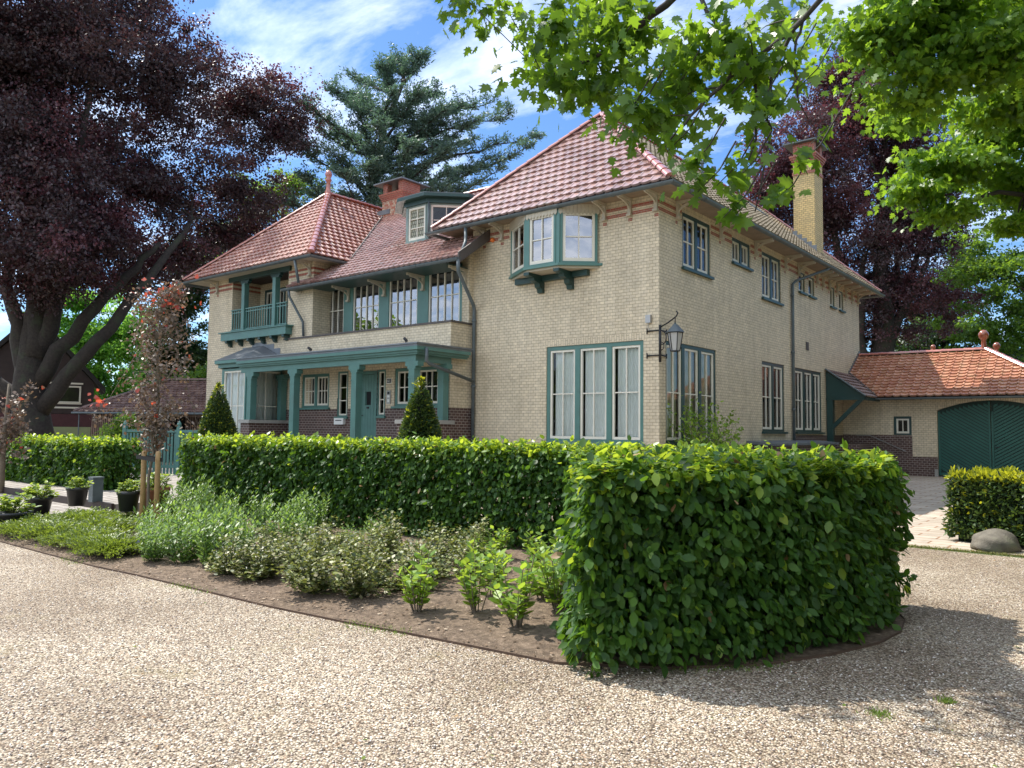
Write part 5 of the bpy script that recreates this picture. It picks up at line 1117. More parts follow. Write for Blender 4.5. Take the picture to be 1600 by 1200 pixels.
    for i in range(ns_):
        sc = np.array([Lh*(i+0.5)/ns_]); c_, t_ = fr(sc); x, y = c_[0]
        for q in range(2):
            x2 = x+r_.uniform(-0.12, 0.12); y2 = y+r_.uniform(-0.12, 0.12)
            tb.tube([(x2-o_[0], y2-o_[1], z0-0.02), (x2+r_.uniform(-.08, .08)-o_[0], y2+r_.uniform(-.08, .08)-o_[1], z0+h*0.45), (x2+r_.uniform(-.2, .2)-o_[0], y2+r_.uniform(-.2, .2)-o_[1], z0+h*0.92)], [0.016, 0.011, 0.005], 5)
    # inner twig-leaf mass
    m_ = int(n*0.25); ss = g.random(m_)*Lh; cc, tt = fr(ss); nn = np.stack([tt[:, 1], -tt[:, 0]], 1); ip = np.concatenate([cc+nn*((g.random(m_)-0.5)*th*0.75)[:, None], (0.15+(h-0.2)*g.random(m_)+z0)[:, None]], 1)
    tb.build('stems', M['bark'], e, True, False)
    leaves('inner_foliage', ip-o_, nrm(g.normal(size=(m_, 3))), nrm(g.normal(size=(m_, 3))), sz*1.25*(0.8+0.4*g.random(m_)), LEAF, M['hedge'], e, g.random(m_)*0.4)  # inner leaves kept to the darker tones: shade inside put into the colour
    return e
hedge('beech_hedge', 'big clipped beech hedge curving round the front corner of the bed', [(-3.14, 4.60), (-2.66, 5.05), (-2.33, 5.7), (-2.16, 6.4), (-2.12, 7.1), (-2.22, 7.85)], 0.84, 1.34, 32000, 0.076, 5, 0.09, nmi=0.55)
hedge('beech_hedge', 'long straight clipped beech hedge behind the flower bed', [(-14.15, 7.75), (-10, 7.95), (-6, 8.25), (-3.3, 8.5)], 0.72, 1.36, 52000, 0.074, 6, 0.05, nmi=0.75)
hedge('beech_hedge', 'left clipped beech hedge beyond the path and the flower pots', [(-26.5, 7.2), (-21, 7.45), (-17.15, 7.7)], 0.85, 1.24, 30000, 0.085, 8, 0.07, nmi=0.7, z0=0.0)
# ------------------------------------------------------------------ yew hedge and yew cones
def needlemass(name, parent, P, O_, sz, mats, pn, seed, zy=None, tm=None):
    g = np.random.default_rng(seed); n = len(P); D = O_*0.9+g.normal(size=(n, 3))*0.55; Nv = g.normal(size=(n, 3))+np.array([0, 0, 0.8])
    mi = (g.random(n) < pn).astype(int); return leaves(name, P, nrm(D), nrm(Nv), sz*(0.6+0.8*g.random(n)), tm or LEAFY, mats, parent, None, mi)
def yew_cone(label, loc, h, r, seed, group):
    e = empty('yew_cone', label, 'topiary', loc, group); g = np.random.default_rng(seed); n = 26000
    t = 1-np.sqrt(g.random(n)); z = 0.05+t*(h-0.05); a = g.random(n)*2*PI; rr = r*(1-t)**0.85*(1+0.06*np.sin(a*5+z*6)+0.05*np.sin(a*11-z*13))+0.05; rr = rr*(1-0.22*g.random(n)**2)
    P = np.stack([rr*np.cos(a), rr*np.sin(a), z], 1); O_ = np.stack([np.cos(a), np.sin(a), 0.5+0*a], 1)
    needlemass('foliage', e, P, O_, 0.070, [M['yew'], M['yewy']], 0.07, seed)
    m_ = 260; ti = g.random(m_); zz = h-0.02+0.16*ti; P = np.stack([0.05*g.normal(size=m_)*(1.3-ti), 0.05*g.normal(size=m_)*(1.3-ti), zz], 1); needlemass('tip_foliage', e, P, nrm(g.normal(size=(m_, 3))+np.array([0, 0, .6])), 0.06, [M['yew'], M['yewy']], 0.6, seed+1)
    tb = MB(); tb.tube([(0, 0, -0.05), (0, 0, h*0.9)], [0.05, 0.015], 6); tb.lathe((0, 0, 0.1), [(r*0.88, 0), (r*0.70, h*0.25), (r*0.48, h*0.5), (r*0.26, h*0.75), (0.02, h*0.95)], 12); tb.build('stem', M['dyew'], e, False, False)  # stem plus a solid near-black core that stands in for inner shade
    return e
M['dyew'] = plain('yew_shade_core', (0.008, 0.012, 0.007), 1.0, 0.3, 5)  # near-black colour that stands in for the shade between the needles
c1 = at(339, 690, 18.6); yew_cone('dark clipped yew cone in front of the left bay window', (c1.x, c1.y, 0), 2.5, 0.72, 41, 'yew cones before the porch')
c2 = at(656, 690, 14.6); yew_cone('dark clipped yew cone with a loose yellow tip right of the front door', (c2.x, c2.y, 0), 2.42, 0.66, 43, 'yew cones before the porch')
def yew_hedge():
    e = empty('yew_hedge', 'clipped yew hedge with sunlit yellow top before the garage', 'hedge', (-1.0, 13.4, 0)); g = np.random.default_rng(61)
    A = np.array([-2.30, 13.30]); ux = np.array([0.83, -0.30]); ux /= np.linalg.norm(ux); uy = np.array([-ux[1], ux[0]]); Lx, Ly, h = 4.6, 2.7, 1.0
    A2 = A
    def mass(n, bounds, seedo, pn_top):
        x0, x1, y0, y1, z0, z1 = bounds; w = np.array([(x1-x0)*(z1-z0), (y1-y0)*(z1-z0), (y1-y0)*(z1-z0)*0.7, (x1-x0)*(y1-y0)*1.2]); k = g.choice(4, n, p=w/w.sum())
        a = x0+(x1-x0)*g.random(n); b = y0+(y1-y0)*g.random(n); z = z0+(z1-z0)*g.random(n); dpt = (g.random(n)**2)*0.12
        l = 0.03*(np.sin(a*6+z*7)+np.sin(b*8+z*5)+np.sin(a*15+b*9))
        X = np.where(k == 1, x0-l+dpt, np.where(k == 2, x1+l-dpt, a)); Y = np.where(k == 0, y0-l+dpt, b); Z = np.where(k == 3, z1+l-dpt*0.5, z)
        O_ = np.zeros((n, 3)); ox = np.where(k == 1, -1, np.where(k == 2, 1, 0)); oy = np.where(k == 0, -1, 0); O_[:, :2] = ox[:, None]*ux+oy[:, None]*uy; O_[:, 2] = np.where(k == 3, 1, 0.25)
        P = np.concatenate([A2+X[:, None]*ux+Y[:, None]*uy, Z[:, None]], 1)-np.array([-1.0, 13.4, 0])
        topy = np.clip((Z-(z1-0.10))/0.10, 0, 1)*pn_top+0.06; mi = (g.random(n) < topy).astype(int)  # more yellow needles towards the top, where sunlight is painted in
        D = O_*0.8+g.normal(size=(n, 3))*0.55; Nv = g.normal(size=(n, 3))+np.array([0, 0, 0.8]); leaves('foliage', P, nrm(D), nrm(Nv), 0.075*(0.6+0.8*g.random(n)), LEAFY, [M['yew'], M['yewy']], e, None, mi)
    mass(34000, (0, Lx, 0, 1.2, 0.06, 0.98), 1, 0.85); mass(12000, (0.9, Lx, 1.1, Ly, 0.06, 1.14), 2, 0.85)
    tb = MB(); q = lambda a, b, z: (A2[0]+a*ux[0]+b*uy[0]+1.0, A2[1]+a*ux[1]+b*uy[1]-13.4, z)
    tb.hexa([q(.09, .09, 0), q(Lx-.1, .09, 0), q(Lx-.1, 1.1, 0), q(.09, 1.1, 0), q(.09, .09, .88), q(Lx-.1, .09, .88), q(Lx-.1, 1.1, .88), q(.09, 1.1, .88)]); tb.build('shade_core', M['dyew'], e, False, False)  # solid dark block in place of the shaded inside
yew_hedge()
rp = Vector((-1.62, 12.60, 0))
def boulder():
    mb = MB(); n1, n2 = 28, 16; r_ = random.Random(4); vs = []
    for i in range(n2+1):
        th = PI*i/n2
        for k in range(n1):
            ph = 2*PI*k/n1; d = Vector((math.sin(th)*math.cos(ph), math.sin(th)*math.sin(ph), math.cos(th))); s_ = 1+0.10*math.sin(2.3*d.x+1)+0.07*math.sin(4*d.y+2*d.x)+0.05*math.sin(7*d.z+3*d.x)
            v = Vector((d.x*0.33*s_, d.y*0.24*s_, (max(d.z, -0.4))*0.20*s_)); vs.append(v)
    mb.add(vs, [(i*n1+k, i*n1+(k+1) % n1, (i+1)*n1+(k+1) % n1, (i+1)*n1+k) for i in range(n2) for k in range(n1)])
    o = mb.build('boulder', M['rock'], None, True); o.location = (rp.x, rp.y, 0.07); o.rotation_euler = (0, 0.08, -YAW*0+0.75); tag(o, 'rounded grey boulder at the foot of the yew hedge', 'rock')
boulder()

# ------------------------------------------------------------------ bed plants
def copy_tree(o, parent=None):
    c = o.copy(); COL.objects.link(c)
    if parent: c.parent = parent
    for ch in [x for x in bpy.data.objects if x.parent == o]: copy_tree(ch, c)
    return c
def plant(name, label, cat, kind, seed, group=None):
    g = np.random.default_rng(seed); r_ = random.Random(seed); e = empty(name, label, cat, (0, 0, 0), group)
    P = []; D = []; Nv = []; S_ = []; tb = MB()
    if kind == 'herb':
        mat, tm, ls = M['herb'], LEAFN, 0.105
        for i in range(20):
            a = r_.random()*6.28; r = 0.17*r_.random()**0.5; tip = Vector((math.cos(a)*r*1.7, math.sin(a)*r*1.7, r_.uniform(0.34, 0.62))); b = Vector((math.cos(a)*r*0.8, math.sin(a)*r*0.8, 0))
            tb.tube([b, b.lerp(tip, 0.5)+Vector((0, 0, 0.03)), tip], [0.004, 0.003, 0.002], 4, False)
            for q in range(26):
                t = (q+1)/26; p = b.lerp(tip, t); an = q*2.4; P.append(p); D.append((math.cos(an), math.sin(an), 0.55+0.7*(t > .9))); Nv.append((0, 0, 1)); S_.append(ls*(1.1-0.35*t)*r_.uniform(.7, 1.2))
    elif kind == 'shrub':
        mat, tm, ls = M['shrub'], T_leaf(0.34), 0.042
        for i in range(46):
            d = Vector((r_.gauss(0, 1), r_.gauss(0, 1), abs(r_.gauss(0.5, 0.8)))).normalized(); R_ = r_.choice((r_.uniform(0.35, 1.0), r_.uniform(0.8, 1.35))); tip = Vector((d.x*0.30*R_, d.y*0.30*R_, 0.08+d.z*0.36*R_)); b = Vector((d.x*0.04, d.y*0.04, 0))
            tb.tube([b, b.lerp(tip, 0.5)+Vector((0, 0, 0.02)), tip], [0.006, 0.004, 0.002], 4, False)
            for q in range(26):
                t = 0.45+0.55*q/26; p = b.lerp(tip, t)+Vector([r_.gauss(0, 0.024) for _ in range(3)]); an = q*2.4; P.append(p); D.append((math.cos(an)*1.6+d.x*.6, math.sin(an)*1.6+d.y*.6, 0.1+d.z*.5+r_.gauss(0, .3))); Nv.append((r_.gauss(0, .5), r_.gauss(0, .5), 1)); S_.append(ls*r_.uniform(.7, 1.3))
    elif kind == 'young':
        mat, tm, ls = M['young'], LEAF, 0.085
        for i in range(10):
            a = r_.random()*6.28; tip = Vector((math.cos(a)*0.16*r_.random(), math.sin(a)*0.16*r_.random(), r_.uniform(0.22, 0.46)))+Vector((math.cos(a)*0.06, math.sin(a)*0.06, 0)); b = Vector((math.cos(a)*0.03, math.sin(a)*0.03, 0))
            tb.tube([b, b.lerp(tip, 0.5), tip], [0.006, 0.004, 0.003], 5, False)
            for q in range(15):
                t = 0.2+0.8*q/14; p = b.lerp(tip, t); an = q*2.4+i; P.append(p); D.append((math.cos(an), math.sin(an), 0.35+0.5*(t > .9))); Nv.append((r_.gauss(0, .3), r_.gauss(0, .3), 1)); S_.append(ls*(0.7+0.5*math.sin(t*2.6))*r_.uniform(.6, 1.1))
    elif kind == 'cover':
        mat, tm, ls = M['juniper'], LEAFN, 0.045
        for i in range(70):
            a = r_.random()*6.28; Rr = r_.uniform(0.15, 0.5); tip = Vector((math.cos(a)*Rr, math.sin(a)*Rr, r_.uniform(0.06, 0.22)*(1.1-Rr))); b = Vector((0, 0, 0.0))
            tb.tube([b, b.lerp(tip, 0.5)+Vector((0, 0, 0.04)), tip], [0.004, 0.003, 0.002], 4, False)
            for q in range(24):
                t = 0.3+0.7*q/24; p = b.lerp(tip, t)+Vector((0, 0, 0.04*math.sin(PI*t)))+Vector([r_.gauss(0, 0.018) for _ in range(3)]); an = q*2.4; P.append(p); D.append((math.cos(an)*.7+math.cos(a), math.sin(an)*.7+math.sin(a), 0.6)); Nv.append((r_.gauss(0, .5), r_.gauss(0, .5), 1)); S_.append(ls*r_.uniform(.6, 1.3))
    elif kind == 'pot':
        mat, tm, ls = M['pot'], LEAF, 0.085
        for i in range(26):
            d = Vector((r_.gauss(0, 1), r_.gauss(0, 1), abs(r_.gauss(0.6, 0.6)))).normalized(); R_ = r_.uniform(0.6, 1.05); tip = Vector((d.x*0.30*R_, d.y*0.30*R_, 0.03+d.z*0.34*R_)); b = Vector((d.x*0.05, d.y*0.05, 0))
            tb.tube([b, b.lerp(tip, 0.5)+Vector((0, 0, 0.02)), tip], [0.008, 0.005, 0.003], 4, False)
            for q in range(14):
                t = 0.5+0.5*q/14; p = b.lerp(tip, t)+Vector([r_.gauss(0, 0.012) for _ in range(3)]); an = q*2.4; P.append(p); D.append((math.cos(an)*1.2+d.x*.4, math.sin(an)*1.2+d.y*.4, 0.3+0.3*d.z)); Nv.append((r_.gauss(0, .4), r_.gauss(0, .4), 1)); S_.append(ls*r_.uniform(.6, 1.2))
    tb.build('stems', M['barkl'] if kind in ('young',) else M['stem'], e, True, False)
    leaves('foliage', np.array([tuple(p) for p in P]), np.array(D), nrm(np.array(Nv, float)), np.array(S_), tm, mat, e)
    return e
M['stem'] = plain('green_stem', (0.07, 0.08, 0.035), 0.7, 0.3, 6)
protos = {}
def place(name, label, cat, kind, x, y, s, group, seed):
    key = (kind, seed % 3)
    if key not in protos: o = plant(name, label, cat, kind, 100+seed % 3*7+len(kind), group); protos[key] = o
    else: o = copy_tree(protos[key])
    r_ = random.Random(seed*13+1); o.location = (x, y, 0.03); o.rotation_euler = (0, 0, r_.random()*6.28); s *= r_.uniform(0.9, 1.1); o.scale = (s, s, s*r_.uniform(0.9, 1.12)); o['label'] = label; o['group'] = group
    return o
YS = [(-4.88, 4.72, 1.0, 'bright young shrub standing alone at the front of the bare soil'), (-4.42, 4.98, 1.0, 'bright young shrub second from the left on the bare soil edge'), (-3.92, 4.90, 1.15, 'bright young shrub nearest the big hedge corner')]
YS += [(x, y, s, 'leafy young shrub between the long hedge and the bare soil') for x, y, s in ((-5.1, 5.9, 1.0), (-4.75, 5.55, .9), (-5.55, 6.4, .95), (-4.3, 5.75, 1.1), (-3.95, 5.5, 1.1), (-4.6, 6.5, 1.15), (-3.8, 6.3, 1.1), (-5.2, 6.9, 1.0), (-4.2, 6.9, 1.1), (-3.6, 5.6, .9), (-6.0, 7.1, .8))]
for i, (x, y, s, lb) in enumerate(YS): place('young_shrub', lb, 'shrub', 'young', x, y, s, 'bright young shrubs in the bed', i)
SH = [(-5.70, 4.75), (-6.15, 4.58), (-6.60, 4.85), (-7.10, 4.62), (-5.50, 5.25), (-6.05, 5.20), (-6.55, 5.5), (-7.05, 5.2), (-7.5, 5.0), (-7.8, 5.5), (-7.35, 5.75), (-6.85, 6.1), (-6.2, 6.1), (-5.75, 5.75), (-6.6, 6.8), (-7.3, 6.5), (-7.9, 6.0), (-6.0, 6.7), (-7.55, 4.55), (-5.6, 6.3), (-6.35, 7.1)]
for i, (x, y) in enumerate(SH):
    lb = 'low variegated shrub in the middle clump of the bed'
    if i == 0: lb = 'rightmost low variegated shrub at the front of the bed'
    if i == 18: lb = 'leftmost low variegated shrub by the bed edging'
    place('low_shrub', lb, 'shrub', 'shrub', x, y, 0.98, 'low variegated shrubs in the bed', i)
hb = random.Random(5); k = 0
for i, (x, y) in enumerate([(-8.15, 4.72), (-8.6, 4.62), (-9.15, 4.72), (-9.7, 4.75), (-8.35, 5.2), (-10.2, 5.0), (-9.3, 5.3)]): place('tall_herb', 'grey green leafy perennial at the front edge of the bed near the violet flower', 'perennial', 'herb', x, y, 0.88, 'perennials along the front edge', 300+i)
for x0_ in np.arange(-13.4, -7.6, 0.50):
    for y0_ in np.arange(4.45, 7.2, 0.50):
        if x0_ > -8.7 and y0_ < 6.0: continue
        if x0_ < -8.5-(y0_-4.15)*1.75: continue
        if hb.random() < 0.22: continue
        x, y = x0_+hb.uniform(-.15, .15), y0_+hb.uniform(-.15, .15); k += 1
        place('tall_herb', 'tall grey green leafy perennial in the left part of the bed', 'perennial', 'herb', x, y, hb.uniform(0.65, 1.1)*(0.85 if y < 5.4 else 0.98), 'tall perennials in the bed', k)
for i in range(26):
    x = -15.8+i*0.27 if i < 20 else -14+hb.random()*3; y = 4.15+hb.random()*(0.35+0.07*(20-i if i < 20 else 15)); x = max(-17, x)
    if x < -14.0: y = min(y, 4.25)
    place('ground_cover', 'yellow green spreading ground cover along the left bed edge', 'ground cover', 'cover', x, y, hb.uniform(0.8, 1.05), 'spreading plants along the bed edge', i)
fl = empty('iris_flower', 'single violet flower among the perennials at the bed edge', 'flower', (0, 0, 0)); fp = at(216, 852, 9.6); fl.location = (fp.x, fp.y, 0)
mb = MB(); mb.tube([(0.05, 0.0, 0), (0.02, 0, fp.z*0.6), (0, 0, fp.z)], 0.004, 5); mb.build('stem', M['stem'], fl, False, False)
g = np.random.default_rng(2); leaves('petals', np.tile([[0, 0, fp.z]], (7, 1))+g.normal(size=(7, 3))*0.006, nrm(g.normal(size=(7, 3))+np.array([0, 0, .2])), nrm(g.normal(size=(7, 3))), np.full(7, 0.055), T_leaf(0.4), M['flower'], fl)
# ------------------------------------------------------------------ potted plants
def pot(label, loc, r, h, prof, mat, ps, seed):
    e = empty('plant_pot', label, 'plant pot', loc); mb = MB()
    if prof == 'bowl': pf = [(r*0.8, 0), (r*0.97, h*0.75), (r*1.05, h*0.78), (r*1.05, h), (r*0.95, h), (r*0.9, h*0.85), (0.01, h*0.85)]
    else: pf = [(r*0.72, 0), (r*0.93, h*0.82), (r*1.0, h*0.83), (r*1.02, h), (r*0.93, h), (r*0.9, h*0.9), (0.01, h*0.9)]
    mb.lathe((0, 0, 0), pf, 24); mb.build('pot', mat, e, True, False)
    pl = plant('x', 'x', 'x', 'pot', seed)
    for ch in [x for x in bpy.data.objects if x.parent == pl]: ch.parent = e; ch.location = (0, 0, h*0.85); ch.scale = (ps, ps, ps)
    bpy.data.objects.remove(pl); return e
def pat(px, py, z): 
    d = at(px, py, 1.0)-Vector((0, 0, CAMZ)); t = (z-CAMZ)/d.z; p = Vector((0, 0, CAMZ))+d*t; return (p.x, p.y, z)
pot('wide black bowl pot with a leafy shrub at the left picture edge', pat(18, 817, 0.1), 0.27, 0.17, 'bowl', M['plastic'], 1.05, 201)
pot('black pot standing just right of the wide bowl pot', pat(60, 805, 0.1), 0.21, 0.31, 'tall', M['plastic'], 1.0, 202)
pot('black pot before the left hedge beside the grey post', pat(120, 790, 0.22), 0.18, 0.32, 'tall', M['plastic'], 0.75, 203)
pot('black pot on the path edge left of the wooden stakes', pat(200, 798, 0.22), 0.18, 0.32, 'tall', M['plastic'], 0.75, 204)
pot('large terracotta pot behind the wooden stakes', pat(243, 797, 0.22), 0.215, 0.38, 'tall', M['terra'], 1.0, 205)
p = pat(149, 784, 0.22); mb = MB(); mb.box(-0.09, 0.09, -0.09, 0.09, 0, 0.42); mb.box(-0.1, 0.1, -0.1, 0.1, 0.421, 0.45); o = mb.build('bollard_light', M['zinc']); o.location = p; tag(o, 'short square grey bollard before the left hedge', 'bollard')
hc = random.Random(8)
for i in range(22):
    x = -13.6+hc.random()*4.0; y = 4.2+hc.random()*min(1.9, max(0.25, (-9.2-x)*0.55)); place('ground_cover', 'yellow green low ground cover between the path and the tall perennials', 'ground cover', 'cover', x, y, hc.uniform(0.8, 1.1), 'spreading plants beside the path', 60+i)
# staked young tree
def staked():
    b = at(232, 812, 12.3); b = Vector((b.x, b.y, 0.04))
    e = empty('young_tree', 'slim bronze leaved young tree with red tips tied between stakes', 'tree', b)
    hgt = at(240, 455, 12.3).z; r_ = random.Random(9); g = np.random.default_rng(9); tb = MB()
    tip = Vector((0.1, 0.08, hgt)); tb.tube(branch_path((0, 0, 0), tip, 10, 0.01, 0, r_), [0.028-0.0022*i for i in range(11)], 8)
    P = []; D = []
    for i in range(115):
        t = r_.uniform(0.30, 0.98); p = tip*t; a = r_.random()*6.28; wdt = 0.78*math.sin(min(1, (t-0.22)*2.2)*PI/2)*(1.1-0.55*t); q = p+Vector((math.cos(a)*wdt*r_.uniform(.4, 1.1), math.sin(a)*wdt*r_.uniform(.4, 1.1), r_.uniform(0.05, 0.35)))
        if i < 3: q = p*0.0+tip*0.42+Vector((-0.775, -0.63, 0))*(0.9+0.1*i)+Vector((0, 0, 0.15))
        if i in (3, 4): q = tip*0.40+Vector((0.775, 0.63, 0))*0.7
        tb.tube([p, p.lerp(q, .5)+Vector((0, 0, .04)), q], [0.008, 0.005, 0.002], 4, False)
        for k in range(26): P.append(p.lerp(q, r_.uniform(.25, 1.05))+Vector([r_.gauss(0, .06) for _ in range(3)])); D.append((r_.gauss(0, 1), r_.gauss(0, 1), -0.8+r_.gauss(0, .6)))
    tb.build('trunk', M['barkl'], e, True, False); P = np.array([tuple(p) for p in P]); n = len(P)
    leaves('crown', P, np.array(D), nrm(g.normal(size=(n, 3))+np.array([0, 0, .6])), 0.062*(0.6+0.7*g.random(n)), LEAF, M['redmap'], e)
    m_ = 120; Q = np.concatenate([np.array(tip)+g.normal(size=(80, 3))*np.array([.22, .22, .16])-np.array([0, 0, .1]), np.array(tip*0.5)+np.array([-0.775*0.95, -0.63*0.95, 0.1])+g.normal(size=(16, 3))*0.07, P[g.integers(0, n, 24)]])
    leaves('red_tips', Q, g.normal(size=(len(Q), 3)), nrm(g.normal(size=(len(Q), 3))+np.array([0, 0, .6])), 0.07*(0.6+0.7*g.random(len(Q))), LOBED, M['redtip'], e)
    for (px, lb) in ((222, 'left round wooden stake beside the young tree'), (244, 'right round wooden stake beside the young tree')):
        q = at(px, 800, 12.3-(0.2 if px > 230 else 0)); mb = MB(); mb.lathe((0, 0, 0), [(0.04, -0.1), (0.04, 1.16), (0.032, 1.185), (0, 1.19)], 12); o = mb.build('wooden_stake', M['wood'], None, True); o.location = (q.x, q.y, 0.02); tag(o, lb, 'stake', 'stakes of the young tree')
    q1 = at(222, 714, 12.25); q2 = at(244, 718, 12.05); mb = MB(); t = (q2-q1).normalized(); s_ = Vector((t.y, -t.x, 0))*0.06
    for sg in (1, -1): a_, c_ = q1+s_*sg-t*0.06, q2+s_*sg+t*0.06; mb.hexa([a_-Vector((0, 0, .03)), c_-Vector((0, 0, .03)), c_-Vector((0, 0, .03))+s_*0.08, a_-Vector((0, 0, .03))+s_*0.08, a_+Vector((0, 0, .03)), c_+Vector((0, 0, .03)), c_+Vector((0, 0, .03))+s_*0.08, a_+Vector((0, 0, .03))+s_*0.08])
    tag(mb.build('tree_tie', M['iron']), 'black rubber strap tying the young tree to its stakes', 'strap')
staked()
def maple_left():
    b = at(2, 760, 17.0); e = empty('young_tree', 'small bronze leaved maple at the left edge behind the hedge', 'tree', (b.x, b.y, 0)); r_ = random.Random(3); g = np.random.default_rng(31); tb = MB()
    tb.tube([(0, 0, 0), (0.02, 0, 1.2), (0, 0.05, 2.5)], [0.07, 0.05, 0.02], 8); P = []
    for i in range(30):
        p = Vector((0, 0, r_.uniform(0.9, 2.3))); a = r_.random()*6.28; q = p+Vector((math.cos(a)*r_.uniform(.15, .55), math.sin(a)*r_.uniform(.15, .55), r_.uniform(0, .5)))
        if q.z > 2.75: q.z = 2.7
        tb.tube([p, q], [0.01, 0.003], 4, False)
        for k in range(40): P.append(p.lerp(q, r_.uniform(.5, 1.1))+Vector([r_.gauss(0, .08) for _ in range(3)]))
    tb.build('trunk', M['barkl'], e, True, False); P = np.array([tuple(p) for p in P]); n = len(P); mi = (g.random(n) < 0.05).astype(int)
    leaves('crown', P, g.normal(size=(n, 3))-np.array([0, 0, .6]), nrm(g.normal(size=(n, 3))+np.array([0, 0, .6])), 0.08*(0.6+0.7*g.random(n)), LOBED, [M['redmap'], M['redtip']], e, None, mi)
maple_left()
# shrub against the corner
def corner_shrub():
    e = empty('climbing_shrub', 'loose green shrub against the villa corner below the lantern', 'shrub', (-8.85, 18.9, 0)); r_ = random.Random(12); g = np.random.default_rng(12); tb = MB(); P = []
    for i in range(95):
        a = r_.uniform(-1, 1); b = Vector((r_.uniform(-.3, .3), r_.uniform(-.8, .8), 0)); zz = r_.uniform(0.9, 2.3)-abs(a)*0.2; tip = Vector((b.x+r_.uniform(-.35, .5), a*1.3, zz if abs(a) > .2 else zz+0.1)); tip.z = min(tip.z, 2.35-0.3*abs(a+0.2))
        tb.tube([b, b.lerp(tip, .5)+Vector((0.05, 0, .2)), tip], [0.012, 0.008, 0.003], 4, False)
        for k in range(26): P.append(b.lerp(tip, r_.uniform(.45, 1.05))+Vector((0, 0, .1))+Vector([r_.gauss(0, .09) for _ in range(3)]))
    tb.build('stems', M['barkl'], e, True, False); P = np.array([tuple(p) for p in P]); P[:, 0] = np.maximum(P[:, 0], -0.50); n = len(P); leaves('foliage', P, g.normal(size=(n, 3)), nrm(g.normal(size=(n, 3))+np.array([0, 0, .8])), 0.09*(0.6+0.7*g.random(n)), LEAF, M['young'], e)
corner_shrub()
# weeds in the gravel and grass fringe
def tuft(label, px, py, r, n, seed, h=0.035, name='weed_tuft'):
    x, y, z = pat(px, py, 0.0); g = np.random.default_rng(seed); P = np.concatenate([g.normal(size=(n, 2))*r, np.zeros((n, 1))], 1); D = g.normal(size=(n, 3))*0.6; D[:, 2] = 1
    o = leaves(name, P, D, nrm(g.normal(size=(n, 3))), h*(0.5+g.random(n)), T_quad(0.10), M['grass']); o.location = (x, y, 0); return o
for i, (px, py, r, n, lb) in enumerate(((1480, 1098, 0.022, 160, 'small green weed tuft at the right side of the gravel'), (1375, 1118, 0.035, 140, 'flat weed tuft in the gravel left of the rightmost tuft'))):
    tag(tuft(lb, px, py, r, n, i, 0.028), lb, 'weed', 'weeds in the gravel')
def litter():
    g = np.random.default_rng(19); n = 420; d = 2.6+9*g.random(n)**1.3; lat = (g.random(n)*2-1)*0.68*d; X = math.cos(YAW)*lat+math.sin(YAW)*d; Y = -math.sin(YAW)*lat+math.cos(YAW)*d
    a = g.random(n)*6.28; tag(leaves('fallen_leaves', np.stack([X, Y, 0.008+0.012*g.random(n)], 1), np.stack([np.cos(a), np.sin(a), 0.15*g.normal(size=n)], 1), nrm(g.normal(size=(n, 3))*0.3+np.array([0, 0, 1.0])), 0.012+0.022*g.random(n), LEAF, [M['deadleaf'], M['juniper']], None, None, (g.random(n) < 0.2).astype(int)), 'small dry leaves scattered on the gravel', 'leaves', kind='stuff')
litter()
g = np.random.default_rng(77); n = 9000; X = g.random(n)*9-6; Y = 11.98+0.06*(X+6)+g.normal(size=n)*0.09; Dd = g.normal(size=(n, 3))*0.5; Dd[:, 2] = 1
tag(leaves('grass_fringe', np.stack([X, Y, np.zeros(n)], 1), Dd, nrm(g.normal(size=(n, 3))), 0.026*(0.4+g.random(n)), T_quad(0.12), M['drygrass']), 'thin grass fringe between gravel and paved yard', 'grass', kind='stuff')
n = 5000; t = g.random(n)*0.999; E_ = np.array(EDGE)[3:20]; ii = (t*(len(E_)-1)).astype(int); f_ = (t*(len(E_)-1)-ii)[:, None]; Pq = E_[ii]*(1-f_)+E_[ii+1]*f_+g.normal(size=(n, 2))*np.array([.06, .06])+np.array([0.02, -0.03])*0; Dd = g.normal(size=(n, 3))*0.6; Dd[:, 2] = 1
mk = (np.sin(Pq[:, 0]*2.3)+np.sin(Pq[:, 0]*5.1+1)) > 0.5; Pq = Pq[mk]; n = len(Pq)
tag(leaves('grass_fringe', np.concatenate([Pq, np.zeros((n, 1))], 1), Dd[:n], nrm(g.normal(size=(n, 3))), 0.026*(0.4+g.random(n)), T_quad(0.12), M['grass']), 'sparse grass along the curved bed edging', 'grass', kind='stuff')

# ------------------------------------------------------------------ background buildings
def frame(o, r, f):
    o = Vector((o[0], o[1], 0)); r = Vector((r[0], r[1], 0)).normalized(); f = Vector((f[0], f[1], 0)).normalized()
    return lambda u, v, w: tuple(o+r*u+Vector((0, 0, v))-f*w)
h0 = at(45, 690, 46.0); rr_ = Vector((math.cos(YAW-0.56), -math.sin(YAW-0.56), 0)); ff_ = Vector((math.sin(YAW-0.56), math.cos(YAW-0.56), 0)); TN = frame(h0, rr_, ff_)
NB = empty('dark_house', 'dark clad neighbouring house with a steep gable behind the big beech', 'house', (h0.x, h0.y, 0))
mb = MB(); mb.prism([TN(-3.3, 2.3, 0), TN(3.3, 2.3, 0), TN(3.3, 4.2, 0), TN(0, 7.9, 0), TN(-3.3, 4.2, 0)], ff_*2.5); mb.build('wall', M['darkwood'], NB)
mb = MB(); mb.prism([TN(-3.35, 0, -0.03), TN(3.35, 0, -0.03), TN(3.35, 2.28, -0.03), TN(-3.35, 2.28, -0.03)], ff_*2.5); mb.build('lower_wall', M['maroon'], NB)
mb = MB()
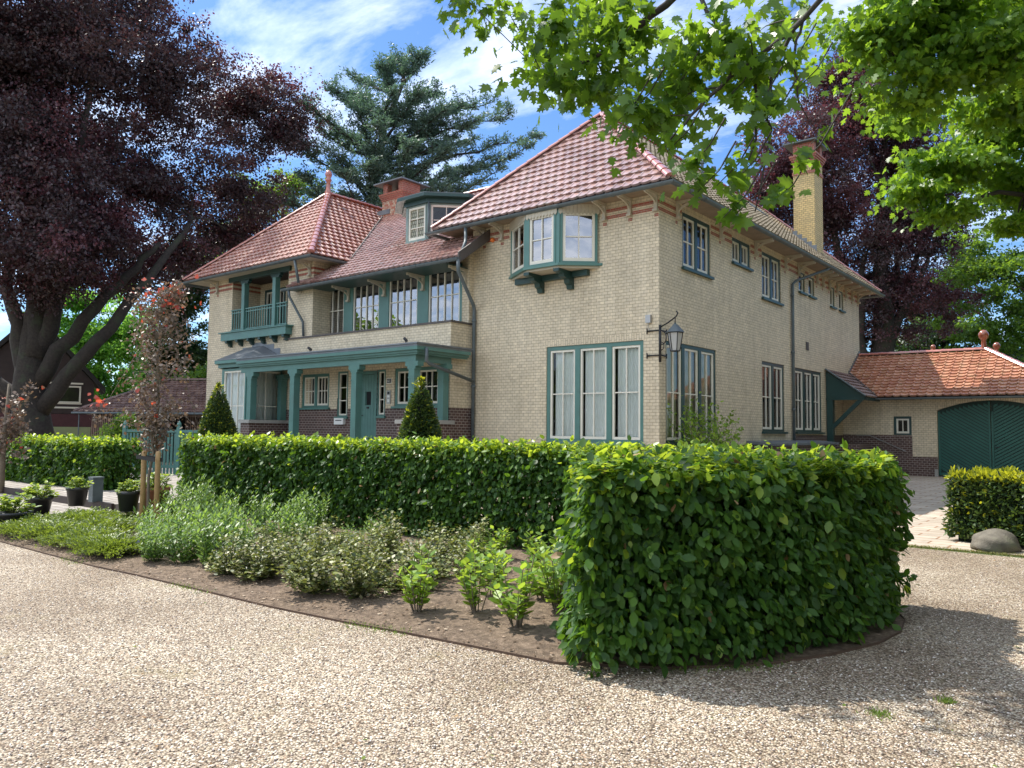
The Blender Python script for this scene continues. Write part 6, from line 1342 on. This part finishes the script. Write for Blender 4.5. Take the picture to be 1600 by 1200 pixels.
for s_ in (-1, 1): mb.prism([TN(0, 8.0, 0.35), TN(0, 8.35, 0.35), TN(s_*3.9, 3.95, 0.35), TN(s_*3.9, 3.6, 0.35)], ff_*3.2)
mb.build('roof', M['dark'], NB)
window(NB, TN, 0.95, 2.6, 2.95, 4.0, 1, 1, 1, fmat=M['white'], smat=M['white'], fw_=0.05, sash=0.04, rec=-0.1, dark=False)
mb = MB(); mb.tbox(TN, 0.6, 3.3, 2.62, 2.72, 0.0, 0.08); mb.tbox(TN, 0.6, 2.7, 4.1, 4.2, 0.0, 0.1); mb.build('trim', M['white'], NB)
mb = MB(); mb.tbox(TN, 1.1, 3.2, 0.3, 1.5, 0.03, 0.1); mb.build('garage_door', M['paleg'], NB)
s0 = at(215, 690, 34.0); TSd = frame(s0, (math.cos(YAW+.15), -math.sin(YAW+.15)), (math.sin(YAW+.15), math.cos(YAW+.15))); fs_ = Vector((math.sin(YAW+.15), math.cos(YAW+.15), 0))
SH_ = empty('garden_shed', 'wooden slatted garden shed with dark tiled hipped roof left of the villa', 'shed', (s0.x, s0.y, 0))
def P3(u, v, w): return Vector(TSd(u, v, w))
zE, zR = 2.22, 3.78; uL, uR = -3.16, 3.7; dp_ = 2.6
Ls_ = math.hypot(dp_, zR-zE); U_ = P3(1, 0, 0)-P3(0, 0, 0); V_ = (P3(0, zR, -dp_)-P3(0, zE, 0))
mb = MB(); tiles(mb, P3(uL, zE, 0), U_, V_, Ls_, lambda v: 2.9*v/Ls_, lambda v: uR-uL, 0.22, 0.25, seed=61)
V2 = (P3(uL+2.9, zR, -dp_)-P3(uL, zE, -dp_)); L2 = V2.length; tiles(mb, P3(uL, zE, -2*dp_), P3(0, 0, 1)-P3(0, 0, 0), V2, L2, lambda v: dp_*v/L2, lambda v: 2*dp_-dp_*v/L2, 0.22, 0.25, seed=62)
sr = mb.build('roof', M['tiles'], SH_)
mb = MB(); mb.poly(P3(uL, zE-.05, 0), P3(uR, zE-.05, 0), P3(uR, zR-.05, -dp_), P3(uL+2.9, zR-.05, -dp_)); mb.poly(P3(uL, zE-.05, -2*dp_), P3(uR, zE-.05, -2*dp_), P3(uR, zR-.05, -dp_), P3(uL+2.9, zR-.05, -dp_)); mb.build('roof_boards', M['darkwood'], sr)
mb = MB(); caps(mb, P3(uL, zE+.02, 0), P3(uL+2.9, zR+.02, -dp_), r=0.09); caps(mb, P3(uL+2.9, zR+.02, -dp_), P3(uR, zR+.02, -dp_), r=0.09); mb.build('ridge_caps', M['tiles'], sr)
mb = MB(); mb.tube([P3(uL-.05, zE-.06, .07), P3(uR, zE-.06, .07)], 0.05, 8); mb.tube([P3(uL+.3, zE-.1, .05), P3(uL+.3, 0, .05)], 0.025, 6); mb.build('gutter', M['zinc'], SH_)
mb = MB()
for k in range(15): u = uL+0.75+k*0.1; mb.tbox(TSd, u, u+0.06, 0, zE-0.08, -0.25, -0.18)
mb.tbox(TSd, uL+0.7, 3.5, zE-0.2, zE-0.1, -0.27, -0.24)
for k in range(18): u = 1.5+k*0.11; mb.tbox(TSd, u, u+0.05, 0.3, zE-0.08, -1.25, -1.2)
mb.build('slats', M['log'], SH_)
mb = MB(); mb.tbox(TSd, uL+0.7, 3.5, 0, zE-.1, -3.6, -3.5); mb.tbox(TSd, uL+0.72, 0.9, 0, zE-.1, -1.0, -0.95); mb.build('back_wall', M['dark'], SH_)
f0 = at(205, 690, 22.5); TFn = frame(f0, (math.cos(YAW+.1), -math.sin(YAW+.1)), (math.sin(YAW+.1), math.cos(YAW+.1)))
FN = empty('picket_fence', 'teal wooden picket fence with pointed posts before the shed', 'fence', (f0.x, f0.y, 0))
mb = MB(); mb.tbox(TFn, -0.2, 2.4, 1.42, 1.50, -0.03, 0.03); mb.tbox(TFn, -0.2, 2.4, 0.4, 0.48, -0.03, 0.03)
for k in range(24): u = -0.15+k*0.105; mb.tbox(TFn, u, u+0.06, 0.1, 1.40, -0.015, 0.015)
mb.build('pickets', M['green'], FN)
for u in (-0.2, 1.45, 2.45):
    mb = MB(); mb.tbox(TFn, u-0.05, u+0.05, 0, 1.62, -0.055, 0.055); q = TFn(u, 1.62, 0); mb.lathe(q, [(0.05, 0), (0.065, 0.04), (0.04, 0.10), (0, 0.15)], 8); mb.build('post', M['green'], FN)

# ------------------------------------------------------------------ trees
def B(px, py, d, rx, rz, w=None, ry=None):
    k = d/1205.0; c = at(px, py, d); a = rx*k; return (c, (a, ry or a*0.9, rz*k), (w or rx*rz))
def no_house(p, arr=False):   # keep crowns clear of the villa roofs
    if arr:
        X, Y, Z = p[:, 0], p[:, 1], p[:, 2]; return ~((X > -31.5) & (X < -8) & (Y > 14) & (Y < 37) & (Z < 13.2))
    return not (p.x > -31.5 and p.x < -8 and 14 < p.y < 37 and p.z < 13.2)
d = 38.0; k = 44.0
b0 = at(50, 690, d); b0.z = 0
tree('copper_beech', 'huge dark copper beech filling the upper left of the view', 'tree', b0, at(60, 330, d), [
    B(90, 60, 38, 250, 130), B(40, 230, 38, 190, 130), B(250, 120, 42, 140, 130), B(380, 160, 46, 100, 90), B(440, 200, 47, 65, 70), B(230, 290, 42, 170, 110), B(360, 290, 46, 110, 80), B(110, 380, 37, 120, 90), B(40, 430, 36, 60, 50), B(20, -60, 38, 260, 130), B(180, -40, 42, 140, 90), B(-150, 200, 38, 150, 250, 20000), B(10, 110, 37, 110, 190, 38000), B(60, 300, 36, 110, 90, 14000), B(270, 400, 44, 80, 55), B(340, 370, 47, 80, 60), B(190, 430, 42, 80, 50), B(90, 400, 35, 110, 70), B(150, 370, 38, 110, 60), B(410, 330, 48, 60, 45), B(300, 440, 46, 50, 40)],
    1130, 400, 1.5, 0.165, QUAD, M['beech'], 0.95, 21, 0.75, 0.35, 'bark', None, 5, 0.45, no_house,
    [([at(60, 600, d), at(130, 500, d), at(200, 430, d+1), at(250, 380, d+2)], 0.42, 0.12), ([at(65, 640, d), at(150, 535, d), at(230, 440, d+1), at(300, 340, d+4)], 0.42, 0.12), ([at(45, 590, d), at(20, 480, d), at(0, 350, d)], 0.5, 0.15), ([at(50, 570, d), at(95, 450, d), at(120, 300, d)], 0.5, 0.15), ([at(30, 620, d), at(-10, 590, d), at(-60, 540, d)], 0.35, 0.12), ([at(55, 560, d), at(60, 420, d), at(70, 200, d)], 0.6, 0.2)],
    0.07, (M['beechr'], 0.22), 0.35)
d = 52.0; b1 = at(1362, 690, d); b1.z = 0
tree('copper_beech', 'tall copper beech with bare dark stems behind the chimney and garage', 'tree', b1, at(1372, 330, d), [
    B(1345, 180, 52, 110, 80), B(1260, 240, 50, 90, 70), B(1200, 290, 50, 50, 45), B(1400, 250, 53, 110, 80), B(1300, 340, 52, 110, 80), B(1430, 350, 53, 90, 80), B(1390, 450, 52, 100, 90), B(1300, 470, 54, 70, 70), B(1470, 470, 54, 60, 60), B(1320, 110, 52, 45, 35, 1200), B(1210, 350, 50, 50, 60)],
    640, 340, 1.45, 0.17, QUAD, M['beech'], 0.95, 22, 0.75, 0.35, 'bark', None, 6, 0.4, no_house,
    [([at(1362, 600, d), at(1330, 500, d), at(1310, 400, d), at(1290, 280, d)], 0.5, 0.12), ([at(1370, 600, d), at(1385, 450, d), at(1375, 300, d), at(1380, 180, d)], 0.55, 0.12), ([at(1375, 570, d), at(1420, 470, d), at(1440, 360, d)], 0.4, 0.12), ([at(1345, 600, d-1), at(1345, 500, d-1), at(1350, 400, d-1)], 0.4, 0.15)],
    0.06, (M['beechr'], 0.75), 0.3)
# cedar
def cedar():
    d = 50.0; b = at(575, 690, d); b.z = 0; e = empty('cedar', 'blue green cedar with layered branches rising behind the roofs', 'tree', b); r_ = random.Random(8); g = np.random.default_rng(8); tb = MB()
    loc = lambda p: Vector(p)-b
    tips = [(655, 92, 50), (600, 110, 50), (625, 95, 52), (515, 135, 49), (545, 150, 51), (480, 165, 48), (770, 160, 52), (725, 165, 50), (690, 175, 48), (795, 180, 51), (835, 215, 50), (820, 232, 49), (560, 125, 53), (700, 235, 47), (640, 230, 46), (760, 250, 50), (745, 215, 52), (470, 230, 48), (480, 280, 47), (520, 240, 46), (590, 200, 46), (650, 150, 48), (610, 290, 46), (690, 300, 47), (740, 290, 48), (540, 310, 47), (780, 265, 49), (575, 260, 46), (500, 200, 50), (630, 180, 53), (715, 270, 53), (670, 210, 50), (560, 170, 48), (610, 150, 48), (600, 240, 49), (545, 215, 52), (650, 265, 50), (680, 145, 52), (535, 270, 45), (650, 320, 46), (460, 320, 47), (505, 300, 50), (600, 320, 46), (720, 330, 48), (700, 190, 50), (740, 190, 48)]
    tr = [loc(at(575, 690, d)), loc(at(578, 450, d)), loc(at(580, 320, d)), loc(at(600, 200, d)), loc(at(630, 130, d))]
    dense = []
    for i in range(4):
        for q in range(5): dense.append(tr[i].lerp(tr[i+1], q/5))
    dense.append(tr[-1]); dense[0].z = -0.3
    tb.tube(dense, [0.62-0.026*i for i in range(len(dense))], 10); P = []; D = []; 
    for (px, py, dd) in tips:
        t = loc(at(px, py, dd)); st = min(dense[7:], key=lambda q: abs(q.z-(t.z-1.8-0.12*(Vector((q.x-t.x, q.y-t.y, 0)).length)))); st = st.copy()
        pth = branch_path(st, t, 8, 0.05, -0.04, r_); tb.tube(pth, [0.14-0.015*i for i in range(9)], 6)
        Lb = (t-st).length
        for s_ in range(34):
            u = r_.uniform(0.28, 1.04); p = st.lerp(t, min(u, 1)); j = min(7, int(u*8)); p = pth[j].lerp(pth[j+1], min(1, u*8-j)) if j < 8 else pth[8]
            dr = Vector((r_.gauss(0, 1), r_.gauss(0, 1), r_.uniform(0.0, 0.55))); dr.normalize(); ax = (t-st).normalized(); dr = (dr+ax*0.7).normalized(); ln = r_.uniform(0.5, 1.7)*(1.15-0.5*u); q = p+dr*ln+Vector((0, 0, 0.12*ln))
            tb.tube([p, q], [0.03, 0.008], 3, False)
            for w in range(56):
                v = r_.uniform(0.1, 1.08); z_ = p.lerp(q, v); sp_ = 0.22*(1.2-v*0.7); P.append((z_.x+r_.gauss(0, sp_), z_.y+r_.gauss(0, sp_), z_.z+r_.gauss(0, 0.07)+0.02)); D.append((dr.x+r_.gauss(0, .7), dr.y+r_.gauss(0, .7), 0.25+r_.gauss(0, .45)))
    tb.build('trunk', M['bark'], e, True, False); P = np.array(P); n = len(P); leaves('crown', P, np.array(D), nrm(g.normal(size=(n, 3))*0.7+np.array([0, 0, 1.0])), 0.24*(0.6+0.7*g.random(n)), T_quad(0.17), M['cedar'], e)
cedar()
OAKB = []
for (px, py, dd, rx, rz, w) in ((870, 45, 7.0, 100, 55, 9), (980, 60, 6.6, 110, 75, 12), (1060, 120, 6.2, 80, 60, 7), (940, 130, 6.8, 90, 30, 4.5), (860, 115, 7.0, 55, 30, 3), (1120, 60, 6.0, 90, 80, 8), (760, 12, 7.2, 45, 15, 2), (1180, 110, 6.0, 60, 70, 3), (1010, 185, 6.2, 40, 35, 2.6), (1060, 205, 5.8, 45, 20, 1.0), (1165, 200, 5.8, 40, 50, 1.2), (1085, 275, 5.5, 25, 15, 0.5), (1225, 40, 6.6, 60, 50, 3.2), (965, 5, 6.6, 200, 40, 8), (880, 135, 7, 30, 12, 1)):
    OAKB.append(B(px, py, dd, rx, rz, w))
OAKB += [(Vector((-7.6, 5.0, 9.2)), (2.2, 1.0, 0.7), 26), (Vector((-6.2, 4.7, 8.6)), (1.6, 0.9, 0.6), 16)]
ob_ = at(1990, 900, 4.6); ob_.z = 0
tree('oak_tree', 'red oak whose lobed leafy branches hang into the top of the view', 'tree', ob_, (ob_.x-0.3, ob_.y, 7.5), OAKB, 250, 11, 0.36, 0.112, LOBED, M['oak'], 0.34, 33, 0.7, 0.2, 'bark', None, 0, 0.9, None,
     [([Vector((ob_.x-0.2, ob_.y, 6.2)), at(1300, -260, 5.4), at(1080, -30, 6.2), at(1000, 40, 6.4), at(930, 90, 6.7), at(850, 118, 7.0)], 0.055, 0.008), ([Vector((ob_.x-0.2, ob_.y, 5.6)), at(1400, -160, 5.6), at(1255, 30, 6.0), at(1205, 110, 6.0), at(1170, 250, 5.8)], 0.035, 0.006), ([at(1255, 30, 6.0), at(1140, 120, 5.9), at(1080, 180, 5.8), at(1040, 230, 5.8)], 0.022, 0.006), ([at(1255, 30, 6.0), at(1240, 100, 6.0), at(1248, 160, 6.0), at(1262, 185, 6.1)], 0.012, 0.004), ([at(1080, -30, 6.2), at(1140, 60, 6), at(1205, 200, 5.9), at(1180, 330, 5.7)], 0.02, 0.005)], 0.010, None, 0.4)
# loose leaf sprays at the ends of the oak twigs are part of the same crown
def spray():
    e = [o for o in bpy.data.objects if o.name == 'oak_tree'][0]; g = np.random.default_rng(91); P = []; D = []; tb = MB(); b = e.location
    for (px, py, dd, n_) in ((965, 190, 6.0, 9), (985, 178, 6.0, 8), (1045, 235, 5.8, 10), (1075, 262, 5.6, 12), (1090, 300, 5.5, 10), (1120, 290, 5.5, 7), (1145, 285, 5.5, 7), (1205, 322, 5.4, 8), (1130, 340, 5.4, 8), (1150, 335, 5.4, 6), (1245, 262, 5.2, 6), (1268, 224, 5.3, 4), (1165, 180, 5.8, 12), (1130, 160, 5.9, 10), (1190, 195, 5.8, 10), (1220, 110, 6, 10), (1245, 140, 6, 8), (1040, 150, 6, 10), (720, 18, 7.2, 12), (700, 8, 7.2, 6)):
        c = at(px, py, dd)-b; st = c+Vector((0.25, 0.1, 0.35)); tb.tube([st, st.lerp(c, .5)+Vector((0.02, 0, -0.03)), c], [0.007, 0.005, 0.003], 4, False)
        for i in range(n_): P.append(np.array(st.lerp(c, g.uniform(.5, 1.05)))+g.normal(size=3)*0.045); D.append(g.normal(size=3)*0.7+np.array([0, 0, -0.7]))
    n = len(P); leaves('leaf_spray', np.array(P), np.array(D), nrm(g.normal(size=(n, 3))*0.5+np.array(-fw)*0.9+np.array([0, 0, .4])), 0.135*(0.7+0.5*g.random(n)), LOBED, M['oak'], e); tb.build('twigs', M['bark'], e, True, False)
spray()
mb_ = at(1990, 850, 11.5); mb_.z = 0
tree('maple_tree', 'bright green maple leaning in from the right edge', 'tree', mb_, (mb_.x, mb_.y, 11), [
    B(1450, 20, 10.5, 140, 90), B(1560, 90, 10.5, 120, 80), B(1370, 60, 10.5, 60, 65, 5500), B(1480, 115, 10.5, 110, 45), B(1600, 0, 11, 120, 130), B(1420, 150, 11, 50, 25, 1800), B(1570, 165, 12, 70, 50, 5500), B(1400, 10, 10.5, 90, 50, 5000)],
    200, 88, 0.62, 0.11, LOBED, M['maple'], 0.4, 34, 0.55, 0.2, 'bark', None, 4, 0.9, None, [([(mb_.x, mb_.y, 6.0), at(1700, 60, 11), at(1500, 60, 10.6), at(1400, 90, 10.5)], 0.12, 0.02)], 0.02, None, 0.5)
m2 = at(2080, 800, 17); m2.z = 0
tree('maple_tree', 'light green maple with layered sprays reaching over the yew hedge side', 'tree', m2, (m2.x, m2.y, 12), [
    B(1490, 255, 16, 90, 30, 5000), B(1560, 205, 16, 80, 40, 5000), B(1425, 300, 16, 50, 22, 2200), B(1480, 330, 16, 60, 16, 1600), B(1600, 280, 16.5, 80, 40, 3000), B(1420, 190, 15, 45, 18, 1500), B(1590, 350, 16.5, 50, 25, 1500)],
    150, 90, 0.62, 0.13, LOBED, M['maple'], 0.4, 35, 0.4, 0.2, 'bark', None, 3, 0.9, None, [([(m2.x, m2.y, 6.0), at(1720, 300, 16.5), at(1560, 300, 16), at(1450, 340, 16)], 0.10, 0.02), ([(m2.x, m2.y, 7.0), at(1720, 200, 16.5), at(1560, 240, 16), at(1480, 270, 16)], 0.08, 0.02)], 0.02, None, 0.5)
for i, (px, dd, bl, mt_, lb, n1, n2) in enumerate((
    (1640, 44, [B(1560, 420, 44, 90, 70), B(1600, 300, 44, 90, 80), B(1540, 520, 44, 80, 50), B(1640, 500, 44, 90, 90)], 'gtree', 'sunlit green tree at the far right edge behind the garage', 200, 190),
    (1480, 60, [B(1480, 520, 60, 80, 60), B(1430, 560, 60, 60, 50), B(1560, 560, 60, 90, 60), B(1520, 420, 60, 70, 60)], 'dtree', 'dark tree mass directly behind the garage ridge', 180, 170),
    (150, 60, [B(150, 540, 60, 75, 70), B(120, 470, 60, 50, 45), B(200, 520, 60, 45, 80), B(170, 620, 60, 80, 40)], 'larch', 'fresh light green larch glowing behind the garden shed', 170, 220),
    (280, 47, [B(280, 480, 47, 50, 70), B(255, 560, 47, 45, 70), B(310, 560, 47, 35, 60), B(300, 420, 48, 60, 50)], 'dtree', 'dark tree between the young tree and the villa wing', 150, 190),
    (430, 64, [B(420, 310, 64, 60, 50), B(460, 280, 64, 30, 25), B(370, 380, 64, 50, 50), B(520, 320, 64, 40, 30)], 'gtree', 'yellow green tree glimpsed behind the left wing roof', 110, 150),
    (300, 52, [B(305, 620, 40, 30, 25), B(250, 650, 42, 50, 25), B(318, 590, 40, 18, 30)], 'gtree', 'green bush behind the shed roof beside the villa wing', 60, 130))):
    b = at(px, 690, dd); b.z = 0
    top = bl[0][0]
    tree('broadleaf_tree', lb, 'tree', b, (b.x, b.y, top.z), bl, n1, n2, 1.3 if dd > 50 else 1.0, 0.24 if dd > 50 else 0.19, QUAD, M[mt_], 0.4, 50+i, 0.6, 0.3, 'bark', None, 4, 0.3, no_house, None, 0.05, None, 0.4)
# green shrub by the fence
b = at(185, 690, 24); b.z = 0
tree('broadleaf_shrub', 'feathery green shrub at the shed wall behind the left hedge', 'shrub', b, (b.x, b.y, 1.6), [B(190, 665, 24, 28, 22), B(175, 690, 24, 25, 18)], 40, 120, 0.3, 0.09, LEAFN, M['gtree'], 0.05, 71, 0.7, 0.2)
# unseen trees: some stand in the window reflections, those east added to block sky
bb = tree('unseen_tree', 'unseen broad green tree for window reflections and blocking sky', 'tree', (-34, -24, 0), (-34, -24, 9), [(Vector((-34, -24, 7)), (6, 6, 4.5), 1), (Vector((-31, -25, 4.5)), (5, 5, 3.6), .8), (Vector((-37, -22, 4.5)), (5, 5, 3.6), .8)], 200, 110, 1.5, 0.5, QUAD, M['gtree'], 0.4, 80, 0.7, 0.3, group='trees across the lane')
for (x, y, s_) in ((-56, -14, 1.1), (34, -30, 1.5), (40, -8, 1.7), (8.5, 15, 1.15), (10, 23.5, 1.3), (14, 33, 1.35), (22, 44, 1.5), (18, 8, 1.6), (20, 26, 1.9)):
    c = copy_tree(bb); c.location = (x, y, 0); c.scale = (s_, s_, s_); c.rotation_euler = (0, 0, x)
def woodland():
    g = np.random.default_rng(5); n = 60000; a = YAW+(g.random(n)*2-1)*0.95; R_ = 88+30*g.random(n); hmax = 9+3*np.sin(a*23)+2*np.sin(a*61+1)+1.5*np.sin(a*120)
    z = hmax*g.random(n)**0.7; P = np.stack([np.sin(a)*R_, np.cos(a)*R_, z], 1)
    tag(leaves('woodland', P, g.normal(size=(n, 3)), nrm(g.normal(size=(n, 3))+np.array([0, 0, .5])), 1.1*(0.6+0.8*g.random(n)), QUAD, M['dtree'], None), 'far green woodland closing the garden behind everything', 'woodland', kind='stuff')
woodland()
